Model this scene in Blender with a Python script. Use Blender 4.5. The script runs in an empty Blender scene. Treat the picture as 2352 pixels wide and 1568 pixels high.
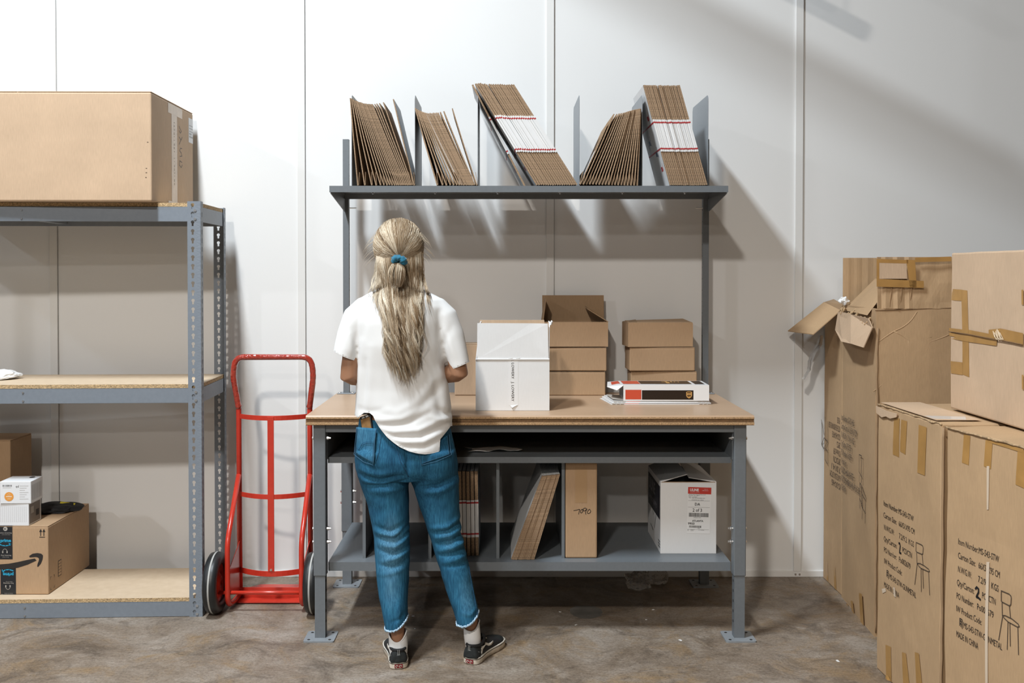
import bpy, bmesh, math, random
from mathutils import Vector, Matrix, noise
R = random.Random(7)
rad = math.radians
SC = bpy.context.scene
COL = SC.collection

# ------------------------------------------------------------------ camera
F_PX, VX, HZ, EYE, PITCH = 2400.0, 1155.0, 628.0, 1.51, rad(1.0)
CYP = HZ + F_PX * math.tan(PITCH)
cam = bpy.data.objects.new('camera', bpy.data.cameras.new('camera'))
COL.objects.link(cam)
cam.data.sensor_width = 36.0
cam.data.lens = 36.0 * F_PX / 2352.0
cam.data.shift_x = (1176.0 - VX) / 2352.0
cam.data.shift_y = -(784.0 - CYP) / 2352.0
cam.location = (0, 0, EYE)
cam.rotation_euler = (math.pi / 2 - PITCH, 0, 0)
cam.data.clip_start = 0.05
SC.camera = cam

def at(px, py, Y):
    """the point at depth Y that is seen at pixel (px, py) of the photograph (a survey of the place)"""
    a = (px - VX) / F_PX
    b = (CYP - py) / F_PX
    d = Vector((a, math.cos(PITCH) + b * math.sin(PITCH), -math.sin(PITCH) + b * math.cos(PITCH)))
    d *= Y / d.y
    return Vector((d.x, Y, d.z + EYE))
def atx(px, Y): return at(px, HZ, Y).x
def atz(py, Y): return at(VX, py, Y).z

# ------------------------------------------------------------------ light and exposure
SC.view_settings.view_transform = 'Standard'
SC.view_settings.look = 'None'
SC.view_settings.exposure = 0.0
SC.view_settings.gamma = 1.0
SC.view_settings.use_curve_mapping = False
SC.cycles.diffuse_bounces = 2
world = bpy.data.worlds.new('room_ambience')
SC.world = world
world.use_nodes = True
world.node_tree.nodes['Background'].inputs[0].default_value = (1.0, 0.95, 0.89, 1)
world.node_tree.nodes['Background'].inputs[1].default_value = 0.01

def area_light(name, loc, sx, sy, power, col):
    l = bpy.data.lights.new(name, 'AREA')
    l.shape = 'RECTANGLE'; l.size = sx; l.size_y = sy
    l.energy = power; l.color = col
    o = bpy.data.objects.new(name, l); COL.objects.link(o)
    o.location = loc
    return o
# row of high-bay strips along the ceiling, last one added to brighten the right: x, y, z, length, power, colour
LAMPS = [(-1.7, 2.45, 5.70, 1.25, 380, (0.85, 0.935, 1.0)), (-1.7, -3.1, 5.70, 0.6, 470, (1.0, 0.935, 0.85)),
         (-1.7, -8.9, 5.70, 0.6, 320, (1.0, 0.95, 0.88)), (-1.7, -14.7, 5.70, 0.6, 280, (1.0, 0.95, 0.88)), (-8.2, 2.45, 5.70, 1.25, 110, (0.74, 0.87, 1.0)), (-8.2, -3.1, 5.70, 0.6, 260, (0.96, 0.97, 1.0))]
for i, (x, y, z, ln, p, c) in enumerate(LAMPS):
    area_light('lamp_light', (x, y, z), 0.34, ln, p, c)

# ------------------------------------------------------------------ small helpers
def tag(o, label=None, cat=None, group=None, kind=None):
    if label: o['label'] = label
    if cat: o['category'] = cat
    if group: o['group'] = group
    if kind: o['kind'] = kind
    return o
def thing(name, label, cat, loc=(0, 0, 0), rz=0, group=None):
    o = bpy.data.objects.new(name, None); COL.objects.link(o)
    o.empty_display_size = 0.05
    o.location = loc; o.rotation_euler = (0, 0, rz)
    return tag(o, label, cat, group)
def copy_tree(o, parent=None):
    c = o.copy(); COL.objects.link(c)
    if parent: c.parent = parent
    for ch in list(o.children): copy_tree(ch, c)
    return c

def frame_of(d, up=Vector((0, 0, 1))):
    d = d.normalized()
    s = d.cross(up)
    if s.length < 1e-4: s = d.cross(Vector((0, 1, 0)))
    s.normalize()
    return s, s.cross(d).normalized()
def round_path(pts, r, n=6):
    pts = [Vector(p) for p in pts]
    out = [pts[0]]
    for i in range(1, len(pts) - 1):
        a, b, c = pts[i - 1], pts[i], pts[i + 1]
        u, v = (a - b), (c - b)
        q = min(r, u.length * 0.48, v.length * 0.48)
        p0, p2 = b + u.normalized() * q, b + v.normalized() * q
        for k in range(n + 1):
            t = k / n
            out.append(p0 * (1 - t) ** 2 + b * 2 * t * (1 - t) + p2 * t * t)
    out.append(pts[-1])
    return out

class MB:
    """collects faces for ONE mesh object"""
    def __init__(s): s.v = []; s.f = []; s.m = []
    def add(s, vs, fs, mi=0):
        o = len(s.v); s.v += [Vector(p) for p in vs]
        for f in fs: s.f.append([i + o for i in f]); s.m.append(mi)
        return s
    def box(s, lo, hi, mi=0, T=None):
        (a, b, c), (d, e, f) = lo, hi
        vs = [Vector(p) for p in ((a,b,c),(d,b,c),(d,e,c),(a,e,c),(a,b,f),(d,b,f),(d,e,f),(a,e,f))]
        if T: vs = [T @ p for p in vs]
        return s.add(vs, [(3,2,1,0),(4,5,6,7),(0,1,5,4),(1,2,6,5),(2,3,7,6),(3,0,4,7)], mi)
    def quad(s, a, b, c, d, mi=0): return s.add([a, b, c, d], [(0, 1, 2, 3)], mi)
    def slab(s, pts, n, mi=0):
        """a flat polygon PTS given the thickness vector N"""
        pts = [Vector(p) for p in pts]; n = Vector(n); k = len(pts)
        fs = [tuple(range(k))[::-1], tuple(range(k, 2 * k))] + [(i, (i + 1) % k, k + (i + 1) % k, k + i) for i in range(k)]
        return s.add(pts + [p + n for p in pts], fs, mi)
    def tube(s, path, r, n=10, mi=0, caps=True, sq=1.0):
        path = [Vector(p) for p in path]; rows = []; up = Vector((0, 0, 1)); prev = None
        for i, p in enumerate(path):
            d = (path[min(i + 1, len(path) - 1)] - path[max(i - 1, 0)])
            if prev is None: a, b = frame_of(d)
            else:
                dn = d.normalized(); a = (prev - dn * prev.dot(dn)).normalized(); b = a.cross(dn)
            prev = a
            rr = r[i] if isinstance(r, (list, tuple)) else r
            rows.append([p + (a * math.cos(2*math.pi*k/n) + b * math.sin(2*math.pi*k/n) * sq) * rr for k in range(n)])
        return s.loft(rows, mi, caps)
    def loft(s, rows, mi=0, caps=True, closed=True):
        n = len(rows[0]); o = len(s.v)
        for r in rows: s.v += [Vector(p) for p in r]
        for i in range(len(rows) - 1):
            for k in range(n if closed else n - 1):
                k2 = (k + 1) % n
                s.f.append([o+i*n+k, o+i*n+k2, o+(i+1)*n+k2, o+(i+1)*n+k]); s.m.append(mi)
        if caps and closed:
            s.f.append([o + k for k in range(n)][::-1]); s.m.append(mi)
            e = o + (len(rows) - 1) * n
            s.f.append([e + k for k in range(n)]); s.m.append(mi)
        return s
    def disc(s, c, axis, r, h, n=16, mi=0):
        c = Vector(c); axis = Vector(axis).normalized()
        return s.tube([c - axis * h / 2, c + axis * h / 2], r, n, mi)
    def lathe(s, c, axis, prof, n=28, mi=0):
        """PROF: list of (radius, offset along axis), closed ring profile"""
        c = Vector(c); axis = Vector(axis).normalized(); a, b = frame_of(axis)
        rows = [[c + axis * h + (a*math.cos(2*math.pi*k/n) + b*math.sin(2*math.pi*k/n)) * r for k in range(n)] for r, h in prof]
        rows.append(rows[0])
        return s.loft(rows, mi, caps=False)
    def text(s, txt, P, right, up, size, mi=0, sx=1.0, align='LEFT', weight=0.0, line=1.0, lift=0.0006):
        right = Vector(right).normalized(); up = Vector(up).normalized(); n = right.cross(up); P = Vector(P) + n * lift
        cu = bpy.data.curves.new('t', 'FONT')
        cu.body = txt; cu.size = size; cu.align_x = align; cu.offset = weight; cu.space_line = line; cu.resolution_u = 2
        o = bpy.data.objects.new('t', cu); me = o.to_mesh()
        s.add([P + right * v.co.x * sx + up * v.co.y for v in me.vertices], [list(p.vertices) for p in me.polygons], mi)
        o.to_mesh_clear(); bpy.data.objects.remove(o); bpy.data.curves.remove(cu)
        return s
    def stroke(s, pts, right, up, P, w, mi=0, lift=0.0007):
        """a flat pen line through the 2-D points PTS on the plane (P, right, up)"""
        right = Vector(right).normalized(); up = Vector(up).normalized(); n = right.cross(up); P = Vector(P) + n * lift
        for i in range(len(pts) - 1):
            a, b = Vector(pts[i]), Vector(pts[i + 1])
            if (b - a).length < 1e-6: continue
            d = (b - a).normalized(); q = Vector((-d.y, d.x)) * w / 2; a = a - d * w * .3; b = b + d * w * .3
            W = lambda t: P + right * t.x + up * t.y
            s.quad(W(a - q), W(b - q), W(b + q), W(a + q), mi)
        return s
    def rect(s, P, right, up, w, h, mi=0, lift=0.0006):
        right = Vector(right).normalized(); up = Vector(up).normalized(); P = Vector(P) + right.cross(up) * lift
        return s.quad(P, P + right * w, P + right * w + up * h, P + up * h, mi)
    def build(s, name, mats, parent=None, bevel=0, smooth=False, seg=2, loc=None):
        me = bpy.data.meshes.new(name)
        me.from_pydata([tuple(v) for v in s.v], [], s.f)
        if not isinstance(mats, (list, tuple)): mats = [mats]
        for m in mats: me.materials.append(m)
        me.polygons.foreach_set('material_index', s.m)
        if smooth: me.polygons.foreach_set('use_smooth', [True] * len(s.f))
        me.update()
        o = bpy.data.objects.new(name, me); COL.objects.link(o)
        if parent: o.parent = parent
        if loc: o.location = loc
        if bevel:
            b = o.modifiers.new('bevel', 'BEVEL'); b.width = bevel; b.segments = seg; b.limit_method = 'ANGLE'; b.angle_limit = rad(40)
        if smooth == 'auto':
            pass
        return o
def sharp(o, deg=35):
    o.data.polygons.foreach_set('use_smooth', [True] * len(o.data.polygons)); o.data.set_sharp_from_angle(angle=rad(deg)); return o
def fix_normals(o):
    bm = bmesh.new(); bm.from_mesh(o.data); bmesh.ops.recalc_face_normals(bm, faces=bm.faces); bm.to_mesh(o.data); bm.free(); return o

# ------------------------------------------------------------------ materials (all procedural)
MT = {}
def new_mat(name):
    m = bpy.data.materials.new(name); m.use_nodes = True
    return m, m.node_tree.nodes, m.node_tree.links, m.node_tree.nodes['Principled BSDF']
def plain(name, col, rough=0.5, metal=0.0, var=0.0, scale=20.0, stretch=(1,1,1), bump=0.0, bscale=60.0, spec=0.5, sheen=0.0):
    m, N, L, P = new_mat(name)
    P.inputs['Base Color'].default_value = (*col, 1); P.inputs['Roughness'].default_value = rough
    P.inputs['Metallic'].default_value = metal; P.inputs['Specular IOR Level'].default_value = spec
    if sheen: P.inputs['Sheen Weight'].default_value = sheen
    tc = N.new('ShaderNodeTexCoord'); mp = N.new('ShaderNodeMapping'); mp.inputs['Scale'].default_value = stretch
    L.new(tc.outputs['Object'], mp.inputs['Vector'])
    if var:
        nz = N.new('ShaderNodeTexNoise'); nz.inputs['Scale'].default_value = scale; nz.inputs['Detail'].default_value = 6
        L.new(mp.outputs[0], nz.inputs['Vector'])
        rp = N.new('ShaderNodeValToRGB')
        rp.color_ramp.elements[0].position = 0.3; rp.color_ramp.elements[1].position = 0.7
        rp.color_ramp.elements[0].color = (*[max(0, c * (1 - var)) for c in col], 1)
        rp.color_ramp.elements[1].color = (*[min(1, c * (1 + var)) for c in col], 1)
        L.new(nz.outputs['Fac'], rp.inputs[0]); L.new(rp.outputs[0], P.inputs['Base Color'])
    if bump:
        nb = N.new('ShaderNodeTexNoise'); nb.inputs['Scale'].default_value = bscale; nb.inputs['Detail'].default_value = 4
        L.new(mp.outputs[0], nb.inputs['Vector'])
        bp = N.new('ShaderNodeBump'); bp.inputs['Strength'].default_value = bump; bp.inputs['Distance'].default_value = 0.004
        L.new(nb.outputs['Fac'], bp.inputs['Height']); L.new(bp.outputs[0], P.inputs['Normal'])
    MT[name] = m
    return m
def mix_rgb(N, L, fac, a, b, blend='MIX'):
    n = N.new('ShaderNodeMix'); n.data_type = 'RGBA'; n.blend_type = blend
    for i, x in ((0, fac), (6, a), (7, b)):
        if hasattr(x, 'links'): L.new(x, n.inputs[i])
        elif isinstance(x, (int, float)): n.inputs[i].default_value = x
        else: n.inputs[i].default_value = (*x, 1)
    return n.outputs[2]
def cardboard(name, col, flute=1.0, streak=1.0):
    m, N, L, P = new_mat(name)
    P.inputs['Roughness'].default_value = 0.72; P.inputs['Specular IOR Level'].default_value = 0.25
    tc = N.new('ShaderNodeTexCoord')
    n1 = N.new('ShaderNodeTexNoise'); n1.inputs['Scale'].default_value = 5; n1.inputs['Detail'].default_value = 8
    n2 = N.new('ShaderNodeTexNoise'); n2.inputs['Scale'].default_value = 260; n2.inputs['Detail'].default_value = 3
    mp = N.new('ShaderNodeMapping'); mp.inputs['Scale'].default_value = (1, 1, 0.12)
    L.new(tc.outputs['Object'], mp.inputs[0]); L.new(tc.outputs['Object'], n1.inputs[0]); L.new(mp.outputs[0], n2.inputs[0])
    c1 = mix_rgb(N, L, n1.outputs['Fac'], [c * (1 - .14 * streak) for c in col], [min(1, c * (1 + .14 * streak)) for c in col])
    c2 = mix_rgb(N, L, n2.outputs['Fac'], [1 - .14 * streak] * 3, [1 + .12 * streak] * 3)
    out = mix_rgb(N, L, 1.0, c1, c2, 'MULTIPLY')
    L.new(out, P.inputs['Base Color'])
    w = N.new('ShaderNodeTexWave'); w.inputs['Scale'].default_value = 48 * flute; w.inputs['Distortion'].default_value = 0.6
    w.bands_direction = 'X'
    sp = N.new('ShaderNodeSeparateXYZ'); ad = N.new('ShaderNodeMath'); ad.operation = 'ADD'; cb = N.new('ShaderNodeCombineXYZ')
    L.new(tc.outputs['Object'], sp.inputs[0]); L.new(sp.outputs[0], ad.inputs[0]); L.new(sp.outputs[1], ad.inputs[1]); L.new(ad.outputs[0], cb.inputs[0])
    L.new(cb.outputs[0], w.inputs[0])
    b1 = N.new('ShaderNodeBump'); b1.inputs['Strength'].default_value = 0.045 * streak; b1.inputs['Distance'].default_value = 0.002
    L.new(w.outputs['Fac'], b1.inputs['Height'])
    b2 = N.new('ShaderNodeBump'); b2.inputs['Strength'].default_value = 0.25; b2.inputs['Distance'].default_value = 0.012
    L.new(n1.outputs['Fac'], b2.inputs['Height']); L.new(b1.outputs[0], b2.inputs['Normal']); L.new(b2.outputs[0], P.inputs['Normal'])
    MT[name] = m
    return m
KRAFT = cardboard('kraft_cardboard', (0.47, 0.31, 0.185))
KRAFT_W = cardboard('warm_cardboard', (0.49, 0.325, 0.185))
KRAFT_L = cardboard('light_cardboard', (0.58, 0.415, 0.28))
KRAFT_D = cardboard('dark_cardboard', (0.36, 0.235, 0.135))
EDGE = plain('corrugated_edge', (0.35, 0.235, 0.145), 0.9, var=0.45, scale=330, stretch=(1, 1, 0.5), bump=0.6, bscale=300)
WHITEBOX = cardboard('white_cardboard', (0.80, 0.80, 0.80), streak=.25)
STEEL = plain('grey_painted_steel', (0.155, 0.172, 0.188), 0.42, var=0.04, scale=80, bump=0.03, bscale=400)
STEEL_L = plain('light_grey_painted_steel', (0.25, 0.27, 0.29), 0.40, var=0.04, scale=80, bump=0.03, bscale=400)
ZINC = plain('zinc', (0.72, 0.72, 0.72), 0.3, metal=1.0)
INK = plain('black_ink', (0.022, 0.018, 0.016), 0.6)
FADED = plain('faded_brown_ink', (0.075, 0.05, 0.032), 0.7)
MARKER = plain('marker_ink', (0.012, 0.012, 0.014), 0.5)
TAPE = plain('brown_packing_tape', (0.43, 0.235, 0.075), 0.28, var=0.12, scale=14)
TAPE_CL = plain('clear_packing_tape', (0.62, 0.47, 0.33), 0.2, var=0.06, scale=30)
PAPER = plain('white_paper', (0.82, 0.82, 0.82), 0.6)
RED = plain('red_paint', (0.56, 0.040, 0.022), 0.26, var=0.06, scale=30)
RED_INK = plain('red_ink', (0.42, 0.018, 0.022), 0.6)
RUBBER = plain('black_rubber', (0.016, 0.017, 0.018), 0.42, bump=0.1, bscale=90)
LIGHT_RUB = plain('pale_rubber', (0.42, 0.42, 0.40), 0.6)
# ------------------------------------------------------------------ the room
WALL_Y = 5.185
def struct(o): o['kind'] = 'structure'; return o
m, N, L, P = new_mat('white_wall_panel')
P.inputs['Base Color'].default_value = (0.80, 0.80, 0.795, 1); P.inputs['Roughness'].default_value = 0.55; P.inputs['Specular IOR Level'].default_value = 0.3
tc = N.new('ShaderNodeTexCoord'); nz = N.new('ShaderNodeTexNoise'); nz.inputs['Scale'].default_value = 220
bp = N.new('ShaderNodeBump'); bp.inputs['Strength'].default_value = 0.06; bp.inputs['Distance'].default_value = 0.002
L.new(tc.outputs['Object'], nz.inputs[0]); L.new(nz.outputs['Fac'], bp.inputs['Height']); L.new(bp.outputs[0], P.inputs['Normal'])
WALL = m
TRIM = plain('white_trim', (0.76, 0.755, 0.74), 0.45, spec=0.4)
SEAM = plain('grey_seam', (0.36, 0.36, 0.36), 0.8)

m, N, L, P = new_mat('stained_concrete')
tc = N.new('ShaderNodeTexCoord')
def nt(scale, detail=8, vec=None, dist=0.0, rough=0.6):
    n = N.new('ShaderNodeTexNoise'); n.inputs['Scale'].default_value = scale; n.inputs['Detail'].default_value = detail
    n.inputs['Distortion'].default_value = dist; n.inputs['Roughness'].default_value = rough
    L.new(vec or tc.outputs['Object'], n.inputs[0]); return n.outputs['Fac']
def ramp(fac, stops):
    r = N.new('ShaderNodeValToRGB'); e = r.color_ramp.elements
    while len(e) < len(stops): e.new(0.5)
    for i, (p, c) in enumerate(stops): e[i].position = p; e[i].color = (*c, 1)
    L.new(fac, r.inputs[0]); return r.outputs[0]
base = ramp(nt(2.6, 12, dist=0.7, rough=.72), [(0.28, (0.130, 0.090, 0.058)), (0.46, (0.235, 0.185, 0.140)), (0.58, (0.310, 0.260, 0.212)), (0.74, (0.400, 0.355, 0.315))])
rust = ramp(nt(3.7, 10, dist=1.2, rough=.72), [(0.50, (0, 0, 0)), (0.66, (0.8, 0.8, 0.8))])
base = mix_rgb(N, L, rust, base, (0.27, 0.180, 0.095))
dark = ramp(nt(4.2, 12, dist=1.0, rough=0.74), [(0.50, (0, 0, 0)), (0.66, (0.9, 0.9, 0.9))])
base = mix_rgb(N, L, dark, base, (0.105, 0.080, 0.060))
mp = N.new('ShaderNodeMapping'); mp.inputs['Scale'].default_value = (8, 30, 1); mp.inputs['Rotation'].default_value = (0, 0, 0.12)
L.new(tc.outputs['Object'], mp.inputs[0])
scr = ramp(nt(2.6, 9, mp.outputs[0], rough=0.75), [(0.36, (0.84, 0.83, 0.82)), (0.52, (1, 1, 1)), (0.70, (1.20, 1.20, 1.20))])
base = mix_rgb(N, L, 1.0, base, scr, 'MULTIPLY')
spk = ramp(nt(60, 6, rough=.7), [(0.62, (0, 0, 0)), (0.74, (0.5, 0.5, 0.5))])
base = mix_rgb(N, L, spk, base, (0.50, 0.46, 0.42))
gr = ramp(nt(95, 6, rough=.8), [(0.32, (0.55, 0.52, 0.50)), (0.50, (1, 1, 1)), (0.68, (1.18, 1.18, 1.18))])
base = mix_rgb(N, L, 1.0, base, gr, 'MULTIPLY')
L.new(base, P.inputs['Base Color'])
rr = ramp(nt(3.0, 6), [(0.3, (0.34, 0.34, 0.34)), (0.7, (0.62, 0.62, 0.62))]); L.new(rr, P.inputs['Roughness'])
P.inputs['Specular IOR Level'].default_value = 0.4
bp = N.new('ShaderNodeBump'); bp.inputs['Strength'].default_value = 0.18; bp.inputs['Distance'].default_value = 0.004
L.new(nt(9, 9, rough=0.7), bp.inputs['Height']); L.new(bp.outputs[0], P.inputs['Normal'])
FLOOR = m

struct(MB().box((-9, -16, -0.1), (9, WALL_Y + 0.2, 0)).build('floor', FLOOR))
struct(MB().box((-9, WALL_Y, 0), (9, WALL_Y + 0.12, 6.3)).build('wall_back', WALL))
struct(MB().box((-9, -16, 6.3), (9, WALL_Y + 0.2, 6.4)).build('ceiling', plain('dark_roof_deck', (.10, .10, .10), .8)))
TRIMX = [atx(p, WALL_Y) for p in (-446, 124.5, 693.5, 1263.5, 1833.5, 2403)]
for i, x in enumerate(TRIMX):
    w = 0.0185
    b = MB().box((x - w, WALL_Y - 0.010, 0.028), (x + w, WALL_Y + 0.002, 6.29))
    b.box((x + w, WALL_Y - 0.0035, 0.028), (x + w + 0.0022, WALL_Y + 0.002, 6.29), 1)
    o = struct(b.build('trim_%d' % (i + 1), [TRIM, SEAM], bevel=0.002))
    s = MB()
    for dx in (-0.010, 0.010): s.disc((x + dx, WALL_Y - 0.013, 0.016), (0, 1, 0), 0.0042, 0.005, 10)
    struct(s.build('baseboard_screw', ZINC, o))
struct(MB().box((-9, WALL_Y - 0.008, 0), (9, WALL_Y + 0.002, 0.031)).build('baseboard_back', TRIM, bevel=0.002))

# high-bay lamps along the ceiling; the last is an added fill
LAMP_WH = plain('lamp_housing', (0.7, 0.7, 0.7), 0.5)
m, N, L, P = new_mat('lamp_diffuser'); P.inputs['Emission Color'].default_value = (0.95, 0.98, 1, 1); P.inputs['Emission Strength'].default_value = 1.5
DIFF = m
for i, (x, y, z, ln, p, c) in enumerate(LAMPS):
    t = thing('ceiling_light', 'white high bay fixture hanging from the ceiling, above the room', 'ceiling light', (x, y, z + 0.02), 0, 'high bay fixtures along the ceiling')
    h = ln / 2
    MB().box((-0.2, -h - .05, 0.03), (0.2, h + .05, 0.10)).build('housing', LAMP_WH, t, bevel=0.01)
    MB().box((-0.17, -h, 0.012), (0.17, h, 0.03)).build('diffuser', DIFF, t)
    for yy in (-h * .8, h * .8): MB().tube([(0, yy, 0.10), (0, yy, 0.58)], 0.008, 8).build('hanger_rod', ZINC, t)
# sloping pipe near the back wall, its shadow falls across the wall at the right
pp = [Vector((-4.2, 4.37, 5.918)), Vector((-0.22, 4.37, 3.86)), Vector((1.45, 4.37, 2.997))]
t = MB(); t.tube([(-4.9, 4.37, 6.3)] + pp, 0.042, 12)
t.tube([(1.36, 4.37, 3.03), (1.36, 4.37, 6.3)], 0.008, 8)
struct(t.build('sloping_pipe', STEEL_L, smooth=True))
# ------------------------------------------------------------------ the packing table
CORE = plain('particle_board_edge', (0.46, 0.29, 0.15), 0.85, var=0.35, scale=170, bump=0.5, bscale=220)
EDGE_D = plain('board_joint', (0.20, 0.115, 0.055), 0.85, var=0.25, scale=120)
m, N, L, P = new_mat('tan_laminate')
P.inputs['Roughness'].default_value = 0.38
tc = N.new('ShaderNodeTexCoord'); n1 = N.new('ShaderNodeTexNoise'); n1.inputs['Scale'].default_value = 3.5; n1.inputs['Detail'].default_value = 9
mp = N.new('ShaderNodeMapping'); mp.inputs['Scale'].default_value = (4, 60, 60)
n2 = N.new('ShaderNodeTexNoise'); n2.inputs['Scale'].default_value = 6; n2.inputs['Detail'].default_value = 5
L.new(tc.outputs['Object'], n1.inputs[0]); L.new(tc.outputs['Object'], mp.inputs[0]); L.new(mp.outputs[0], n2.inputs[0])
c = mix_rgb(N, L, n1.outputs['Fac'], (0.42, 0.27, 0.165), (0.56, 0.39, 0.26))
c2 = mix_rgb(N, L, n2.outputs['Fac'], (0.93, 0.93, 0.93), (1.06, 1.06, 1.06))
L.new(mix_rgb(N, L, 1.0, c, c2, 'MULTIPLY'), P.inputs['Base Color'])
LAMIN = m

TX, TW, TY0, TY1, TZ = 0.111, 0.916, 4.257, 5.095, 0.930
table = thing('packing_table', 'long grey steel packing table with tan top and an overhead shelf of dividers', 'packing table', (TX, TY0, 0))
TD = TY1 - TY0
b = MB()
prof = [(0.000, -0.006, 0), (0.006, 0.0, 0), (TD, 0.0, 0), (TD, -0.040, 0), (0.004, -0.040, 1), (0, -0.037, 1), (0, -0.028, 1), (0.005, -0.0265, 2), (0.005, -0.0145, 2), (0, -0.013, 1)]
for sgn in (0,):
    n = len(prof); o = len(b.v)
    for x in (-TW, TW):
        b.v += [Vector((x, y, TZ + z)) for y, z, _ in prof]
    mats_ = [0, 0, 1, 1, 1, 1, 2, 2, 2, 1]
    for i in range(n):
        j = (i + 1) % n
        b.f.append([o+i, o+j, o+n+j, o+n+i]); b.m.append(mats_[i])
    b.f.append([o+i for i in range(n)]); b.m.append(1)
    b.f.append([o+n+i for i in range(n)][::-1]); b.m.append(1)
fix_normals(b.build('tabletop', [LAMIN, CORE, EDGE_D], table))
LT = 0.89
def leg(x, y, xs):
    l = MB().box((x - 0.0255, y - 0.0255, 0.262), (x + 0.0255, y + 0.0255, LT)).build('leg', STEEL, table, bevel=0.004)
    f = MB().box((x - 0.0215, y - 0.0215, 0.006), (x + 0.0215, y + 0.0215, 0.30))
    for k in range(5): f.disc((x - xs * 0.0216, y, 0.07 + 0.042 * k), (1, 0, 0), 0.006, 0.0012, 10, 1)
    f.build('leg_extension', [STEEL, INK], table)
    p = MB(); q = []
    for a in range(4):
        for k in range(5):
            t = math.pi / 2 * (a + k / 4); cx = 0.053 * (1 if a in (0, 3) else -1); cy = 0.053 * (1 if a in (0, 1) else -1)
            q.append((x + cx + 0.010 * math.cos(t), y + cy + 0.010 * math.sin(t), 0.0))
    p.slab(q, (0, 0, 0.006))
    for sx in (-1, 1):
        for sy in (-1, 1): p.disc((x + sx * 0.043, y + sy * 0.043, 0.0062), (0, 0, 1), 0.006, 0.0015, 10, 1)
    p.build('foot_plate', [STEEL_L, INK], table)
LEGS = [(-0.866, 0.055), (0.866, 0.055), (-0.866, 0.80), (0.866, 0.80)]
for (x, y) in LEGS: leg(x, y, 1 if x > 0 else -1)
def bolt(x, y, z):
    s = 1 if x > 0 else -1
    p = MB().tube([(x + s * u, y, z) for u in (-.043, -.0345, -.0345, -.026, -.026, .026, .026, .033)], [.0045, .0045, .0085, .0085, .0045, .0045, .0085, .007], 8)
    p.build('bolt', ZINC, table)
for x in (-0.866, 0.866):
    for z in (0.83, 0.455, 0.400): bolt(x, 0.055, z)
    for z in (0.455, 0.400): bolt(x, 0.80, z)
MB().box((-0.842, 0.036, 0.856), (0.842, 0.056, 0.890)).build('apron', STEEL, table, bevel=0.002)
for x in (-0.842, 0.838): MB().box((x, 0.056, 0.74), (x + 0.004, 0.80, 0.890)).build('side_panel', STEEL, table)
MB().box((-0.842, 0.80, 0.74), (0.842, 0.805, 0.890)).build('back_panel', STEEL, table)
def tray(name, z, y0, y1, x0, x1, lip, mt, mt2=None):
    p = MB().box((x0, y0, z - 0.002), (x1, y1, z)); p.box((x0, y0, z - lip), (x1, y0 + 0.002, z - 0.002))
    p.box((x0, y1 - 0.002, z - lip), (x1, y1, z - 0.002)); p.box((x0, y0 + 0.002, z - lip), (x0 + 0.002, y1 - 0.002, z - 0.002)); p.box((x1 - 0.002, y0 + 0.002, z - lip), (x1, y1 - 0.002, z - 0.002))
    return p.build(name, mt, table)
Z_US = atz(1049, 4.345); Z_LS = atz(1290, 4.345)
tray('document_shelf', Z_US, 0.085, 0.80, -0.84, 0.84, 0.025, STEEL)
tray('lower_shelf', Z_LS, 0.085, 0.78, -0.84, 0.84, 0.037, STEEL)
DIVX = [835, 986.5, 1143.5, 1294]
DIVW = [atx(p, 4.40) - TX for p in DIVX]
for x in DIVW:
    p = MB().box((x - 0.001, 0.145, Z_LS), (x + 0.001, 0.75, Z_US - 0.026)); p.box((x - 0.0065, 0.143, Z_LS), (x + 0.0065, 0.146, Z_US - 0.026))
    p.build('vertical_divider', STEEL, table)
# riser
PY = 5.045 - TY0
for x in (-0.866, 0.866):
    p = MB().box((x - 0.0145, PY - 0.0145, TZ + 0.004), (x + 0.0145, PY + 0.0145, atz(320, 5.04)))
    for k in range(20): p.disc((x - 0.0146 * (1 if x > 0 else -1), PY, TZ + 0.06 + 0.055 * k), (1, 0, 0), 0.0028, 0.001, 8, 1)
    p.build('riser_post', [STEEL, INK], table, bevel=0.003)
    p = MB().box((x - 0.042, PY - 0.034, TZ), (x + 0.042, PY + 0.034, TZ + 0.005))
    for sx in (-1, 1): p.disc((x + sx * 0.03, PY - 0.02, TZ + 0.006), (0, 0, 1), 0.007, 0.006, 10, 1)
    p.build('riser_base_plate', [STEEL_L, ZINC], table, bevel=0.002)
SHY0, SHY1 = 4.60 - TY0, 5.03 - TY0
SHX0, SHX1 = atx(757, 4.60) - TX, atx(1672, 4.60) - TX
Z_OS = atz(426.5, 4.60)
tray('overhead_shelf', Z_OS, SHY0, SHY1, SHX0, SHX1, 0.028, STEEL)
for k in range(6):
    x = SHX0 + 0.19 + k * 0.275
    MB().disc((x, SHY0 + 0.012, Z_OS - 0.030), (0, 0, 1), 0.004, 0.012, 8).disc((x, SHY0 + 0.012, Z_OS - 0.027), (0, 0, 1), 0.008, 0.004, 6).build('shelf_bolt', ZINC, table)
for sx, x in ((-1, SHX0 + 0.004), (1, SHX1 - 0.004)):
    zb = atz(487, 5.03)
    p = MB().slab([(x, SHY0 + 0.004, Z_OS - 0.028), (x, SHY1, Z_OS - 0.028), (x, SHY1, zb), (x, SHY1 - 0.02, zb), (x, SHY0 + 0.004, Z_OS - 0.034)], (-sx * 0.003, 0, 0))
    p.box((min(x, sx * 0.866 - sx * 0.014), SHY1 - 0.004, zb), (max(x, sx * 0.866 - sx * 0.014), SHY1, Z_OS - 0.028))
    p.build('shelf_bracket', STEEL, table)
    MB().disc((sx * 0.866 - sx * 0.03, PY - 0.01, zb + 0.02), (1, 0, 0), 0.003, 0.04, 8).build('bracket_pin', ZINC, table)
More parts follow.
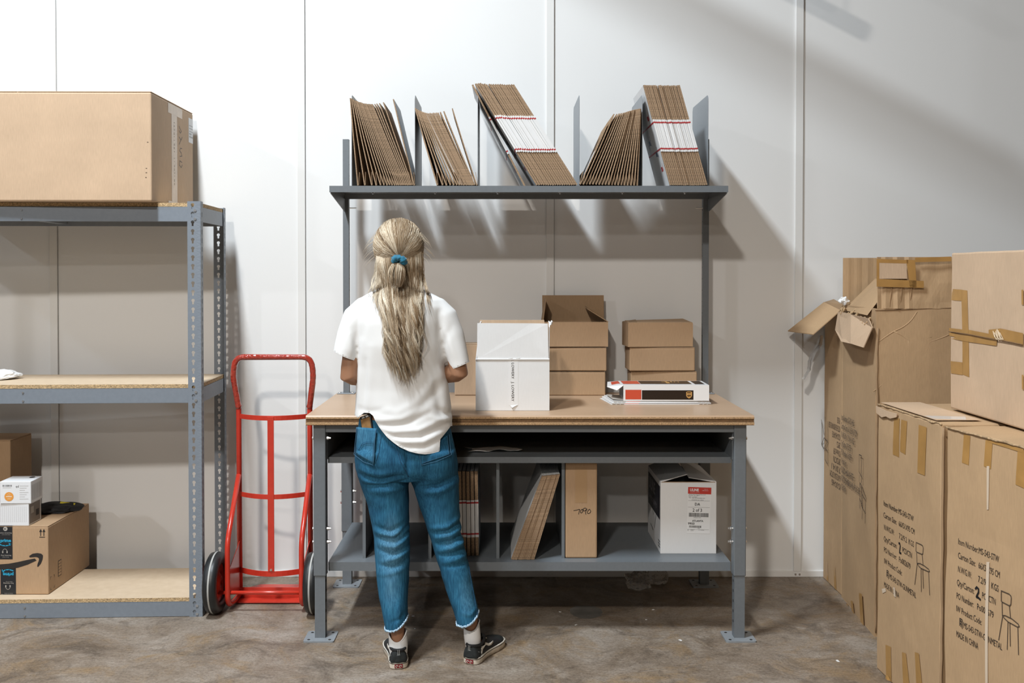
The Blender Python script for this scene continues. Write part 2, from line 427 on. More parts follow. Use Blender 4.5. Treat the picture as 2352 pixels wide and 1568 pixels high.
SDX = [808, 953, 1097, 1330, 1474, 1625]
for px in SDX:
    x = atx(px, 4.64) - TX
    y0, y1, z1, r = 4.64 - TY0, 5.02 - TY0, atz(217, 4.64), 0.025
    q = [(x, y0, Z_OS), (x, y1, Z_OS)] + [(x, y1 - r + r * math.cos(t), z1 - r + r * math.sin(t)) for t in [k * math.pi / 10 for k in range(6)]] \
        + [(x, y0 + r - r * math.sin(t), z1 - r + r * math.cos(t)) for t in [k * math.pi / 10 for k in range(6)]]
    p = MB().slab(q, (0.002, 0, 0)); p.box((x, y0 + 0.01, Z_OS), (x + 0.028, y1 - 0.01, Z_OS + 0.0015)); p.build('shelf_divider', STEEL_L, table)
SHELF_Z = Z_OS + 0.0018

# ------------------------------------------------------------------ mailers and flat boxes filed on the overhead shelf
PX2M = 4.62 / F_PX
def folded_mailer(length, lipa=9, depth=0.33, lip=0.058, white=False, T=0.0046):
    """a flat cardboard mailer standing on its fold: tall sheet and short turned-up flap"""
    b = MB()
    prof = [(0, 0.0), (T, 0.0), (T * .8, length * .55), (T, length), (0, length), (-T * .2, length * .55)]
    for y in (0,):
        k = len(prof)
        b.slab([(x, 0, z) for x, z in prof], (0, depth, 0), 0)
    a = rad(lipa)
    x0 = T
    b.slab([(x0, 0.002, 0.001), (x0 + 0.0018, 0.002, 0.0), (x0 + 0.0018 + math.sin(a) * lip, 0.002, math.cos(a) * lip), (x0 + math.sin(a) * lip, 0.002, math.cos(a) * lip)], (0, depth - 0.01, 0), 0)
    me = b.build('cardboard_mailer', [KRAFT_D])
    fix_normals(me)
    me.data.materials.append(EDGE)
    me.data.materials.append(WHITEBOX)
    for p in me.data.polygons:
        if abs(p.normal.y) > 0.9: p.material_index = 1
        elif p.normal.x > 0.8: p.material_index = 2 if p.area > 0.05 and white else 0
    return me
def place_row(proto, bots, tops, base_y, label, cat, group, len_px, y_front=4.615, keep_all=None):
    first = True
    for bx, tx in zip(bots, tops):
        o = proto if first else proto.copy()
        if not first: COL.objects.link(o)
        first = False
        ang = math.asin(max(-0.95, min(0.95, (tx - bx) / len_px)))
        x = atx(bx, y_front)
        o.location = (x, y_front + R.uniform(-0.004, 0.006), SHELF_Z + (abs(math.sin(ang)) * 0.009 if ang > 0 else 0.0008) + R.uniform(0, 0.0015))
        o.rotation_euler = (0, ang, R.uniform(-0.014, 0.014))
        tag(o, label, cat, group)
b1 = [821,837,853,863,873,881,888,894,900,905.5,910.5,915,919,923,927,931,935,939,942.5,945.5]
t1 = [804+k*3.3 for k in range(16)] + [859, 864, 870, 879]
place_row(folded_mailer(0.385), b1, t1, 0, 'brown folded mailer packed in the first slot of the overhead shelf', 'mailer', 'folded mailers in the first slot', 203)
o = folded_mailer(0.39, white=True); place_row(o, [950], [902], 0, 'white-backed mailer tilted apart from the pack in the first shelf slot', 'mailer', None, 205)
b2 = [1003,1015,1024,1033,1041,1048,1054,1059,1063,1067,1070.5,1074,1077,1080,1083,1086,1088.5]
t2 = [952+k*3.7 for k in range(15)] + [1009, 1017]
place_row(folded_mailer(0.352, T=.0058), b2, t2, 0, 'brown folded mailer packed in the second slot of the overhead shelf', 'mailer', 'folded mailers in the second slot', 186)
o = folded_mailer(0.355, white=True); place_row(o, [1094], [1037], 0, 'folded mailer tilted apart from the pack in the second shelf slot', 'mailer', None, 188)
def flat_box(length, T, depth, w0, w1, prints):
    """a shipping box folded flat, seen on its end: raw board at both ends, white printed middle between two red lines"""
    b = MB(); g = T * 0.90
    def seg(z0, z1, y0, th, mi):
        b.box((0, y0, z0), (th, y0 + 0.012, z1), mi)
    seg(0, length * w0, 0.0, g, 0); seg(length * w1, length, 0.0, g, 0)
    seg(length * w0, length * w1, -0.0035, T, 1)
    seg(length * w0 + 0.010, length * w0 + 0.0165, -0.0041, T + 0.0002, 2); seg(length * w1 - 0.0165, length * w1 - 0.010, -0.0041, T + 0.0002, 2)
    b.box((0.0002, 0.012, 0), (g, depth, length), 3)
    for w in (w0, w1):
        z = length * w + (0.013 if w == w0 else -0.013)
        b.box((-0.0002, 0.0, z - 0.0035), (0.001, depth * .98, z + 0.0035), 2)
    for k, (yy, zz, s, mi) in enumerate(prints):
        b.text('2\n4', (-0.0002, depth * yy + 0.02, length * zz), (0, -1, 0), (0, 0, 1), s, mi)
        b.box((-0.0003, depth * yy + 0.03, length * zz - 0.02), (0.0002, depth * yy + 0.07, length * zz), mi)
    return b.build('flat_box', [EDGE, WHITEBOX, RED_INK, WHITEBOX, BLUE_INK])
BLUE_INK = plain('blue_ink', (0.03, 0.06, 0.14), 0.6)
b3 = [1232 + k * 5.35 for k in range(18)]; t3 = [1089 + k * 5.15 + R.uniform(-1, 1) for k in range(18)]
PR = [(0.1, 0.2, 0.02, 2), (0.2, 0.36, 0.03, 4), (0.15, 0.72, 0.02, 2), (0.5, 0.5, 0.03, 4)]
fb = flat_box(0.522, 0.0085, 0.36, 0.325, 0.685, PR)
place_row(fb, b3, t3, 0, 'white-banded flattened box in the steeply leaning pack at mid overhead shelf', 'flat box', 'flat boxes leaning at mid shelf', 274)
o = fb.copy(); COL.objects.link(o); place_row(o, [1205], [1083], 0, 'flattened white box slipped out on the left of the leaning pack at mid shelf', 'flat box', None, 266, y_front=4.74)
def folded_right(length, white=False):
    o = folded_mailer(length, white=white, T=.0050)
    for v in o.data.vertices: v.co.x = -v.co.x
    o.data.flip_normals(); return o
b4 = [1341 + k * 7.3 for k in range(18)]
t4 = [1412, 1419, 1424, 1429, 1433.5, 1437.5, 1441, 1444.5, 1448, 1451, 1454, 1457, 1460, 1463, 1465.5, 1468, 1470.5, 1472.5]
place_row(folded_right(0.338), b4, t4, 0, 'brown folded mailer in the fan leaning right on the overhead shelf', 'mailer', 'folded mailers fanned to the right', 178)
o = folded_right(0.30, True); place_row(o, [1334], [1398], 0, 'white-sided mailer lying lowest at the left edge of the right-leaning fan', 'mailer', None, 156)
b5 = [1538 + k * 4.35 for k in range(20)]; t5 = [1476 + k * 4.25 + R.uniform(-.6, .6) for k in range(20)]
fb = flat_box(0.455, 0.0072, 0.36, 0.335, 0.655, PR)
place_row(fb, b5, t5, 0, 'white-banded flattened box in the last pack by the end divider', 'flat box', 'flat boxes in the last slot', 237)

# ------------------------------------------------------------------ under the table
ZL = Z_LS + 0.0006
def leaning_pack(bots, tops, len_m, len_px, T, depth, yf, label, group, cat='flat box'):
    b = MB(); b.box((0, 0, 0), (T * .92, 0.01, len_m), 0); b.box((0.0002, 0.01, 0), (T * .9, depth, len_m), 1)
    pr = b.build('flat_box', [EDGE, WHITEBOX])
    for i, (bx, tx) in enumerate(zip(bots, tops)):
        o = pr if i == 0 else pr.copy()
        if i: COL.objects.link(o)
        a = math.asin((tx - bx) / len_px)
        o.location = (atx(bx, yf), yf + R.uniform(-0.003, 0.003), ZL + abs(math.sin(a)) * T); o.rotation_euler = (0, a, 0)
        tag(o, label, cat, group)
leaning_pack([1174 + 3.6 * k for k in range(15)], [1246 + 2.75 * k for k in range(15)], 0.375, 208, 0.0060, 0.42, 4.375, 'flattened brown box leaning against a divider under the table', 'flat boxes leaning under the table')
b = MB()
def upright_flat():
    l, T, d = 0.36, 0.0150, 0.40; b = MB()
    b.box((0, 0, 0), (T * .9, 0.012, l * .22), 0); b.box((0, 0, l * .66), (T * .9, 0.012, l), 0); b.box((0, -0.003, l * .22), (T, 0.012, l * .66), 1)
    for z in (l * .25, l * .62): b.box((-.0002, -0.0036, z), (T + .0002, 0.011, z + 0.007), 2)
    b.box((0.0002, 0.012, 0), (T * .9, d, l), 1)
    return b.build('flat_box', [EDGE, WHITEBOX, RED_INK])
fb = upright_flat()
for k in range(8):
    o = fb if k == 0 else fb.copy()
    if k: COL.objects.link(o)
    o.location = (atx(1026 + 9.4 * k, 4.44), 4.44 + 0.004 * math.sin(k * 2.1), ZL); o.rotation_euler = (0, -0.012, 0)
    tag(o, 'white-banded flattened box standing upright under the table', 'flat box', 'flat boxes standing under the table')
p = MB(); n = 14
rows = [[at(1077 + (1198 - 1077) * i / n, 1040, 4.50) * 1.0 for i in range(n + 1)]]
pap = MB(); g = []
for j in range(7):
    row = []
    for i in range(n + 1):
        x = -0.150 + 0.215 * i / n + 0.02 * math.sin(j * .8); y = 4.46 + 0.11 * j / 6 - 0.02 * math.sin(i * .5)
        row.append(Vector((x, y, Z_US + 0.002 + 0.007 * abs(math.sin(i * .55 + j * .3)) * (0.4 + 0.6 * (j < 4)))))
    g.append(row)
pap.loft(g, caps=False, closed=False)
o = pap.build('paper_sheet', PAPER, smooth=True); sm = o.modifiers.new('thick', 'SOLIDIFY'); sm.thickness = 0.0008; sm.offset = 1
tag(o, 'crumpled white paper sheet lying on the document shelf under the tabletop', 'paper')
# ------------------------------------------------------------------ cartons
def flap_slab(b, hinge_a, hinge_b, direction, length, th=0.0035, mi=0, inset=0.003, taper=0.0):
    """a flap hinged on the line A-B, reaching LENGTH along DIRECTION"""
    A, B = Vector(hinge_a), Vector(hinge_b); d = Vector(direction).normalized(); e = (B - A).normalized()
    n = e.cross(d).normalized() * th
    A = A + e * inset; B = B - e * inset
    b.slab([A, B, B + d * length - e * taper, A + d * length + e * taper], n, mi)
def carton(name, label, cat, loc, rz, w, d, h, mat_, closed=True, group=None, seam='x', bev=0.004, th=0.004):
    """a carton, origin under the middle of its front edge: x right, y back, z up"""
    t = thing(name, label, cat, loc, rz, group)
    if closed:
        MB().box((-w/2, 0, 0), (w/2, d, h - 0.004)).build('body', mat_, t, bevel=bev)
        f = 0.0035
        if seam == 'x':
            a = MB().box((-w/2 + .001, 0.001, h - 0.004), (w/2 - .001, d/2 - 0.0015, h)); c = MB().box((-w/2 + .001, d/2 + 0.0015, h - 0.004), (w/2 - .001, d - .001, h))
        else:
            a = MB().box((-w/2 + .001, 0.001, h - 0.004), (-0.0015, d - .001, h)); c = MB().box((0.0015, 0.001, h - 0.004), (w/2 - .001, d - .001, h))
        a.build('flap', mat_, t, bevel=0.0015); c.build('flap', mat_, t, bevel=0.0015)
    else:
        b = MB()
        b.box((-w/2, 0, 0), (w/2, d, th)); b.box((-w/2, 0, th), (w/2, th, h)); b.box((-w/2, d - th, th), (w/2, d, h))
        b.box((-w/2, th, th), (-w/2 + th, d - th, h)); b.box((w/2 - th, th, th), (w/2, d - th, h))
        b.build('body', mat_, t)
    return t
X_, Y_, Z_ = Vector((1, 0, 0)), Vector((0, 1, 0)), Vector((0, 0, 1))
BY = 4.955
# ---- three brown boxes, the top one open
xl, xr = atx(1246, BY) + 0.004, atx(1397, BY)
zs = [TZ, atz(852, BY), atz(796.5, BY), atz(740, BY)]
for i, (lab, dx, rz) in enumerate([('brown carton at the bottom of the stack beside the white lettered box', -0.010, 0.004), ('brown carton in the middle of the stack beside the white lettered box', -0.005, -0.006)]):
    carton('cardboard_box', lab, 'box', ((xl + xr) / 2 + dx, BY + 0.002, zs[i] + 0.0008), rz, xr - xl - 0.004, 0.152, zs[i+1] - zs[i] - 0.0045, KRAFT, group='brown boxes stacked on the table')
w, h = xr - xl, zs[3] - zs[2] - 0.001
t = carton('open_cardboard_box', 'open brown carton with raised flaps, on top of the stack beside the white lettered box', 'box', ((xl + xr) / 2, BY, zs[2] + 0.001), 0.01, w, 0.155, h, KRAFT, closed=False, group='brown boxes stacked on the table')
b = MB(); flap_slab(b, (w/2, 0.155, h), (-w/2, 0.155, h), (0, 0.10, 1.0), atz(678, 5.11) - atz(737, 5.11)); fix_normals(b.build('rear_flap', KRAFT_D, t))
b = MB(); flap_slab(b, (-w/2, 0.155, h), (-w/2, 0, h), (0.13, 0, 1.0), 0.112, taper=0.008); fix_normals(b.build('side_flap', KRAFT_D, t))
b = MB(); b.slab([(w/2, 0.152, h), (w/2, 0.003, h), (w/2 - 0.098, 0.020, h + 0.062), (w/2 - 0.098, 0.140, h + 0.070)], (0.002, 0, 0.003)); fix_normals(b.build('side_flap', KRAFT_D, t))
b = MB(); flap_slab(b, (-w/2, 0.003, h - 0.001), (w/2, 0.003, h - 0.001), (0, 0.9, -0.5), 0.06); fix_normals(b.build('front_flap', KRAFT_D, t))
# ---- second stack
zs = [TZ, atz(852, BY), atz(796.5, BY), atz(741, BY)]
S2 = [('bottom', 1450, 1602, -0.02), ('middle', 1446.5, 1597, 0.02), ('top', 1442.5, 1593, 0.062)]
for i, (pos, a, c, rz) in enumerate(S2):
    x0, x1 = atx(a, BY), atx(c, BY); d = 0.165; h = zs[i+1] - zs[i] - 0.0012
    lab = 'brown carton at the %s of the right-hand stack behind the flat shipping packages' % pos
    t = carton('cardboard_box', lab, 'box', ((x0 + x1) / 2, BY + (0.0 if i else 0.008), zs[i] + 0.0006), rz, x1 - x0, d, h - 0.002, KRAFT, closed=(i < 2), group='brown boxes stacked by the post')
    if i == 2:
        w = x1 - x0; hh = h - 0.002
        b = MB(); b.slab([(-w/2 + .002, 0.0, hh), (w/2 - .002, 0.0, hh), (w/2 - .012, 0.155, hh + 0.012), (-w/2 + 0.012, 0.155, hh + 0.004)], (0, 0, 0.0035)); fix_normals(b.build('lid_flap', KRAFT, t))
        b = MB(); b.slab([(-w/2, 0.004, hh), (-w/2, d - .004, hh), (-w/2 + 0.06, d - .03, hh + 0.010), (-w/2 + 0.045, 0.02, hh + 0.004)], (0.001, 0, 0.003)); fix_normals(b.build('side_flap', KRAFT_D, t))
# ---- brown box behind the person's arm
x0 = atx(1044, 4.96); hb = atz(790, 4.96) - TZ
t = carton('cardboard_box', 'brown carton half hidden behind the white lettered box, next to the bent right arm', 'box', (x0 + 0.145, 4.96, TZ + 0.001), 0, 0.29, 0.12, hb, KRAFT_L)
b = MB(); b.box((-0.145 + 0.03, 0.02, -0.0), (-.13, .03, .001)); 
# ---- white lettered box
WY = 4.41
xa, xb = at(1092.5, 900, WY).x, at(1262, 900, WY).x; w = xb - xa; zt = atz(825, WY); hw = zt - TZ - 0.001; ft = atz(743, WY) - zt
t = carton('white_shipping_box', 'open white shipping box with raised flaps and lettered tape, on the table', 'box', ((xa + xb) / 2, WY, TZ + 0.001), 0, w, 0.25, hw, [WHITEBOX, KRAFT_L][0], closed=False)
b = MB(); b.box((-w/2 + .005, 0.0045, .0045), (w/2 - .005, 0.006, hw - .001)); b.box((-w/2 + .005, 0.244, .0045), (w/2 - .005, 0.2455, hw - .001)); b.box((-w/2 + .0042, 0.006, .0045), (-w/2 + .0055, 0.244, hw - .001)); b.box((w/2 - .0055, 0.006, .0045), (w/2 - .0042, 0.244, hw - .001))
b.build('lining', KRAFT_L, t)
def two_sided_flap(name, pts, n):
    b = MB(); b.slab(pts, n, 0); o = fix_normals(b.build(name, [WHITEBOX, KRAFT_L], t))
    nn = Vector(n).normalized()
    for p in o.data.polygons:
        if p.normal.dot(nn) > 0.5: p.material_index = 1
    return o
two_sided_flap('front_flap', [(-w/2 + .006, 0, hw), (w/2 - .004, 0, hw), (w/2 - .007, 0.003, hw + ft), (w/4, 0.005, hw + ft + 0.001), (-w/2 + .007, 0.004, hw + ft + 0.002)], (0, 0.004, 0))
two_sided_flap('rear_flap', [(-w/2 + .004, 0.25, hw), (w/2 - .004, 0.25, hw), (w/2 - .012, 0.262, hw + ft + .004), (-w/2 + .012, 0.262, hw + ft + .004)], (0, -0.004, 0))
two_sided_flap('side_flap', [(w/2, 0.004, hw), (w/2, 0.246, hw), (w/2 + 0.006, 0.240, hw + ft * .95), (w/2 + 0.006, 0.16, hw + ft * 1.03), (w/2 + 0.006, 0.10, hw + ft * .97), (w/2 + 0.003, 0.05, hw + ft * 1.05), (w/2 + .002, 0.012, hw + ft * .9)], (-0.004, 0, 0))
two_sided_flap('side_flap', [(-w/2, 0.004, hw), (-w/2, 0.246, hw), (-w/2 + 0.016, 0.240, hw + ft), (-w/2 + 0.016, 0.012, hw + ft)], (0.004, 0, 0))
b = MB(); b.box((-w/2 - 0.0006, -0.004, hw - 0.003), (w/2 + 0.0006, 0.004, hw + 0.0035)); b.build('crease', WHITEBOX, t, bevel=0.002)
mm = w / 169.5
b = MB(); b.box((-0.016, -0.0006, 0.022), (0.024, 0.0002, hw - 0.004)); b.build('tape', WHITE_TAPE if 'WHITE_TAPE' in globals() else PAPER, t)
b = MB()
b.text('J. LOWERY', (0.0015 - 3 * mm, -0.0004, hw - (833 - 825) * mm + 0.014), (0, 0, -1), (1, 0, 0), 0.0150, 0, sx=1.13, weight=0.0001)
b.text('J. LOWERY', (0.0015 - 3 * mm, -0.0004, hw - (877 - 825) * mm), (0, 0, -1), (1, 0, 0), 0.0150, 0, sx=1.13, weight=0.0001)
b.build('printed_text', INK, t)
b = MB()
for dx in (-0.02, 0.012): b.slab([(dx, -0.0015, hw - 0.003), (dx + 0.022, -0.0015, hw - 0.001), (dx + 0.020, -0.004, hw + 0.006), (dx + .002, -0.003, hw + 0.004)], (0, -0.0006, 0))
b.slab([(-0.010, -0.0015, 0.022), (0.022, -0.0015, 0.025), (-0.002, -0.006, 0.012)], (0, -0.0006, 0))
b.build('tape_tear', PAPER, t)
b = MB()
for k in range(5):
    z = hw + ft * (1.0 + 0.02 * math.sin(k * 3)); b.tube([(w/2 + .004, 0.02 + .025 * k, z - .008), (w/2 + .010 + .004 * math.sin(k * 2), .03 + .025 * k, z + .010 - .004 * k), (w/2 + .013, .045 + .025 * k, z - .004)], 0.003, 5)
b.build('torn_edge', PAPER, t)

# ---- parcel-company package and the two flat ones below
UPS_BR = plain('dark_brown_print', (0.022, 0.012, 0.007), 0.35)
UPS_RED = plain('orange_red_print', (0.62, 0.085, 0.040), 0.35)
UPS_GOLD = plain('gold_print', (0.62, 0.34, 0.11), 0.3)
GLOSSW = plain('glossy_white_card', (0.84, 0.84, 0.84), 0.30)
GREYC = plain('grey_card_inside', (0.42, 0.38, 0.34), 0.8)
UY = 4.62
xa, xb = at(1432, 910, UY).x, at(1628.5, 910, UY).x; w = xb - xa
zf = 0.0165; hu = atz(884.5, UY) - TZ - zf; du = 0.185
t = thing('parcel_box', 'white flat parcel box with orange and brown panels and gold shield', 'box', ((xa + xb) / 2, UY, TZ + zf + 0.0005), -0.012)
b = MB(); th = 0.0025
b.box((-w/2, 0, 0), (w/2, du, th)); b.box((-w/2, 0, th), (w/2, th, hu)); b.box((-w/2, du - th, th), (w/2, du, hu)); b.box((-w/2, th, hu - th), (w/2, du - th, hu)); b.box((w/2 - th, th, th), (w/2, du - th, hu - th))
b.build('body', GLOSSW, t)
k = w / 196.5
b = MB(); b.rect((-w/2 + 4.5*k, 0, 3*k), X_, Z_, 36.5*k, 22*k); b.build('orange_panel', UPS_RED, t)
b = MB(); b.rect((-w/2 + 42.5*k, 0, 2.5*k), X_, Z_, 118*k, 21.5*k); b.build('brown_panel', UPS_BR, t)
b = MB()
def shield(P, r, u, s):
    q = [(-.5, .55), (-.25, .62), (.25, .62), (.5, .55), (.5, -.1), (.38, -.38), (0, -.62), (-.38, -.38), (-.5, -.1)]
    b.add([Vector(P) + Vector(r) * x * s + Vector(u) * y * s + Vector(r).cross(Vector(u)) * 0.0009 for x, y in q], [tuple(range(9))], 0)
    b.text('ups', Vector(P) - Vector(r) * .36 * s - Vector(u) * .22 * s, r, u, s * .62, 1, weight=0.0004, sx=.8, lift=0.0016)
    b.stroke([(-.36, .34), (0, .5), (.38, .42)], r, u, P, .09 * s, 1, lift=.0016) if False else None
    b.rect(Vector(P) - Vector(r) * .36 * s + Vector(u) * .33 * s, r, u, .66 * s, .16 * s, 1, lift=.0014)
sh = w / 196.5 * 13.0
shield((-w/2 + 150.5*k, 0, 13.2*k), X_, Z_, sh)
b.build('gold_shield', [UPS_GOLD, UPS_BR], t)
b = MB(); b.rect((-w/2 + 2*k, 0.045, hu), X_, Y_, 40*k, du - .055); b.build('orange_panel', UPS_RED, t)
b = MB(); b.rect((-w/2 + 43*k, 0.045, hu), X_, Y_, 118*k, du - .055); b.rect((-w/2 + 168*k, 0.04, hu), X_, Y_, 22*k, du - .05); b.build('brown_panel', UPS_BR, t)
b = MB(); b.rect((-w/2 + 105*k, 0.075, hu), X_, Y_, 8*k, 0.085, 0, lift=.0008); b.text('ups', (-w/2 + 140*k, 0.150, hu), (-1, 0, 0), (0, -1, 0), 0.062, 0, lift=.0008); b.build('gold_lettering', UPS_GOLD, t)
b = MB(); b.slab([(-w/2, 0.0, hu), (-w/2, du, hu), (-w/2 - 0.055, du - .004, hu - .004), (-w/2 - 0.068, 0.05, hu - 0.012), (-w/2 - .028, 0.002, hu - .022)], (0, 0, -0.002)); fix_normals(b.build('end_flap', GLOSSW, t))
b = MB(); b.slab([(-w/2 - .008, 0.07, hu + .0006), (-w/2 - .008, du - .02, hu + .0006), (-w/2 - 0.042, du - .03, hu - .0022), (-w/2 - .046, .07, hu - .0055)], (0, 0, 0.0006)); fix_normals(b.build('orange_panel', UPS_RED, t))
b = MB(); b.slab([(-w/2, 0.001, th), (-w/2, du - .001, th), (-w/2 - .06, du - .01, .006), (-w/2 - .045, 0.012, .004)], (0, 0, 0.0018)); fix_normals(b.build('lower_flap', GREYC, t))
for i in range(2):
    xa2, xb2 = at(1405 + 4 * i, 925, UY).x, at(1633 - 3 * i, 925, UY).x; w2 = xb2 - xa2; hh = 0.0078
    t = thing('flattened_parcel_box', ['lowest flattened white parcel card under the parcel box', 'upper flattened white parcel card directly under the parcel box'][i], 'box', ((xa2 + xb2) / 2, UY - 0.004 + .006 * i, TZ + 0.0005 + i * 0.0082), 0.012 - .01 * i)
    b = MB(); b.slab([(-w2/2 - .004, 0.0, 0), (w2/2, 0, 0), (w2/2 - .004, .22, 0), (-w2/2 - .03, .22, 0)], (0, 0, 0.003)); b.slab([(-w2/2, .001, hh - .003), (w2/2, .001, hh - .003), (w2/2 - .004, .22, hh - .003), (-w2/2 - .02, .22, hh - .003)], (0, 0, .003)); fix_normals(b.build('card', GLOSSW, t))
    b = MB(); b.box((-w2/2 + .004, .0015, .003), (w2/2 - .004, .21, hh - .003)); b.build('core', UPS_BR, t)
    b = MB(); b.box((-w2/2 + 30*k, .0004, .003), (-w2/2 + 62*k, .01, hh - .003)); b.build('orange_panel', UPS_RED, t)
    b = MB()
    for sx in (-1, 1):
        for j in range(3): b.tube([(sx * (w2/2 - .002 - .018 * j), -0.0006, hh/2), (sx * (w2/2 - .016 - .018 * j), -0.0006, hh/2)], .0022, 6)
    b.build('folded_corner', GREYC, t)

# ------------------------------------------------------------------ boxes under the table
x0, x1 = at(1298, 1200, 4.40).x, at(1371, 1200, 4.40).x
t = carton('cardboard_box', 'tall narrow brown carton with handwritten digits, under the table by a divider', 'box', ((x0 + x1) / 2 + .001, 4.40, ZL), 0, x1 - x0, 0.40, Z_US - .030 - ZL, KRAFT, bev=.006)
b = MB(); c0 = at(1318, 1183, 4.40) - t.location; mu = 4.40 / F_PX; pen = .0030
def pts(l): return [((a) * mu, -(c) * mu) for a, c in l]
for l in ([(340,328),(440,315),(520,285),(545,290),(535,330),(505,455)], [(640,280),(590,310),(568,360),(572,400),(600,415),(640,385),(655,330),(640,285)], [(790,275),(740,240),(690,250),(665,290),(670,335),(700,345),(750,320),(795,280),(755,350),(745,410),(760,460)], [(880,280),(830,330),(808,390),(820,425),(860,430),(910,400),(928,350),(905,310),(880,280)]):
    b.stroke(pts([(u / 14.94 - 23, v / 14.94 - 33) for u, v in l]), X_, Z_, c0, .0024)
b.build('handwriting', MARKER, t)
b = MB(); b.rect((-.026, 0, .235), X_, Z_, .05, .15); b.build('tape', plain('aged_tape', (0.43, 0.27, 0.14), 0.35), t)
# white carton with label
UY2 = 4.475
x0, x1 = at(1517, 1200, UY2).x, at(1645, 1200, UY2).x; w = x1 - x0; hl = atz(1108, UY2) - ZL; mu = UY2 / F_PX
t = carton('labelled_white_box', 'white carton with red-topped address label and loose flaps, under the table', 'box', ((x0 + x1) / 2, UY2, ZL), 0, w, 0.385, hl, WHITEBOX, closed=False)
b = MB(); b.slab([(-w/2, 0.003, hl), (-w/2, .38, hl), (-0.012, .365, hl + .048), (-0.002, .02, hl + .030)], (0, 0, .004)); fix_normals(b.build('flap', WHITEBOX, t))
b = MB(); b.slab([(w/2, 0.003, hl), (w/2, .38, hl), (0.012, .375, hl + .042), (0.006, .03, hl + .014)], (0, 0, .004)); fix_normals(b.build('flap', WHITEBOX, t))
b = MB(); b.slab([(-w/2 + .004, 0.004, hl), (w/2 - .004, 0.004, hl), (w/2 - .02, .10, hl - .02), (-w/2 + .02, .10, hl - .02)], (0, 0, .003)); fix_normals(b.build('flap', KRAFT_D, t))
NAVY = plain('navy_print', (0.010, 0.012, 0.022), 0.5)
b = MB(); b.rect((-w/2, .372, hl - .165), (0, -1, 0), Z_, .355, .145); b.build('navy_panel', NAVY, t)
b = MB(); b.text('ULINE', (-w/2, .345, hl - .085), (0, -1, 0), Z_, .07, 0, weight=.002, lift=.0012); b.text('SHIPPING SUPPLY', (-w/2, .345, hl - .135), (0, -1, 0), Z_, .032, 0, lift=.0012); b.build('white_lettering', plain('dim_white_print', (.30, .30, .32), .6), t)
b = MB()
for a in ([(.12, .14), (.15, .20), (.13, .235), (.17, .25), (.20, .22), (.18, .17)], [(.20, .07), (.26, .16)], [(.08, .06), (.16, .05)], [(.15, .21), (.22, .18)], [(.10, .20), (.16, .12)]):
    b.stroke([(x, y) for x, y in a], (0, -1, 0), Z_, (-w/2, .372, 0.0), .006)
for q in range(3): b.rect((-w/2, .06, .02 + .012 * q), (0, -1, 0), Z_, .05, .005)
b.build('printed_drawing', INK, t)
lab0 = at(1577, 1224, UY2) - t.location; lw, lh = 53.5 * mu, 107 * mu
LX = Vector((1, 0, -0.03)).normalized(); LZ = Vector((0.03, 0, 1)).normalized(); lab0.x = max(lab0.x, -w/2); lab0.y = 0
b = MB(); b.rect(lab0, LX, LZ, lw, lh, 0, lift=.0008); lb = b.build('address_label', plain('label_paper', (.86, .86, .86), .55), t)
LP = lambda u, v: lab0 + LX * (u * lw) + LZ * ((1 - v) * lh)
b = MB(); b.rect(LP(0.0, .145), LX, LZ, lw, .145 * lh, 0, lift=.0012); b.build('red_band', plain('label_red', (.55, .045, .03), .5), lb)
b = MB(); b.text('ULINE', LP(.08, .085), LX, LZ, .0155, 0, weight=.0005, lift=.0018, sx=.9)
b.text('1-800-295-5510', LP(.60, .075), LX, LZ, .0042, 0, lift=.0018); b.text('uline.com', LP(.70, .045), LX, LZ, .004, 0, lift=.0018); b.text('SHIPPING SUPPLY SPECIALISTS', LP(.09, .115), LX, LZ, .003, 0, lift=.0018)
b.build('white_lettering', PAPER, lb)
b = MB(); kw = dict(lift=.0014)
b.text('700 Braselton Industrial Boulevard', LP(.03, .168), LX, LZ, .0052, 0, **kw); b.text('Braselton  GA  30517', LP(.03, .19), LX, LZ, .0052, 0, **kw)
b.text('SHIP', LP(.03, .222), LX, LZ, .0052, 0, **kw); b.text('J LOWERY', LP(.17, .222), LX, LZ, .0052, 0, **kw); b.text('TO', LP(.06, .244), LX, LZ, .005, 0, **kw); b.text('1200 WOODWARD AVE', LP(.17, .244), LX, LZ, .0052, 0, **kw); b.text('ATLANTA GA  30318', LP(.17, .285), LX, LZ, .0055, 0, **kw)
b.text('DA', LP(.42, .395), LX, LZ, .0165, 0, align='CENTER', weight=.0003, **kw); b.text('2 of 3', LP(.43, .53), LX, LZ, .020, 0, align='CENTER', weight=.0002, sx=.88, **kw)
b.text('ATLANTA', LP(.46, .745), LX, LZ, .0105, 0, align='CENTER', weight=.0003, **kw); b.text('9903', LP(.04, .81), LX, LZ, .0130, 0, weight=.0003, sx=1.1, **kw); b.text('00058366115890', LP(.28, .665), LX, LZ, .0045, 0, **kw); b.text('1-8893', LP(.45, .895), LX, LZ, .004, 0, **kw)
b.text('PO       ORDER 76\nDT       11/16/19', LP(.03, .93), LX, LZ, .0038, 0, **kw); b.text('LTL  X-NN0001', LP(.5, .93), LX, LZ, .0038, 0, **kw)
for v in (.293, .435): b.rect(LP(.02, v), LX, LZ, lw * .94, .0007, 0, **kw)
b.rect(LP(.02, .915), LX, LZ, lw * .94, .0005, 0, **kw)
rb = random.Random(3)
for (u0, u1, v0, v1) in ((.07, .90, .64, .555), (.10, .62, .875, .83)):
    u = u0
    while u < u1:
        q = rb.choice((.008, .012, .018)); b.rect(LP(u, v0), LX, LZ, q * lw, (v0 - v1) * lh, 0, **kw); u += q + rb.choice((.008, .012))
b.build('printed_text', INK, lb)
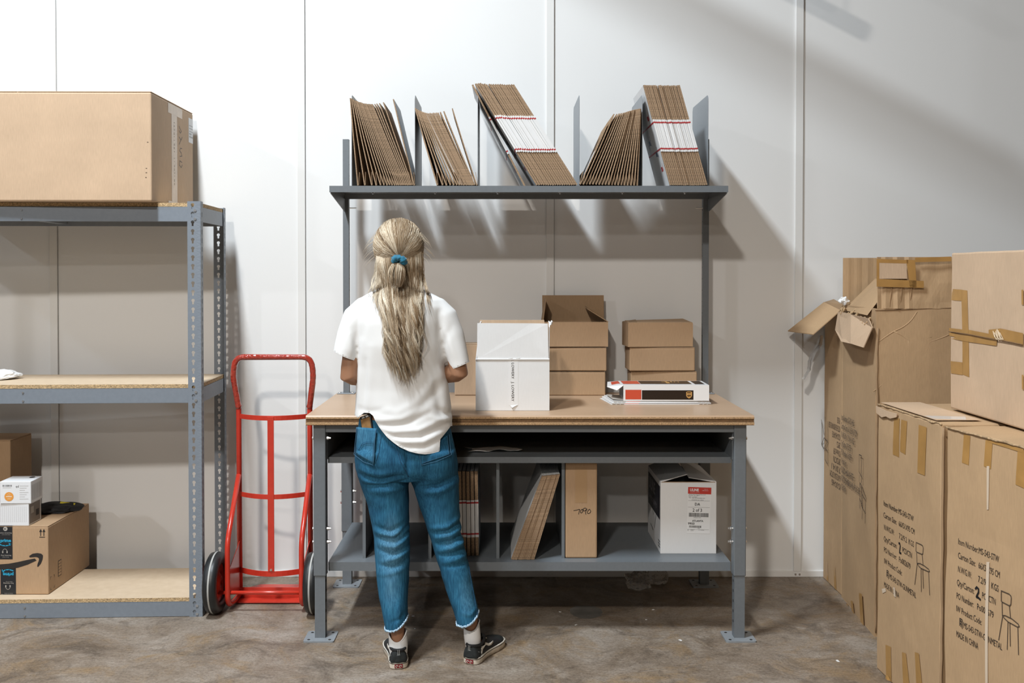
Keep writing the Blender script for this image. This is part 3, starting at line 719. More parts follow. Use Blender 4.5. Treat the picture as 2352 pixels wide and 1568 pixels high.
# clear plastic bags on the floor by the wall
m, N, L, P = new_mat('clear_plastic'); P.inputs['Transmission Weight'].default_value = 0.9; P.inputs['Roughness'].default_value = 0.12; P.inputs['IOR'].default_value = 1.12; P.inputs['Base Color'].default_value = (.9, .9, .9, 1); CLEAR = m
def crumple(name, c, sx, sy, sz, mt, seed, label, cat, sub=4, flat=True, amp=.35):
    bm = bmesh.new(); bmesh.ops.create_icosphere(bm, subdivisions=sub, radius=1)
    for v in bm.verts:
        q = v.co.copy(); n1 = noise.noise(q * 1.7 + Vector((seed, 0, 0))); n2 = abs(noise.noise(q * 4.1 + Vector((0, seed, 0))))
        r = 1 + amp * n1 - amp * .7 * n2
        v.co = Vector((q.x * sx, q.y * sy, q.z * sz)) * r
        if flat: v.co.z = max(v.co.z, -sz * .55)
    z0 = min(v.co.z for v in bm.verts)
    for v in bm.verts: v.co.z -= z0
    me = bpy.data.meshes.new(name); bm.to_mesh(me); bm.free(); me.materials.append(mt)
    o = bpy.data.objects.new(name, me); COL.objects.link(o); o.location = c
    return tag(o, label, cat)
Q = at(1467, 1346, 4.96); crumple('plastic_bag', (Q.x, 5.01, 0.001), .066, .06, .05, CLEAR, 3.1, 'crumpled clear plastic bag on the floor behind the table, nearer the stain', 'plastic bag')
Q = at(1510, 1336, 5.06); crumple('plastic_bag', (Q.x, 5.085, 0.001), .055, .05, .055, CLEAR, 8.7, 'crumpled clear plastic bag on the floor behind the table, nearer the rear leg', 'plastic bag')
# scraps on the floor
for i, (px, py, s) in enumerate([(949, 1419, .006), (953, 1448, .004), (1286, 1409, .006), (1323, 1439, .007), (1563, 1475, .009), (1500, 1404, .006), (1924, 1523, .010), (1484, 1427, .005)]):
    p0 = at(px, py, 1.0); Y = 1.51 / ((py - HZ) / F_PX); q = at(px, py, Y)
    b = MB(); b.slab([(-s, -s*.5, 0), (s, -s*.3, 0), (s*.6, s*.6, 0), (-s*.8, s*.4, 0)], (0, 0, .0015)); o = b.build('paper_scrap', PAPER, loc=(q.x, q.y, 0.0)); o.rotation_euler = (0, 0, i * 1.3)
    tag(o, 'tiny white paper scrap on the dark concrete floor', 'scrap', 'white scraps on the floor')
q = [(-.115, 0), (-.11, .05), (-.06, .085), (.0, .09), (.07, .085), (.115, .05), (.12, .0), (.10, -.02), (.115, -.03), (.07, -.055), (.02, -.075), (-.05, -.07), (-.09, -.04)]
Q = 1.51 / ((1411 - HZ) / F_PX); c = at(1346, 1411, Q)
m = plain('dull_stain', (.15, .14, .125), .5, var=.3, scale=12)
o = MB().add([(c.x + x * .62, c.y + y * 1.1, .0006) for x, y in q], [tuple(range(len(q)))]).build('floor_stain', m); tag(o, 'pale dried spill on the floor beneath the table', 'stain')
# ------------------------------------------------------------------ the boltless shelving unit at the left
RACK = plain('rack_grey_steel', (0.205, 0.235, 0.275), 0.42, var=0.04, scale=60, bump=0.03, bscale=300)
m, N, L, P = new_mat('particle_board'); P.inputs['Roughness'].default_value = 0.6
tc = N.new('ShaderNodeTexCoord'); n1 = N.new('ShaderNodeTexNoise'); n1.inputs['Scale'].default_value = 30; n1.inputs['Detail'].default_value = 8
L.new(tc.outputs['Object'], n1.inputs[0]); L.new(mix_rgb(N, L, n1.outputs['Fac'], (0.56, 0.42, 0.28), (0.70, 0.555, 0.40)), P.inputs['Base Color'])
PBOARD = m
PEDGE = plain('particle_edge', (0.50, 0.35, 0.19), 0.9, var=0.5, scale=150, stretch=(1, 1, 1.6), bump=0.7, bscale=170)
rack_o = Vector((at(463, 1000, 4.576).x, 4.576, 0)); RRZ = rad(2.27)
rack = thing('shelving_unit', 'grey boltless steel shelving unit with three particle board shelves and keyhole posts', 'shelving unit', rack_o, RRZ)
RT = Matrix.Translation(rack_o) @ Matrix.Rotation(RRZ, 4, 'Z')
def rack_at(px, py, yl):
    """local rack x at depth yl behind the rack front"""
    Y = rack_o.y + yl
    for _ in range(4):
        q = RT.inverted() @ at(px, py, Y); Y += (yl - q.y)
    return q
RW, RDp, RH = 1.54, 0.483, 1.826
def keyhole(n_out):
    """rim radius of a keyhole (round top, narrow slot below) in direction ANG"""
    def inside(x, z): return (x*x + (z-.004)**2 < .0073**2) or (abs(x) < .0040 and -.0130 < z < .004)
    out = []
    for ang in n_out:
        t = 0
        while inside(t * math.cos(ang), t * math.sin(ang)) and t < .03: t += .0003
        out.append(t)
    return out
def slot_rim(n_out):
    def inside(x, z): return abs(x) < .0028 and abs(z) < .0105
    out = []
    for ang in n_out:
        t = 0
        while inside(t * math.cos(ang), t * math.sin(ang)) and t < .03: t += .0002
        out.append(t)
    return out
def flange(b, W, rim, org, ux, nrm, pitch=0.0381, hx=None, skip=()):
    hx = W / 2 if hx is None else hx
    corners = [(-hx, -pitch/2), (W - hx, -pitch/2), (W - hx, pitch/2), (-hx, pitch/2)]
    angs = sorted({round(math.atan2(z, x), 5) for x, z in corners} | {round(-math.pi + 2 * math.pi * k / 20 + .013, 5) for k in range(20)} | {round(-math.pi / 2 + d_ * .09 + .004, 5) for d_ in range(-6, 7)})
    def edge(a):
        c, q = math.cos(a), math.sin(a); ts = [t for t in ((W - hx) / c if c > 1e-6 else 9, -hx / c if c < -1e-6 else 9, pitch/2 / q if q > 1e-6 else 9, -pitch/2 / q if q < -1e-6 else 9)]
        t = min(ts); return (t * c, t * q)
    outer = [edge(a) for a in angs]; rr = rim(angs); n = len(outer)
    o3 = Vector(org); ux = Vector(ux); nz = int(round(RH / pitch))
    for k in range(nz):
        zc = (k + .5) * RH / nz; sc = (RH / nz) / pitch
        ring = [o3 + ux * (x + hx) + Vector((0, 0, zc + z * sc)) for x, z in outer]
        hole = [o3 + ux * (r * math.cos(a) + hx) + Vector((0, 0, zc + r * math.sin(a))) for r, a in zip(rr, angs)]
        b.add(ring + hole, [(i, (i + 1) % n, n + (i + 1) % n, n + i) for i in range(n)])
def post(xs, y, ydir):
    """angle post: front-facing flange with keyholes, side flange with slots"""
    b = MB(); ix = -1 if xs == 0 else 1
    flange(b, 0.057, keyhole, (xs, y, 0), (ix, 0, 0), None, hx=.034)
    flange(b, 0.040, slot_rim, (xs, y, 0), (0, ydir, 0), None, hx=.022)
    bm_o = b.build('post', RACK, rack)
    bm = bmesh.new(); bm.from_mesh(bm_o.data); bmesh.ops.remove_doubles(bm, verts=bm.verts, dist=.0002); bmesh.ops.recalc_face_normals(bm, faces=bm.faces); bm.to_mesh(bm_o.data); bm.free()
    s = bm_o.modifiers.new('sheet', 'SOLIDIFY'); s.thickness = .0018; s.offset = 0
for xs in (0, -RW):
    post(xs, 0, 1); post(xs, RDp, -1)
LV = [(1.802, 1.737), (1.007, 0.942), (0.0655, 0.001)]
RIVET = plain('steel_rivet', (.45, .47, .50), .3, metal=.8)
for zt, zb in LV:
    for y0, y1 in ((0.003, 0.007), (RDp - .007, RDp - .003)):
        b = MB().box((-RW + .003, y0, zb), (-.003, y1, zt)); b.box((-RW + .003, min(y0, y0 + .02 * (1 if y0 < .2 else -1)), zt - .003), (-.003, max(y1, y1 + .02 * (1 if y0 < .2 else -1)), zt))
        b.build('shelf_beam', RACK, rack, bevel=.002)
    for x0, x1 in ((-.0065, -.003), (-RW + .003, -RW + .0065)):
        MB().box((x0, .008, zb), (x1, RDp - .008, zt)).build('side_beam', RACK, rack)
    b = MB().box((-RW/2 - .02, .008, zb + .01), (-RW/2 + .02, RDp - .008, zt - .004)); b.build('centre_support', RACK, rack)
    for z in (zt - .016, zb + .012):
        MB().disc((-RW/2, .002, z), (0, 1, 0), .0045, .004, 12).build('rivet', RIVET, rack)
        MB().disc((-.023, -.002, z), (0, 1, 0), .006, .004, 12).build('rivet', RIVET, rack)
    ZB = zt + .0008
    b = MB().box((-RW + .004, .0085, ZB), (-.0045, RDp - .0085, ZB + .0165))
    o = b.build('shelf_board', [PBOARD, PEDGE], rack)
    for p in o.data.polygons:
        if abs(p.normal.z) < .5: p.material_index = 1
BT = [zt + .0173 for zt, _ in LV]   # board tops
def on_rack(t, px, py, yl):
    q = rack_at(px, py, yl); t.location = RT @ Vector((q.x, yl, 0)); t.rotation_euler = (0, 0, RRZ)
# ---- the large carton on top
Y0 = 4.50
xr = at(347, 300, Y0).x; zt = atz(209, Y0); W0 = 1.15
big = carton('large_cardboard_box', 'large light brown carton with taped side, on top of the shelving unit', 'box', (xr - W0/2, Y0, BT[0] + .001), rad(0.4), W0, 0.62, zt - BT[0] - .001, KRAFT_L, seam='y', bev=.007)
bh = zt - BT[0] - .001
def side_pt(px, py):
    """local (y, z) on the right face of the big carton"""
    Xl = W0/2; a = (px - VX) / F_PX
    Y = xr / a
    return Y - Y0, atz(py, Y) - BT[0] - .001
b = MB(); y1, z1 = side_pt(396, 245); y2, _ = side_pt(409, 245)
b.rect((W0/2, y1, .0), Y_, Z_, y2 - y1, bh - .01); b.build('tape', TAPE_CL, big)
b = MB(); b.rect((W0/2, y1 - .05, bh - .055), Y_, Z_, (y2 - y1) + .13, .045, lift=.0009); b.rect((W0/2, y1 - .05, .0), Y_, Z_, (y2 - y1) + .12, .02, lift=.0009); b.build('tape', TAPE_CL, big)
b = MB(); ym = (y1 + y2) / 2 - .008
for k_, (ch_) in enumerate('TECHLIGHT LIGHTING'): b.text(ch_, (W0/2, ym, bh - .085 - .0165 * k_), (0, 0, -1), Y_, .0165, 0, sx=.9, lift=.0014)
b.build('printed_text', FADED, big)
b = MB(); ya, za = side_pt(436, 258); yb, zb = side_pt(446.5, 258)
b.rect((W0/2, ya, bh - .150), Y_, Z_, yb - ya - .004, .118); lb = b.build('paper_label', PAPER, big)
b = MB()
for q in range(5): b.rect((W0/2, ya + .008, bh - .07 - .014 * q), Y_, Z_, (yb - ya) * (.8 if q != 3 else .5), .004 if q < 3 else .008, lift=.001)
b.build('printed_text', plain('pale_print', (.45, .45, .45), .6), lb)
b = MB(); yc, zc = side_pt(415, 290); s = .0022
for l in ([(0,0),(.02,-.012),(.035,-.02),(.02,-.03),(.0,-.02)], [(0,-.05),(.03,-.06),(.045,-.045)], [(.03,-.06),(.0,-.085)], [(.04,-.10),(.02,-.10),(.01,-.115),(.03,-.12),(.04,-.135),(.01,-.14)], [(.04,-.165),(.01,-.16),(.0,-.18),(.03,-.19),(.045,-.175)]):
    b.stroke([(x * 1.1, z * 1.0) for x, z in l], Y_, Z_, (W0/2, yc - .01, zc), .0032)
b.build('handwriting', MARKER, big)
b = MB(); fx = lambda px, py: at(px, py, Y0) - big.location
for px, py in ((337, 327), (333, 408), (334, 397), (334, 387)): b.rect(Vector((fx(px, py).x, 0, fx(px, py).z)), X_, Z_, .006, .003)
b.build('faint_print', FADED, big)
# ---- white poly bag on the middle shelf
o = crumple('poly_mailer', (at(-12, 880, 4.78).x, 4.80, BT[1] + .0006), .10, .08, .028, PAPER, 5.2, 'crumpled white plastic mailer on the middle shelf of the rack', 'mailer bag', amp=.22)
o.rotation_euler = (0, -.06, .2)
# ---- bottom shelf: the smiling-arrow carton
AY = 4.622
xr_ = at(111, 1290, AY).x; AW = .46; AD = .462; zt = atz(1208, AY); AH = zt - BT[2] - .001
am = carton('printed_shipping_box', 'brown shipping carton with black tape and a curved arrow print, on the bottom shelf', 'box', (xr_ - AW/2, AY, BT[2] + .001), 0.0, AW, AD, AH, KRAFT, seam='y', bev=.004)
mu = AY / F_PX
FP = lambda px, py: Vector((at(px, py, AY).x - am.location.x, 0, at(px, py, AY).z - am.location.z))
TAPE_BK = plain('black_tape', (.016, .018, .022), .35)
CYAN = plain('cyan_print', (.02, .38, .62), .5); DULLW = plain('dull_white_print', (.45, .42, .38), .6)
a_, c_ = FP(-10, 1284), FP(28.5, 1209)
b = MB(); b.rect(a_, X_, Z_, c_.x - a_.x, AH - a_.z - .003, lift=.0005); tp1 = b.build('black_tape', TAPE_BK, am)
a_, c_ = FP(1.5, 1369), FP(36.5, 1300)
b = MB(); b.rect((a_.x, 0, .001), X_, Z_, c_.x - a_.x, c_.z, lift=.0005); tp2 = b.build('black_tape', TAPE_BK, am)
b = MB(); b.rect((FP(-10, 1208).x, 0, AH), X_, Y_, 38.5 * mu, AD, lift=.0005); b.build('black_tape', TAPE_BK, am)
b = MB(); b.text('prime', FP(25.5, 1244), X_, Z_, .0200, 0, align='RIGHT', weight=.0007, lift=.0011)
b.stroke([(x, y) for x, y in [(-28*mu, 0), (-20*mu, -4*mu), (-12*mu, -5*mu), (-5*mu, -4*mu), (0, -1*mu)]], X_, Z_, FP(24.5, 1248), 2.1*mu, lift=.0011); b.stroke([(-4*mu, 0), (0, -1*mu), (-1*mu, -5*mu)], X_, Z_, FP(24.5, 1247), 1.5*mu, lift=.0011)
b.build('cyan_print', CYAN, tp1)
b = MB(); b.text('prime', FP(5.0, 1318.5), (-1, 0, 0), (0, 0, -1), .0255, 0, align='RIGHT', weight=.0006, lift=-.0011) if False else None
def flip_text(b, s, P, size, **kw): b.text(s, P, (-1, 0, 0), (0, 0, -1), size, 0, **kw)
flip_text(b, 'prime', FP(31.5, 1315.5), .0200, weight=.0007, lift=.0011)
b.stroke([(0, 0), (8*mu, 4*mu), (16*mu, 4.5*mu), (25*mu, 2*mu)], X_, Z_, FP(5.5, 1312), 2.1*mu, lift=.0011); b.stroke([(4*mu, -1*mu), (0, 0), (0, 5*mu)], X_, Z_, FP(5.5, 1312.5), 1.5*mu, lift=.0011)
b.build('cyan_print', CYAN, tp2)
b = MB(); b.text('video streaming', FP(27, 1224.5), X_, Z_, .0082, 0, align='RIGHT', lift=.0011); b.text('movies and tv shows', FP(24, 1228), X_, Z_, .0045, 0, align='RIGHT', lift=.0011)
b.text('free listening', FP(26, 1276), X_, Z_, .0088, 0, align='RIGHT', lift=.0011); b.text('millions of songs', FP(21, 1279.5), X_, Z_, .0045, 0, align='RIGHT', lift=.0011)
c = FP(12.5, 1214); b.add([c + Vector((math.cos(t) * 5*mu, -.0011, math.sin(t) * 5*mu)) for t in [k * math.pi / 8 for k in range(16)]], [tuple(range(16))])
def phones(b, c, up):
    b.stroke([(math.cos(t) * 5*mu, math.sin(t) * 6*mu * up) for t in [k * math.pi / 8 for k in range(9)]], X_, Z_, c, 1.1*mu, lift=.0011)
    for s in (-1, 1): b.rect(c + Vector((s * 5*mu - 1.3*mu, 0, -3.5*mu if up > 0 else -1.5*mu)), X_, Z_, 2.6*mu, 5*mu, lift=.0011)
phones(b, FP(11.5, 1266), 1); b.build('white_print', DULLW, tp1)
b = MB(); flip_text(b, 'free listening', FP(31.5, 1337.5), .0088, lift=.0011); flip_text(b, 'millions of songs', FP(29, 1334.5), .0045, lift=.0011); flip_text(b, 'video streaming', FP(33, 1364.5), .0088, lift=.0011); flip_text(b, 'movies and tv shows', FP(30, 1361.5), .0045, lift=.0011)
phones(b, FP(18.5, 1347), -1); b.build('white_print', DULLW, tp2)
b = MB(); c = FP(12, 1214)
b.add([c + Vector((x * mu, -.0016, z * mu)) for x, z in ((-1.5, 2.2), (-1.5, -2.2), (2.3, 0))], [(0, 1, 2)]); b.build('play_mark', TAPE_BK, tp1)
b = MB()
up_ = [(-40, 1291), (-20, 1295), (0, 1295.5), (20, 1295), (45, 1291), (62, 1287), (75, 1282.5), (82, 1282.5), (84.5, 1285), (83, 1287.5)]
lo_ = [(-40, 1303), (-20, 1305), (0, 1306.5), (30, 1306), (50, 1302), (68, 1295), (83, 1287.5)]
poly = [FP(*p) for p in up_] + [FP(*p) for p in lo_[::-1][1:]]
for i in range(len(up_) - 1):
    pass
nseg = 24
def samp(l, t):
    f = t * (len(l) - 1); i = min(int(f), len(l) - 2); u = f - i
    return (l[i][0] * (1 - u) + l[i+1][0] * u, l[i][1] * (1 - u) + l[i+1][1] * u)
upx = [(-40, 1291), (-20, 1294.5), (0, 1295.5), (20, 1294), (42, 1290), (62, 1285.5), (80, 1282)]; lox = [(-40, 1303), (-20, 1306), (0, 1307), (20, 1306.5), (42, 1303), (64, 1296), (84, 1286.5)]
for i in range(nseg):
    q = [samp(upx, i / nseg), samp(upx, (i + 1) / nseg), samp(lox, (i + 1) / nseg), samp(lox, i / nseg)]
    b.add([FP(*p) + Vector((0, -.0009, 0)) for p in q], [(3, 2, 1, 0)])
ho = [(67, 1276.5), (75, 1271), (86, 1269.5), (95, 1271), (99, 1275), (98, 1284), (94, 1294), (88, 1301)]; hi = [(68.5, 1279.5), (76, 1279), (83, 1278.5), (88, 1280), (90, 1283), (89, 1288), (86.5, 1294), (85.5, 1300.5)]
for i in range(nseg):
    q = [samp(ho, i / nseg), samp(ho, (i + 1) / nseg), samp(hi, (i + 1) / nseg), samp(hi, i / nseg)]
    b.add([FP(*p) + Vector((0, -.0009, 0)) for p in q], [(3, 2, 1, 0)])
b.build('curved_arrow', INK, am)
b = MB()
for px in (93.5, 101): b.stroke([(0, 0), (0, 13*mu)], X_, Z_, FP(px, 1230), 1.8*mu); b.add([FP(px + dx, py) + Vector((0, -.0009, 0)) for dx, py in ((-3.4, 1221), (3.4, 1221), (0, 1214))], [(0, 1, 2)])
b.rect(FP(90.5, 1234), X_, Z_, 13*mu, 1.6*mu); b.build('up_arrows', INK, am)
b = MB(); b.rect((AW/2, .10, .05), Y_, Z_, .036, .072)
b.build('printed_frame', INK, am)
b = MB()
for q in range(5): b.rect((AW/2, .103, .0535 + q * .0135), Y_, Z_, .030, .0115, lift=.0011)
b.build('frame_gap', KRAFT, am)
b = MB(); 
for (y, z, sy, sz) in ((.02, .07, 1, -1), (.062, .07, -1, -1), (.02, .014, 1, 1), (.062, .014, -1, 1)):
    b.rect((AW/2, min(y, y + sy * .01), z), Y_, Z_, .01, .002); b.rect((AW/2, y - .001, min(z, z + sz * .01)), Y_, Z_, .002, .01)
b.build('corner_marks', INK, am)
# ---- two white product boxes on it
z1 = AH + BT[2] + .001
ORANGE = plain('orange_sticker', (.80, .33, .06), .5); GREYPR = plain('grey_photo_print', (.20, .17, .15), .5)
pw = .136; PLT = plain('fine_grey_print', (.60, .60, .60), .6)
PBOX = plain('white_coated_card', (.80, .81, .83), .45)
xw = at(66, 1185, AY + .004).x; h1 = atz(1156.5, AY + .004) - z1
lo = thing('product_box', 'lower white product box with a photo on its end, on the arrow carton', 'box', (xw - pw/2, AY + .004, z1 + .0006), 0)
MB().box((-pw/2, 0, 0), (pw/2, .125, h1)).build('body', PBOX, lo, bevel=.002)
b = MB(); b.rect((pw/2, .006, .006), Y_, Z_, .108, h1 - .012); b.build('photo_print', GREYPR, lo)
b = MB(); b.rect((pw/2, .070, .03), Y_, Z_, .03, .028, lift=.001); b.build('black_square', INK, lo)
b = MB(); b.rect((pw/2, .018, .05), Y_, Z_, .03, .03, lift=.001); b.build('pale_patch', DULLW, lo)
b = MB()
for k in range(14): b.rect((-pw/2 + .008 + k * .0088, 0, .018), X_, Z_, .0035, h1 - .03)
b.build('printed_text', plain('very_pale_print', (.70, .70, .71), .6), lo)
z2 = z1 + h1 + .0012; xw = at(70.5, 1130, AY).x; h2 = atz(1105.5, AY) - z2
up = thing('product_box', 'upper white product box with an orange round sticker and a barcode', 'box', (xw - pw/2, AY, z2), 0.03)
MB().box((-pw/2, 0, 0), (pw/2, .128, h2)).build('body', PBOX, up, bevel=.002)
UP = lambda px, py: Vector((at(px, py, AY).x - up.location.x, 0, at(px, py, AY).z - up.location.z))
b = MB(); c = UP(21, 1140); r_ = 10.5 * mu; b.add([c + Vector((math.cos(t) * r_, -.0008, math.sin(t) * r_)) for t in [k * math.pi / 12 for k in range(24)]], [tuple(range(24))]); st = b.build('round_sticker', ORANGE, up)
b = MB(); b.rect(c + Vector((-.013, 0, -.002)), X_, Z_, .026, .0045, lift=.0012); b.stroke([(math.cos(t) * .005, .009 + math.sin(t) * .005) for t in [k * math.pi / 6 for k in range(13)]], X_, Z_, c, .0012, lift=.0012); b.rect(c + Vector((-.007, 0, -.011)), X_, Z_, .014, .002, lift=.0012); b.build('sticker_print', plain('pale_orange_print', (.86, .68, .48), .6), st)
b = MB(); u = 6.5
while u < 28: b.rect(UP(u, 1117), X_, Z_, .9 * mu, 4 * mu); u += rb.choice((1.3, 1.8, 2.4))
b.build('barcode', INK, up)
b = MB(); b.text('qd', UP(36, 1119), X_, Z_, .014, 0); b.build('handwriting', MARKER, up)
b = MB()
for k in range(7): b.rect(UP(45, 1116 + 5 * k), X_, Z_, (20 - (k % 3) * 4) * mu, 1.2 * mu)
b.rect(UP(6.5, 1120), X_, Z_, 20 * mu, 1 * mu); b.build('printed_text', PLT, up)
b = MB()
for k in range(11): b.rect((pw/2, .01 + .0098 * k, .012), Y_, Z_, .0045, h2 - .03)
b.build('printed_text', PLT, up)
b = MB(); b.add([Vector((.035 + math.cos(t) * .012, .095 + math.sin(t) * .016, h2 + .0008)) for t in [k * math.pi / 8 for k in range(16)]], [tuple(range(16))]); b.build('black_dot', INK, up)
# ---- brown carton behind and black pouch with a yellow tag
q = at(24, 1050, 4.84); hb = atz(1011, 4.84) - z1
carton('cardboard_box', 'dark brown carton at the left edge, behind the white product boxes', 'box', (q.x - .145, 4.84, z1 + .0006), 0, .29, .22, hb, KRAFT_D)
bag = thing('black_pouch', 'flat black pouch with a yellow tag, lying on the arrow carton behind the white boxes', 'pouch', (at(128, 1165, 4.93).x, 4.93, z1 + .0008), .1)
bm = bmesh.new(); bmesh.ops.create_icosphere(bm, subdivisions=4, radius=1)
for v in bm.verts:
    c = v.co.copy(); r_ = 1 + .25 * noise.noise(c * 2.3); v.co = Vector((c.x * .115, c.y * .085, max(c.z, -.3) * .026)) * r_
zz = min(v.co.z for v in bm.verts)
for v in bm.verts: v.co.z -= zz
me = bpy.data.meshes.new('pouch_body'); bm.to_mesh(me); bm.free(); me.materials.append(plain('black_cloth', (.014, .015, .018), .7)); o = bpy.data.objects.new('pouch_body', me); COL.objects.link(o); o.parent = bag
b = MB(); b.slab([(.020, -.010, .030), (.085, .000, .018), (.086, .016, .026), (.022, .006, .037)], (0, -.002, .003)); fix_normals(b.build('yellow_tag', plain('yellow_tag', (.62, .52, .03), .5), bag))
# ------------------------------------------------------------------ red hand truck
FY, BYh = 4.62, 4.83
xL, xR = at(522.5, 1300, FY).x, at(692.5, 1300, FY).x
ht = thing('hand_truck', 'red tubular hand truck with black rubber wheels, leaning by the wall', 'hand truck', ((xL + xR) / 2, BYh, 0))
hw_ = (xR - xL) / 2; zh = atz(819, BYh); r_ = .0125
pth = round_path([(-hw_, .01, .02), (-hw_, 0, .9), (-hw_, -.004, atz(935, BYh)), (-hw_ - .022, -.02, zh - .08), (-hw_ - .008, -.02, zh), (hw_ + .008, -.02, zh), (hw_ + .022, -.02, zh - .08), (hw_, -.004, atz(935, BYh)), (hw_, 0, .9), (hw_, .01, .02)], .07, 7)
MB().tube(pth, r_, 14).build('frame_tube', RED, ht, smooth=True)
hp = [p for p in pth if p.z > atz(938, BYh)]
b = MB(); b.tube(hp, [r_ * (1.10 + .05 * math.sin(i * 2.3)) for i in range(len(hp))], 12)
m, N, L, P = new_mat('shrink_film'); P.inputs['Base Color'].default_value = (.36, .035, .02, 1); P.inputs['Roughness'].default_value = .14; P.inputs['Coat Weight'].default_value = 1
tc = N.new('ShaderNodeTexCoord'); nz = N.new('ShaderNodeTexNoise'); nz.inputs['Scale'].default_value = 70; bp = N.new('ShaderNodeBump'); bp.inputs['Strength'].default_value = .8; bp.inputs['Distance'].default_value = .006
L.new(tc.outputs['Object'], nz.inputs[0]); L.new(nz.outputs['Fac'], bp.inputs['Height']); L.new(bp.outputs[0], P.inputs['Normal'])
b.build('handle_wrap', m, ht, smooth=True)
dF = FY - BYh
for s in (-1, 1):
    z1_, z2_ = atz(1090, BYh), atz(1245, FY)
    MB().tube(round_path([(s * hw_, -.006, z1_), (s * hw_, dF, z2_), (s * hw_, dF, atz(1388, FY) + .0), (s * hw_, dF + .09, .02), (s * hw_, -.0, .02)], .05, 6), r_ * .96, 12).build('side_rail', RED, ht, smooth=True)
    q = [(s * hw_, 0, .16), (s * hw_, 0, .26), (s * hw_, dF, .20), (s * hw_, dF, .11)]
    MB().slab([(s * (hw_ - .004), dF + .01, .09), (s * (hw_ - .004), dF + .01, .185), (s * (hw_ - .004), -.005, .27), (s * (hw_ - .004), -.005, .03)], (s * .003, 0, 0)).build('axle_bracket', RED, ht)
for py in (955, 1133, 1307):
    z = atz(py, BYh); b = MB(); n = 14; rows = []
    for i in range(n + 1):
        x = -hw_ + 2 * hw_ * i / n; y = -.075 * (1 - (x / hw_) ** 2); hz = .0125 if py > 1300 else .011
        rows.append([(x, y - .002, z - hz), (x, y + .002, z - hz), (x, y + .002, z + hz), (x, y - .002, z + hz)])
    fix_normals(b.loft(rows).build('cross_bar', RED, ht, bevel=.0008))
MB().box((-.0145, -.079, atz(1312, BYh - .077)), (.0145, -.0745, atz(957, BYh - .077))).build('centre_strap', RED, ht, bevel=.0008)
MB().disc((0, -.081, atz(1308, BYh - .077)), (0, 1, 0), .005, .004, 12).build('rivet', ZINC, ht)
zA = atz(1352, FY)
MB().tube([(-hw_ - .10, dF + .012, zA - .02), (hw_ + .10, dF + .012, zA - .02)], .0085, 12).build('axle', RED, ht, smooth=True)
b = MB(); b.slab([(-hw_ + .0, -.08, .004), (hw_, -.08, .004), (hw_ - .005, .15, .004), (hw_ - .05, .20, .004), (-hw_ + .05, .20, .004), (-hw_ + .005, .15, .004)], (0, 0, .004))
b.slab([(-hw_, -.002, .008), (hw_, -.002, .008), (hw_, -.002, .055), (-hw_, -.002, .055)], (0, -.003, 0)); fix_normals(b.build('toe_plate', RED, ht, bevel=.001))
def wheel(s):
    c = Vector((s * (hw_ + .054), dF + .012, .1345)); R_ = .134
    prof = [(R_ - .052, -.018), (R_ - .045, -.026), (R_ - .015, -.030), (R_ - .004, -.024), (R_, -.010), (R_, .010), (R_ - .004, .024), (R_ - .015, .030), (R_ - .045, .026), (R_ - .052, .018)]
    w_ = MB(); w_.lathe(c, X_, prof, 40); o = fix_normals(w_.build('tire', RUBBER, ht, smooth=True))
    g = MB(); 
    g.lathe(c, X_, [(R_ + .0006, -.004), (R_ + .0012, -.003), (R_ + .0012, .003), (R_ + .0006, .004)], 40); fix_normals(g.build('tread_line', LIGHT_RUB, o, smooth=True))
    h = MB(); h.lathe(c, X_, [(.012, -.024), (.03, -.022), (.045, -.010), (R_ - .053, -.014), (R_ - .050, -.018), (R_ - .050, .018), (R_ - .053, .014), (.045, .010), (.03, .022), (.012, .024)], 32); fix_normals(h.build('wheel_hub', RED, ht, smooth=True))
wheel(-1); wheel(1)
# ------------------------------------------------------------------ big cartons at the right
CAM = Vector((0, 0, EYE))
def plane_hit(px, py, P0, Nn):
    d = at(px, py, 1.0) - CAM; s = (P0 - CAM).dot(Nn) / d.dot(Nn)
    return CAM + d * s
def big_carton(name, label, corner, rz, w, d, h, mt, bev=.008, body=True):
    c = Vector((math.cos(rz), math.sin(rz), 0))
    t = thing(name, label, 'box', Vector((corner[0], corner[1], corner[2])) + c * w / 2, rz)
    T = Matrix.Translation(t.location) @ Matrix.Rotation(rz, 4, 'Z')
    Nn = T.to_3x3() @ Vector((-1, 0, 0)); P0 = T @ Vector((-w/2, 0, 0)); Ti = T.inverted()
    FNn = T.to_3x3() @ Vector((0, -1, 0)); FP0 = T @ Vector((0, 0, 0))
    LF = lambda px, py: Ti @ plane_hit(px, py, P0, Nn)      # a point on its left face, local
    FF = lambda px, py: Ti @ plane_hit(px, py, FP0, FNn)    # a point on its front face, local
    return t, LF, FF
RB = Vector((0, -1, 0))     # reading direction on a left face
from mathutils.bvhtree import BVHTree
BVHS = {}
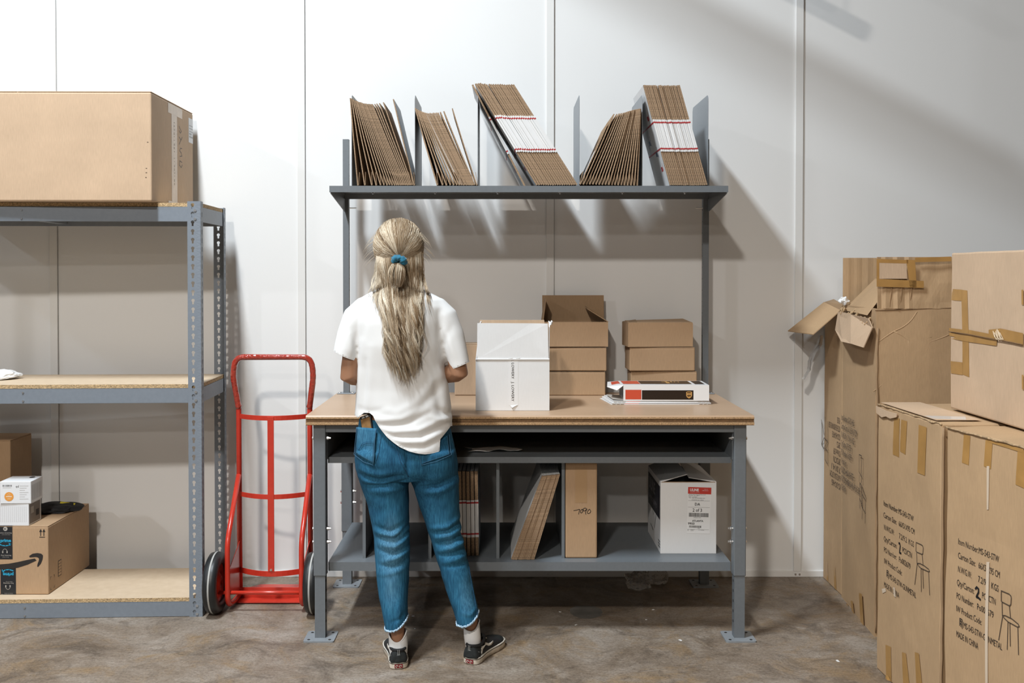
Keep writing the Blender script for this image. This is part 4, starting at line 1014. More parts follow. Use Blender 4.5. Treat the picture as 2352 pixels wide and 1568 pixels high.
def body(t, w, d, h, seed, mt, amp=.004):
    """carton walls with the slight bulges and knocks of a used box"""
    bm = bmesh.new(); bmesh.ops.create_cube(bm, size=1)
    for v in bm.verts: v.co = Vector((v.co.x * w, (v.co.y + .5) * d, (v.co.z + .5) * h))
    bmesh.ops.bevel(bm, geom=bm.edges[:], offset=.006, segments=2, affect='EDGES', profile=.5)
    bmesh.ops.subdivide_edges(bm, edges=[e for e in bm.edges if e.calc_length() > .12], cuts=9, use_grid_fill=True)
    for v in bm.verts:
        q = v.co; n = Vector(((q.x / w), (q.y / d - .5), 0)); ed = min(q.z, h - q.z)
        k = amp * noise.noise(Vector((q.x * 3 + seed, q.y * 3, q.z * 3))) + amp * .5 * noise.noise(Vector((q.x * 9 + seed, q.y * 9, q.z * 9)))
        v.co += n * k * 2 * (0.3 if q.z < .01 else 1)
        if q.z > h - .01 and True: v.co.z += .6 * amp * noise.noise(Vector((q.x * 8, q.y * 8 + seed, 0)))
        v.co.z = max(v.co.z, 0)
    me = bpy.data.meshes.new('body'); bm.to_mesh(me); bm.free(); me.materials.append(mt)
    o = bpy.data.objects.new('body', me); COL.objects.link(o); o.parent = t
    BVHS[t.name] = BVHTree.FromPolygons([tuple(v.co) for v in me.vertices], [tuple(p.vertices) for p in me.polygons])
    return o
def lay_on(o, t, lift):
    """lay a thin print or tape on the carton's bulging left wall"""
    tr = BVHS.get(t.name)
    for v in o.data.vertices:
        h = tr.ray_cast(Vector((v.co.x - .2, v.co.y, v.co.z)), Vector((1, 0, 0))) if tr else (None,)
        if h[0] and abs(h[0].x - v.co.x) < .05: v.co.x = h[0].x - lift
    return o
def left_tape(t, w, LF, quads, mt=TAPE, name='tape', lift=.0062):
    for i_, q in enumerate(quads):
        p = [LF(*c) for c in q]; b = MB()
        n = 8; rows = []
        for i in range(n + 1):
            u = i / n; l_, r_ = p[0].lerp(p[3], u), p[1].lerp(p[2], u); rows.append([l_.lerp(r_, k / 3) + Vector((-lift, 0, 0)) for k in range(4)])
        b.loft(rows, caps=False, closed=False); lay_on(b.build(name, mt, t), t, (.0010 if mt is TAPE else .0018) + .00025 * i_)
def text_to(b, txt, P, right, up, cap, length, mi=0, weight=.0008, lift=.007):
    n0 = len(b.v); b.text(txt, (0, 0, 0), X_, Z_, 1.0, mi, weight=0)
    vs = b.v[n0:]; L0 = max(v.x for v in vs); z1 = .72
    r = Vector(right).normalized(); u = Vector(up).normalized(); n = r.cross(u) * lift
    for i in range(n0, len(b.v)):
        v = b.v[i]; b.v[i] = Vector(P) + n + r * (v.x / L0 * length) + u * (v.z / z1 * cap)

# ---- front pair
h1 = 1.014
c1, c1b = at(2163, 972, 3.432), at(2015, 930, 3.974)
A1, LF1, _ = big_carton('chair_carton', 'tall brown chair carton with black print and tape straps, farther of the front pair', (c1.x, 3.432, 0), rad(1.4), .60, .542, h1, KRAFT_W)

body(A1, .60, .542, h1, 1.0, KRAFT_W, .005)
ORG2 = None
def print_block(t, LF, org, scale_pts):
    """the black stencil block; lengths measured from the nearer carton"""
    b = MB(); y0 = org.y; X0 = org.x; cap = scale_pts['cap']; W = scale_pts['w']
    P = lambda dy, dz: Vector((X0, y0 - dy, org.z + dz))
    for k, (lab, l0, l1, val, v0, v1) in enumerate(scale_pts['lines']):
        z = -scale_pts['dz'][k]
        text_to(b, lab, P(l0 * W, z), RB, Z_, cap, (l1 - l0) * W)
        if val: text_to(b, val, P(v0 * W, z), RB, Z_, cap, (v1 - v0) * W)
    z7 = -scale_pts['dz'][6]
    for (u, v, du, dv) in ((.09, 0, .004, 1.15), (.15, -.25, .004, 1.4), (.09, 1.1, .062, .08), (.10, .3, .04, .08), (.10, .75, .04, .08), (.12, -.1, .006, 1.1)):
        b.rect(P(u * W, z7 + v * cap) , RB, Z_, max(du * W, .003), max(dv * cap, .003), lift=.007)
    lay_on(b.build('printed_text', INK, t), t, .0012)
    b = MB()
    for l in scale_pts['chair_px']:
        q = [LF(*c) for c in l]
        for a, c in zip(q[:-1], q[1:]):
            n = max(1, int((c - a).length / .02))
            for k in range(n):
                u, v = a.lerp(c, k / n), a.lerp(c, (k + 1) / n); b.stroke([(-u.y, u.z), (-v.y, v.z)], RB, Z_, (u.x, 0, 0), .0034, lift=.004)
    lay_on(b.build('chair_drawing', FADED, t), t, .0012)
    b = MB(); q = scale_pts['two']
    b.stroke([(x * W, z * cap) for x, z in q], RB, Z_, P(0, -scale_pts['dz'][3]), .007, lift=.0075); lay_on(b.build('handwritten_digit', MARKER, t), t, .0014)

c2 = at(2173, 978, 3.374)
A2, LF2, _ = big_carton('chair_carton', 'tall brown chair carton with large black print, nearest to the front at the frame edge', (c2.x + .537 * math.sin(rad(8)), 3.374 - .537 * math.cos(rad(8)), 0), rad(8.0), .38, .537, h1, KRAFT_W)
body(A2, .38, .537, h1, 4.0, KRAFT_W, .005)
z_ = lambda px, py: LF2(px, py)
o2 = z_(2199, 1248.8); yv = lambda px, py: o2.y - LF2(px, py).y
Wd = yv(2297, 1320)
col_v = .505
SP = dict(w=Wd, cap=abs(LF2(2199, 1235).z - LF2(2199, 1249.5).z), dz=[o2.z - LF2(2199, y).z for y in (1248.8, 1281, 1311.7, 1343, 1373.5, 1402.8, 1432, 1461)], chair_px=[[(2170 + x / 4.61, 1200 + y / 4.61) for x, y in l] for l in ([(605,720),(690,755),(709,775),(712,800),(708,865),(695,880),(622,843),(605,828),(605,720)], [(613,842),(617,980)], [(692,880),(703,1000)], [(616,980),(650,984),(720,1018),(785,1072),(797,1098),(780,1105),(680,1050),(640,1012),(616,980)], [(620,990),(582,1240)], [(678,1052),(672,1340)], [(697,1062),(705,1305)], [(782,1105),(792,1395)])],
    lines=[('Item Number:', 0, .49, 'MS-543-STW', .50, .97), ('Carton Size:', 0, .44, '66X51X95 CM', .51, 1.0), ('N.W/G.W:', .01, .35, '7.2/9.2  KGS', .51, .98), ('Qty/Carton:', 0, .43, 'PCS/CTN', .61, .92),
           ('PO Number:', 0, .42, 'Po002679', .50, .88), ('IW Product Code:', 0, .62, None, 0, 0), ('MS-543-STW-GUNMETAL', .18, 1.08, None, 0, 0), ('MADE IN CHINA', .01, .54, None, 0, 0)],
    two=[(.46, .9), (.49, 1.25), (.53, 1.1), (.535, .6), (.50, .0), (.49, -.25), (.53, -.2), (.58, -.35)])
print_block(A2, LF2, o2, SP)
SP1 = dict(SP); SP1['chair_px'] = [[(2000 + x / 5.227, 1120 + y / 5.227) for x, y in l] for l in ([(537,655),(600,682),(618,695),(626,722),(621,790),(612,798),(548,772),(535,755),(537,655)], [(545,775),(550,905)], [(612,798),(625,920)], [(553,905),(590,908),(640,935),(692,975),(705,1003),(690,1006),(600,965),(575,940),(553,905)], [(553,915),(527,1158)], [(600,968),(605,1245)], [(622,978),(630,1205)], [(692,1008),(705,1285)])]; o1 = LF1(2031, 1160); SP1['two'] = [(.50, 1.2), (.53, 1.3), (.545, .9), (.53, .2), (.52, -.4), (.57, -.35)]
SP1['w'] = o1.y - LF1(2099, 1215).y; SP1['dz'] = [o1.z - LF1(2031, y).z for y in (1160, 1187, 1214.7, 1241.5, 1267, 1293, 1320, 1347)]; SP1['cap'] = abs(LF1(2031, 1147.5).z - o1.z)
print_block(A1, LF1, o1, SP1)
left_tape(A1, .6, LF1, [[(2055, 957), (2068, 961), (2066, 1050), (2052, 1043)], [(2072, 963), (2086, 967), (2081, 1044), (2069, 1036)], [(2113, 975), (2131, 981), (2126, 1092), (2109, 1085)],
    [(2036, 1480), (2048, 1485), (2049, 1567), (2037, 1558)], [(2074, 1497), (2083, 1500), (2090, 1568), (2076, 1568)], [(2103, 1497), (2112, 1500), (2119, 1568), (2106, 1568)]])
left_tape(A2, .38, LF2, [[(2213, 996), (2228, 1001), (2224, 1068), (2208, 1062)], [(2263, 1010), (2279, 1015), (2275, 1077), (2259, 1070)], [(2338, 1030), (2356, 1036), (2356, 1122), (2334, 1112)], [(2266, 1008), (2352, 1031), (2352, 1040), (2266, 1014)]])
SCUFF = plain('pale_scuff', (.66, .53, .40), .5)
left_tape(A2, .38, LF2, [[(2266, 1070), (2272, 1070), (2270, 1170), (2266, 1170)], [(2266, 1290), (2273, 1290), (2271, 1568), (2265, 1568)]], SCUFF, 'scuff_mark', .0066)
left_tape(A1, .6, LF1, [[(2026, 1352), (2034, 1350), (2036, 1358), (2028, 1362)], [(2052, 1348), (2056, 1349), (2059, 1372), (2054, 1368)]], SCUFF, 'scuff_mark', .0078)
# torn rim and worn edge along the top of the front pair
EDGE_T = plain('torn_card_edge', (.40, .27, .15), .95, var=.4, scale=90)
for t_, w_, d_, ph in ((A1, .6, .542, 0), (A2, .38, .537, 2)):
    b = MB()
    b.tube([(-w_/2 - .001 + .004 * noise.noise(Vector((k * .31 + ph, 0, 0))), d_ * k / 40, h1 - .001 + .005 * noise.noise(Vector((k * .27, ph, 0)))) for k in range(41)], [.0032 + .0022 * noise.noise(Vector((k * .5, 0, ph))) for k in range(41)], 6)
    b.build('torn_edge', EDGE_T, t_, smooth=True)
b = MB(); p = [LF1(*q) + Vector((-.006, 0, 0)) for q in ((2017, 932), (2040, 943), (2066, 950), (2064, 958), (2050, 961), (2040, 956), (2030, 958), (2018, 948))]
b.slab(p, (-.003, 0, 0)); fix_normals(b.build('torn_patch', KRAFT_L, A1))
b = MB()
b.slab([(-.60/2 + .01, .06, h1 + .004), (-.14, .06, h1 + .004), (-.14, .54, h1 + .004), (-.60/2 + .01, .54, h1 + .004)], (0, 0, .002)); fix_normals(b.build('top_flap', KRAFT_L, A1))
left_pts = [(-.60/2 + .012, .09), (-.19, .06), (-.16, .13), (-.60/2 + .012, .16)]
b = MB(); b.slab([(x, y, h1 + .0062) for x, y in left_pts], (0, 0, .0008)); fix_normals(b.build('glossy_tape', plain('glossy_tape', (.74, .70, .66), .12), A1))  # the tape's pale colour includes its white highlight
# dark strip painting the shaded gap between the two
for t_, w_, d_, hh, mt_ in ((A1, .6, .542, h1, KRAFT_D),):
    b = MB(); b.tube([(-w_/2 + .004 + .004 * noise.noise(Vector((k * .3, 0, 0))), -.004, .01 + (hh - .02) * k / 30) for k in range(31)], [.0048 + .0015 * noise.noise(Vector((0, k * .4, 0))) for k in range(31)], 6); b.build('gap_shade_edge', mt_, t_, smooth=True)

# ---- carton lying on the front pair
zb = h1 + .008; CYB = 3.785; xc = at(2184, 760, CYB).x; hc = atz(581, CYB) - zb
C, LFC, _ = big_carton('chair_carton', 'light brown carton with crossed tape strips, lying on top of the front pair', (xc, CYB - .66, zb), 0, .52, .66, hc, KRAFT_L)
body(C, .52, .66, hc, 9.0, KRAFT_L, .003)
left_tape(C, .52, LFC, [[(2209, 665), (2223, 667), (2228, 866), (2213, 860)], [(2185, 663), (2210, 665), (2211, 691), (2185, 689)], [(2185, 829), (2213, 832), (2213, 861), (2186, 857)],
   [(2183, 753), (2225, 758), (2225, 770), (2183, 761)], [(2183, 763), (2228, 770), (2225, 785), (2184, 777)], [(2226, 757), (2292, 770), (2290, 794), (2226, 785)], [(2272, 757), (2300, 754), (2298, 777), (2272, 769)], [(2300, 754), (2352, 765), (2352, 794), (2300, 781)], [(2349, 665), (2353, 665), (2353, 700), (2349, 699)], [(2349, 860), (2353, 861), (2353, 895), (2349, 893)]], lift=.0045)
b = MB(); pl = [LFC(*q) + Vector((-.0055, 0, 0)) for q in ((2183, 761), (2226, 767), (2262, 774), (2298, 780), (2352, 791))]; b.tube(pl, .0016, 6); b.build('seam', EDGE_D, C)
b = MB()
for k in range(9): b.tube([LFC(2285 + 2 * k, 760 + 4 * math.sin(k)) + Vector((-.006, 0, 0)), LFC(2290 + 2 * k, 772 + 3 * math.sin(k * 2)) + Vector((-.0085, 0, 0)), LFC(2293 + 2 * k, 780) + Vector((-.006, 0, 0))], .0012, 5)
b.build('tape_wrinkle', plain('shiny_tape', (.66, .52, .36), .12), C)

# ---- tall torn carton behind
hB = 1.365
n1_, f1_ = at(2008, 1467, 4.319), at(1932, 1373, 4.864)
rzB = -math.atan2(f1_.x - n1_.x, .545)
B1, LFB, FFB = big_carton('stool_carton', 'tall torn brown carton with ragged opened flaps, behind the front pair', (n1_.x, 4.319, 0), rzB, .64, .54, hB, KRAFT_W)
def open_walls(t, w, d, h, seed, mt):
    b = MB(); th = .005
    def wall(P, ux, uz, n, nu, nz):
        P, ux, uz, n = map(Vector, (P, ux, uz, n)); rows_o, rows_i = [], []
        for j in range(nz + 1):
            ro = []
            for i in range(nu + 1):
                q = P + ux * i / nu + uz * j / nz; k = .005 * noise.noise(q * 4 + Vector((seed, 0, 0))) * (0 if i in (0, nu) else 1)
                ro.append(q + n * k)
            rows_o.append(ro); rows_i.append([p - n * th for p in ro])
        b.loft(rows_o, caps=False, closed=False); b.loft(rows_i[::-1], caps=False, closed=False)
        for a, c in ((rows_o[-1], rows_i[-1]),): b.loft([a, c], caps=False, closed=False)
    wall((-w/2, 0, 0), (w, 0, 0), (0, 0, h), (0, -1, 0), 12, 22)
    wall((w/2, d, 0), (-w, 0, 0), (0, 0, h), (0, 1, 0), 12, 22)
    wall((-w/2, d, 0), (0, -d, 0), (0, 0, h), (-1, 0, 0), 10, 22)
    wall((w/2, 0, 0), (0, d, 0), (0, 0, h), (1, 0, 0), 10, 22)
    b.quad((-w/2, 0, .003), (w/2, 0, .003), (w/2, d, .003), (-w/2, d, .003))
    return b.build('body', mt, t)
open_walls(B1, .64, .54, hB, 2.2, KRAFT_W)
w, d = .64, .54
b = MB(); rows = []
for j in range(9):
    z = hB + (atz(590, 4.319) - hB) * j / 8
    rows.append([Vector((-w/2 + .006 + (w - .012) * i / 40, -.001 + .012 * (j / 8) + (.0035 * math.sin(i * 2.1) if i < 9 else 0) + .004 * noise.noise(Vector((i * .3, j * .4, 0))), z)) for i in range(41)])
b.loft(rows, caps=False, closed=False); o = b.build('front_flap', KRAFT_W, B1); s_ = o.modifiers.new('board', 'SOLIDIFY'); s_.thickness = .005
b = MB(); rows = []
for j in range(5):
    z = hB - .12 + (atz(592, 4.86) - hB + .12) * j / 4
    rows.append([Vector((-w/2 + .000 + .30 * i / 24, d + .004 + .006 * (abs(((i * .28) % 1) - .5)), z)) for i in range(25)])
b.loft(rows, caps=False, closed=False); o = b.build('rear_flap', KRAFT_W, B1); s_ = o.modifiers.new('board', 'SOLIDIFY'); s_.thickness = .004
TBi = (Matrix.Translation(B1.location) @ Matrix.Rotation(rzB, 4, 'Z')).inverted()
BP = lambda px, py, Y: TBi @ at(px, py, Y)
b = MB(); b.slab([BP(1937, 712, 4.83), BP(1992, 724, 4.40), BP(2037, 664, 4.36), BP(2026, 650, 4.45), BP(2009, 641, 4.80)], (.003, 0, .004)); fix_normals(b.build('torn_flap', KRAFT_W, B1))
b = MB(); pts_ = [BP(1931, 714, 4.84), BP(1965, 722, 4.60), BP(2004, 731, 4.32), BP(2012, 752, 4.30), BP(2002, 798, 4.325), BP(1976, 789, 4.45), BP(1952, 784, 4.62), BP(1930, 757, 4.85)]
off = [.008, .016, .014, .012, .03, .036, .034, .02]
b.slab([p + Vector((-o_, 0, 0)) for p, o_ in zip(pts_, off)], (-.004, 0, 0)); fix_normals(b.build('torn_flap', KRAFT_L, B1))
b = MB()
for (p0, p1) in (((1944, 722), (1938, 772)), ((1958, 726), (1950, 786)), ((1976, 730), (1964, 790))):
    a_, c_ = BP(*p0, 4.62), BP(*p1, 4.60); a_.x = c_.x = 0
    b.quad(Vector((-w/2 - .026, a_.y - .016, a_.z)), Vector((-w/2 - .042, c_.y - .016, c_.z)), Vector((-w/2 - .042, c_.y + .016, c_.z)), Vector((-w/2 - .026, a_.y + .016, a_.z)))
b.build('tape', TAPE, B1)
b = MB(); 
for k in range(14): 
    a_ = BP(1934 + 5 * k, 712 + 2.2 * k + 4 * math.sin(k * 2.3), 4.82 - .035 * k); b.tube([a_, a_ + Vector((-.012 * math.sin(k), -.01, .012 + .008 * math.sin(k * 1.7))), a_ + Vector((-.02, -.012, -.008))], [.004, .0055, .002], 5)
b.build('torn_edge', EDGE_T, B1)
crumple('foam_shred', (0, 0, 0), .022, .02, .02, PAPER, 2.2, None, None, 3, False, .5).parent = B1
bpy.data.objects['foam_shred'].location = BP(1938, 702, 4.80)
# tape window, creases and wrinkles on the front face and flap
b = MB()
def ff_quad(b, pts_, lift): b.add([FFB(*q) + Vector((0, -lift, 0)) for q in pts_], [(3, 2, 1, 0)])
for q in ([(2012, 594), (2084, 597), (2084, 605), (2012, 603)], [(2012, 640), (2120, 645), (2120, 661), (2012, 658)], [(2080, 596), (2100, 597), (2104, 661), (2088, 660)], [(2012, 603), (2018, 603), (2018, 640), (2012, 640)], [(2100, 592), (2183, 589), (2183, 600), (2100, 602)]): ff_quad(b, q, .010)
b.build('tape', TAPE, B1)
b = MB(); ff_quad(b, [(2018, 603), (2080, 605), (2082, 640), (2018, 640)], .0095); b.build('scuff_mark', KRAFT_L, B1)
b = MB()
for l in ([(2006, 899), (2030, 880), (2046, 868), (2066, 852), (2074, 842), (2090, 830), (2120, 814), (2131, 803), (2132, 786), (2160, 777), (2183, 767)], [(2018, 785), (2030, 776), (2052, 761), (2075, 751), (2094, 735), (2106, 716)], [(2052, 760), (2072, 770), (2086, 782), (2118, 779), (2140, 774)], [(2086, 782), (2086, 850), (2085, 920)], [(2020, 790), (2018, 860), (2020, 925)]):
    b.tube(round_path([FFB(*q) + Vector((0, .0012, 0)) for q in l], .03, 4), .0024, 8)
for x in (2046, 2068, 2070, 2092): b.tube([FFB(x, 600) + Vector((0, .008, 0)), FFB(x + 2, 660) + Vector((0, .002, 0)), FFB(x - 2, 706) + Vector((0, .002, 0))], .0026, 6)
b.build('crease', KRAFT_W, B1, smooth=True)
b = MB(); b.tube([FFB(2010, 713), FFB(2060, 711), FFB(2120, 709), FFB(2190, 707)], .0018, 6); b.build('fold_line', EDGE_D, B1)
b = MB(); b.tube([(-w/2 + .005 + .006 * noise.noise(Vector((k * .35, 3, 0))), -.003, .02 + (hB - .10) * k / 36) for k in range(37)], [.0034 + .001 * noise.noise(Vector((0, k * .4, 2))) for k in range(37)], 6); b.build('gap_shade_edge', KRAFT_D, B1, smooth=True)  # darker strip painting the shaded gap by the doubled edge
left_tape(B1, w, LFB, [[(1947, 1385), (1951, 1388), (1953, 1412), (1948, 1404)], [(1957, 1378), (1962, 1381), (1967, 1428), (1961, 1420)], [(1976, 1361), (1983, 1364), (1988, 1445), (1980, 1437)]])
def stencil(t, LF, x0, y0, y1, lines, ends, right, up, ink):
    b = MB(); n = len(lines)
    for k, (s, e) in enumerate(zip(lines, ends)):
        a_ = LF(x0, y0 + (y1 - y0) * k / (n - 1)); L_ = abs(LF(e, y0).y - a_.y)
        text_to(b, s, a_, right, up, .030, L_)
    lay_on(b.build('printed_text', ink, t), t, .0012)
stencil(B1, LFB, 1935.5, 963, 1123, ['Item Number: KS-DO-H65', 'Carton Size: 61X3.5X137CM', 'N.W/G.W:  7.0/14.1 KGS', 'Qty/Carton: 2PCS/CTN', 'PO Number: Po02979', 'IW Product Code:', 'KS-DO-H65-WHITE/', 'KITCHENBROWN/PU1503', 'MADE IN CHINA'], [1965, 1972, 1966, 1959, 1960, 1948, 1965, 1979, 1947], RB, Z_, INK)
b = MB(); c0 = LFB(1977, 1075); mu_ = abs(LFB(1992, 1075).y - c0.y)
for l in ([(0, .0), (0, -.10), (.35, -.12), (.42, -.05), (.38, 0), (0, .0)], [(.05, -.12), (.05, -.155)], [(.40, -.12), (.40, -.155)], [(.1, -.16), (.4, -.17), (.95, -.215), (.95, -.235), (.55, -.22), (.1, -.16)], [(.1, -.17), (.1, -.31)], [(.5, -.22), (.5, -.36)], [(.92, -.235), (.92, -.37)], [(.4, -.18), (.4, -.29)], [(.1, -.25), (.5, -.29), (.92, -.31)]):
    b.stroke([(x * mu_, z * .75) for x, z in l], RB, Z_, c0 + Vector((0, 0, .06)), .0045, lift=.007)
b.build('chair_drawing', FADED, B1)
# ---- far carton against the wall
n0_, f0_ = at(1931, 1373, 4.872), at(1888, 1326, 5.165)
rz0 = -math.atan2(f0_.x - n0_.x, .29)
B0, LF0, _ = big_carton('stool_carton', 'brown carton against the wall with a lid flap sticking out, upside-down print', (n0_.x + .004, 4.876, 0), rz0, .60, .285, hB, KRAFT_W)
body(B0, .60, .285, hB - .004, 6.0, KRAFT_W, .003)
T0i = (Matrix.Translation(B0.location) @ Matrix.Rotation(rz0, 4, 'Z')).inverted()
QP = lambda px, py, Y: T0i @ at(px, py, Y)
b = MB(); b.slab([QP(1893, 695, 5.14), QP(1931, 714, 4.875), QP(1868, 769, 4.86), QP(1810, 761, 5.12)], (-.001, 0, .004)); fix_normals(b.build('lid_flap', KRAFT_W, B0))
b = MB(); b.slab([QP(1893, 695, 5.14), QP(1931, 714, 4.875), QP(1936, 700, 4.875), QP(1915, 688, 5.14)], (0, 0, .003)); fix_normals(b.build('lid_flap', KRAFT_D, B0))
stencil(B0, LF0, 1930.5, 960, 1112, ['PU1503', 'KITCHEN BROWN/PU1503', 'KS-DO-H65-WHITE/', '2PCS', 'PO Number: 02979', '2PCS/CTN', '7.0/14.1', '61X3.5X137CM', 'KS-DO-H65'], [1924, 1904, 1912, 1923, 1915, 1915, 1911, 1907, 1911], (0, 1, 0), (0, 0, -1), FADED)
b = MB(); c0 = LF0(1903, 1056); mu_ = abs(LF0(1888, 1056).y - c0.y)
for l in ([(0, 0), (0, .26)], [(.35, .02), (.35, .28)], [(0, .14), (.5, .15), (.9, .10), (.5, .08), (0, .14)], [(.9, .10), (.9, .24)], [(0, 0), (.35, .02)], [(0, .08), (.35, .09)], [(.5, .17), (1.0, .26)]):
    b.stroke([(x * mu_, z * .8) for x, z in l], (0, 1, 0), Z_, c0 + Vector((0, 0, -.02)), .0045, lift=-.006)
b.build('chair_drawing', FADED, B0)
left_tape(B0, .6, LF0, [[(1899, 1290), (1902, 1292), (1903, 1335), (1899, 1330)], [(1916, 1300), (1920, 1303), (1922, 1356), (1917, 1350)]])
o = MB()
rows = [[QP(1892 - 8 * j + 4 * math.sin(j * 2), 770 + 20 * j, 5.03) + Vector((-.012 + .006 * math.sin(i * 2 + j), -.03 + .06 * i / 5, 0)) for i in range(6)] for j in range(6)]
o.loft(rows, caps=False, closed=False).build('plastic_strip', CLEAR, B0, smooth=True)
# ------------------------------------------------------------------ the person at the table
import numpy as np
from mathutils.bvhtree import BVHTree
def evaluated(o):
    bpy.context.view_layer.update()
    dg = bpy.context.evaluated_depsgraph_get()
    me = bpy.data.meshes.new_from_object(o.evaluated_get(dg)); return me
def remeshed(b, name, voxel, smooth_it, mt, parent, factor=.5):
    """union of the lofts in B as one continuous skin"""
    me = bpy.data.meshes.new(name); me.from_pydata([tuple(v) for v in b.v], [], b.f); me.update()
    bm = bmesh.new(); bm.from_mesh(me); bmesh.ops.recalc_face_normals(bm, faces=bm.faces); bm.to_mesh(me); bm.free()
    o = bpy.data.objects.new(name, me); COL.objects.link(o)
    r = o.modifiers.new('r', 'REMESH'); r.mode = 'VOXEL'; r.voxel_size = voxel
    s = o.modifiers.new('s', 'SMOOTH'); s.iterations = smooth_it; s.factor = factor
    m2 = evaluated(o); o.modifiers.clear(); o.data = m2; bpy.data.meshes.remove(me); m2.name = name
    m2.materials.clear(); m2.materials.append(mt)
    m2.polygons.foreach_set('use_smooth', [True] * len(m2.polygons))
    if parent: o.parent = parent
    return o
def coords(me):
    a = np.empty(len(me.vertices) * 3); me.vertices.foreach_get('co', a); return a.reshape(-1, 3)
def normals(me):
    a = np.empty(len(me.vertices) * 3); me.vertices.foreach_get('normal', a); return a.reshape(-1, 3)
def set_coords(me, a): me.vertices.foreach_set('co', a.reshape(-1)); me.update()
def seg_dist(P, A, B):
    A, B = np.array(A), np.array(B); d = B - A; t = np.clip(((P - A) @ d) / max(1e-9, d @ d), 0, 1)
    return np.linalg.norm(P - (A + t[:, None] * d), axis=1), t
def folds(o, lines, Yref, back=True, lump=0.0, lscale=14, seed=0):
    """press folds (AMP<0 groove, >0 ridge) into the cloth along lines surveyed on its back"""
    me = o.data; P = coords(me); Nn = normals(me); D = np.zeros(len(P))
    P2 = P[:, [0, 2]]
    wgt = np.clip((0.35 - Nn[:, 1]) / .5, 0, 1) if back else np.ones(len(P))
    for pts_, wd, amp in lines:
        q = [at(px, py, Yref) for px, py in pts_]; q = [(p.x, p.z) for p in q]; best = np.full(len(P), 9.0); tt = np.zeros(len(P)); n = len(q) - 1
        for i in range(n):
            dd, t = seg_dist(P2, q[i], q[i + 1]); k = dd < best; best[k] = dd[k]; tt[k] = (i + t[k]) / n
        D += wgt * amp * np.exp(-(best / wd) ** 2) * (0.25 + 0.75 * np.sin(np.pi * np.clip(tt, .02, .98)) ** .7)
    if lump:
        D += np.array([lump * noise.noise(Vector(p) * lscale + Vector((seed, 0, 0))) for p in P])
    set_coords(me, P + Nn * D[:, None])
def ring(cx, cy, cz, rx, ry, n=24, tilt=(0, 0), sup=1.0, yb=None):
    out = []
    for k in range(n):
        a = 2 * math.pi * k / n; c, s = math.cos(a), math.sin(a)
        x = math.copysign(abs(c) ** sup, c) * rx; y = math.copysign(abs(s) ** sup, s) * (ry if s > 0 or yb is None else yb)
        out.append(Vector((cx + x, cy + y, cz + tilt[0] * x + tilt[1] * y)))
    return out
def px_ring(py, l, r, Y, ry, n=24, yb=None, tilt=(0, 0), sup=.92):
    a, c = at(l, py, Y), at(r, py, Y); return ring((a.x + c.x) / 2, Y, (a.z + c.z) / 2, (c.x - a.x) / 2, ry, n, tilt, sup, yb)

# ---------------- materials
m, N, L, P = new_mat('skin'); P.inputs['Base Color'].default_value = (.33, .165, .092, 1); P.inputs['Roughness'].default_value = .5
P.inputs['Subsurface Weight'].default_value = .12; P.inputs['Subsurface Radius'].default_value = (.012, .005, .003); P.inputs['Subsurface Scale'].default_value = .6
SKIN = m
COTTON = plain('white_cotton', (.80, .80, .795), .85, bump=.10, bscale=700, spec=.2, sheen=.15)
SOCK = plain('white_sock', (.80, .80, .80), .9, spec=.2, bump=.3, bscale=500)
m, N, L, P = new_mat('blue_denim'); P.inputs['Roughness'].default_value = .85; P.inputs['Specular IOR Level'].default_value = .2
tc = N.new('ShaderNodeTexCoord')
def dn(scale, st=(1, 1, 1), det=6, rough=.6):
    mp = N.new('ShaderNodeMapping'); mp.inputs['Scale'].default_value = st; n = N.new('ShaderNodeTexNoise'); n.inputs['Scale'].default_value = scale; n.inputs['Detail'].default_value = det; n.inputs['Roughness'].default_value = rough
    L.new(tc.outputs['Object'], mp.inputs[0]); L.new(mp.outputs[0], n.inputs[0]); return n.outputs['Fac']
def rmp(fac, stops):
    r = N.new('ShaderNodeValToRGB'); e = r.color_ramp.elements
    while len(e) < len(stops): e.new(.5)
    for i, (p, c) in enumerate(stops): e[i].position = p; e[i].color = (*c, 1)
    L.new(fac, r.inputs[0]); return r.outputs[0]
at_ = N.new('ShaderNodeAttribute'); at_.attribute_name = 'wear_and_light'
mx = N.new('ShaderNodeMath'); mx.operation = 'MULTIPLY_ADD'; mx.inputs[1].default_value = .55; L.new(dn(9, (1, 1, .6)), mx.inputs[0]); L.new(at_.outputs['Fac'], mx.inputs[2])
base = rmp(mx.outputs[0], [(.18, (.012, .072, .142)), (.42, (.024, .125, .225)), (.72, (.080, .215, .335)), (1.0, (.190, .350, .470))])
slub = rmp(dn(230, (1, 1, .09), 3), [(.30, (.62, .66, .70)), (.5, (1, 1, 1)), (.72, (1.7, 1.5, 1.38))])
L.new(mix_rgb(N, L, 1.0, base, slub, 'MULTIPLY'), P.inputs['Base Color'])
b1 = N.new('ShaderNodeBump'); b1.inputs['Strength'].default_value = .25; b1.inputs['Distance'].default_value = .0015; L.new(dn(420, (1, 1, .4), 3), b1.inputs['Height']); L.new(b1.outputs[0], P.inputs['Normal'])
DENIM = m
DENIM_D = plain('dark_denim_seam', (.008, .06, .13), .85, var=.5, scale=120)
STITCH = plain('pale_stitching', (.045, .125, .21), .8)
FRAY = plain('frayed_hem', (.36, .50, .62), .9, var=.5, scale=160)
TEAL = plain('teal_fabric', (.0, .125, .215), .75, var=.25, scale=60, sheen=.3, bump=.4, bscale=120)
m, N, L, P = new_mat('blond_hair'); P.inputs['Roughness'].default_value = .55; P.inputs['Specular IOR Level'].default_value = .22
a1 = N.new('ShaderNodeAttribute'); a1.attribute_name = 'tone'
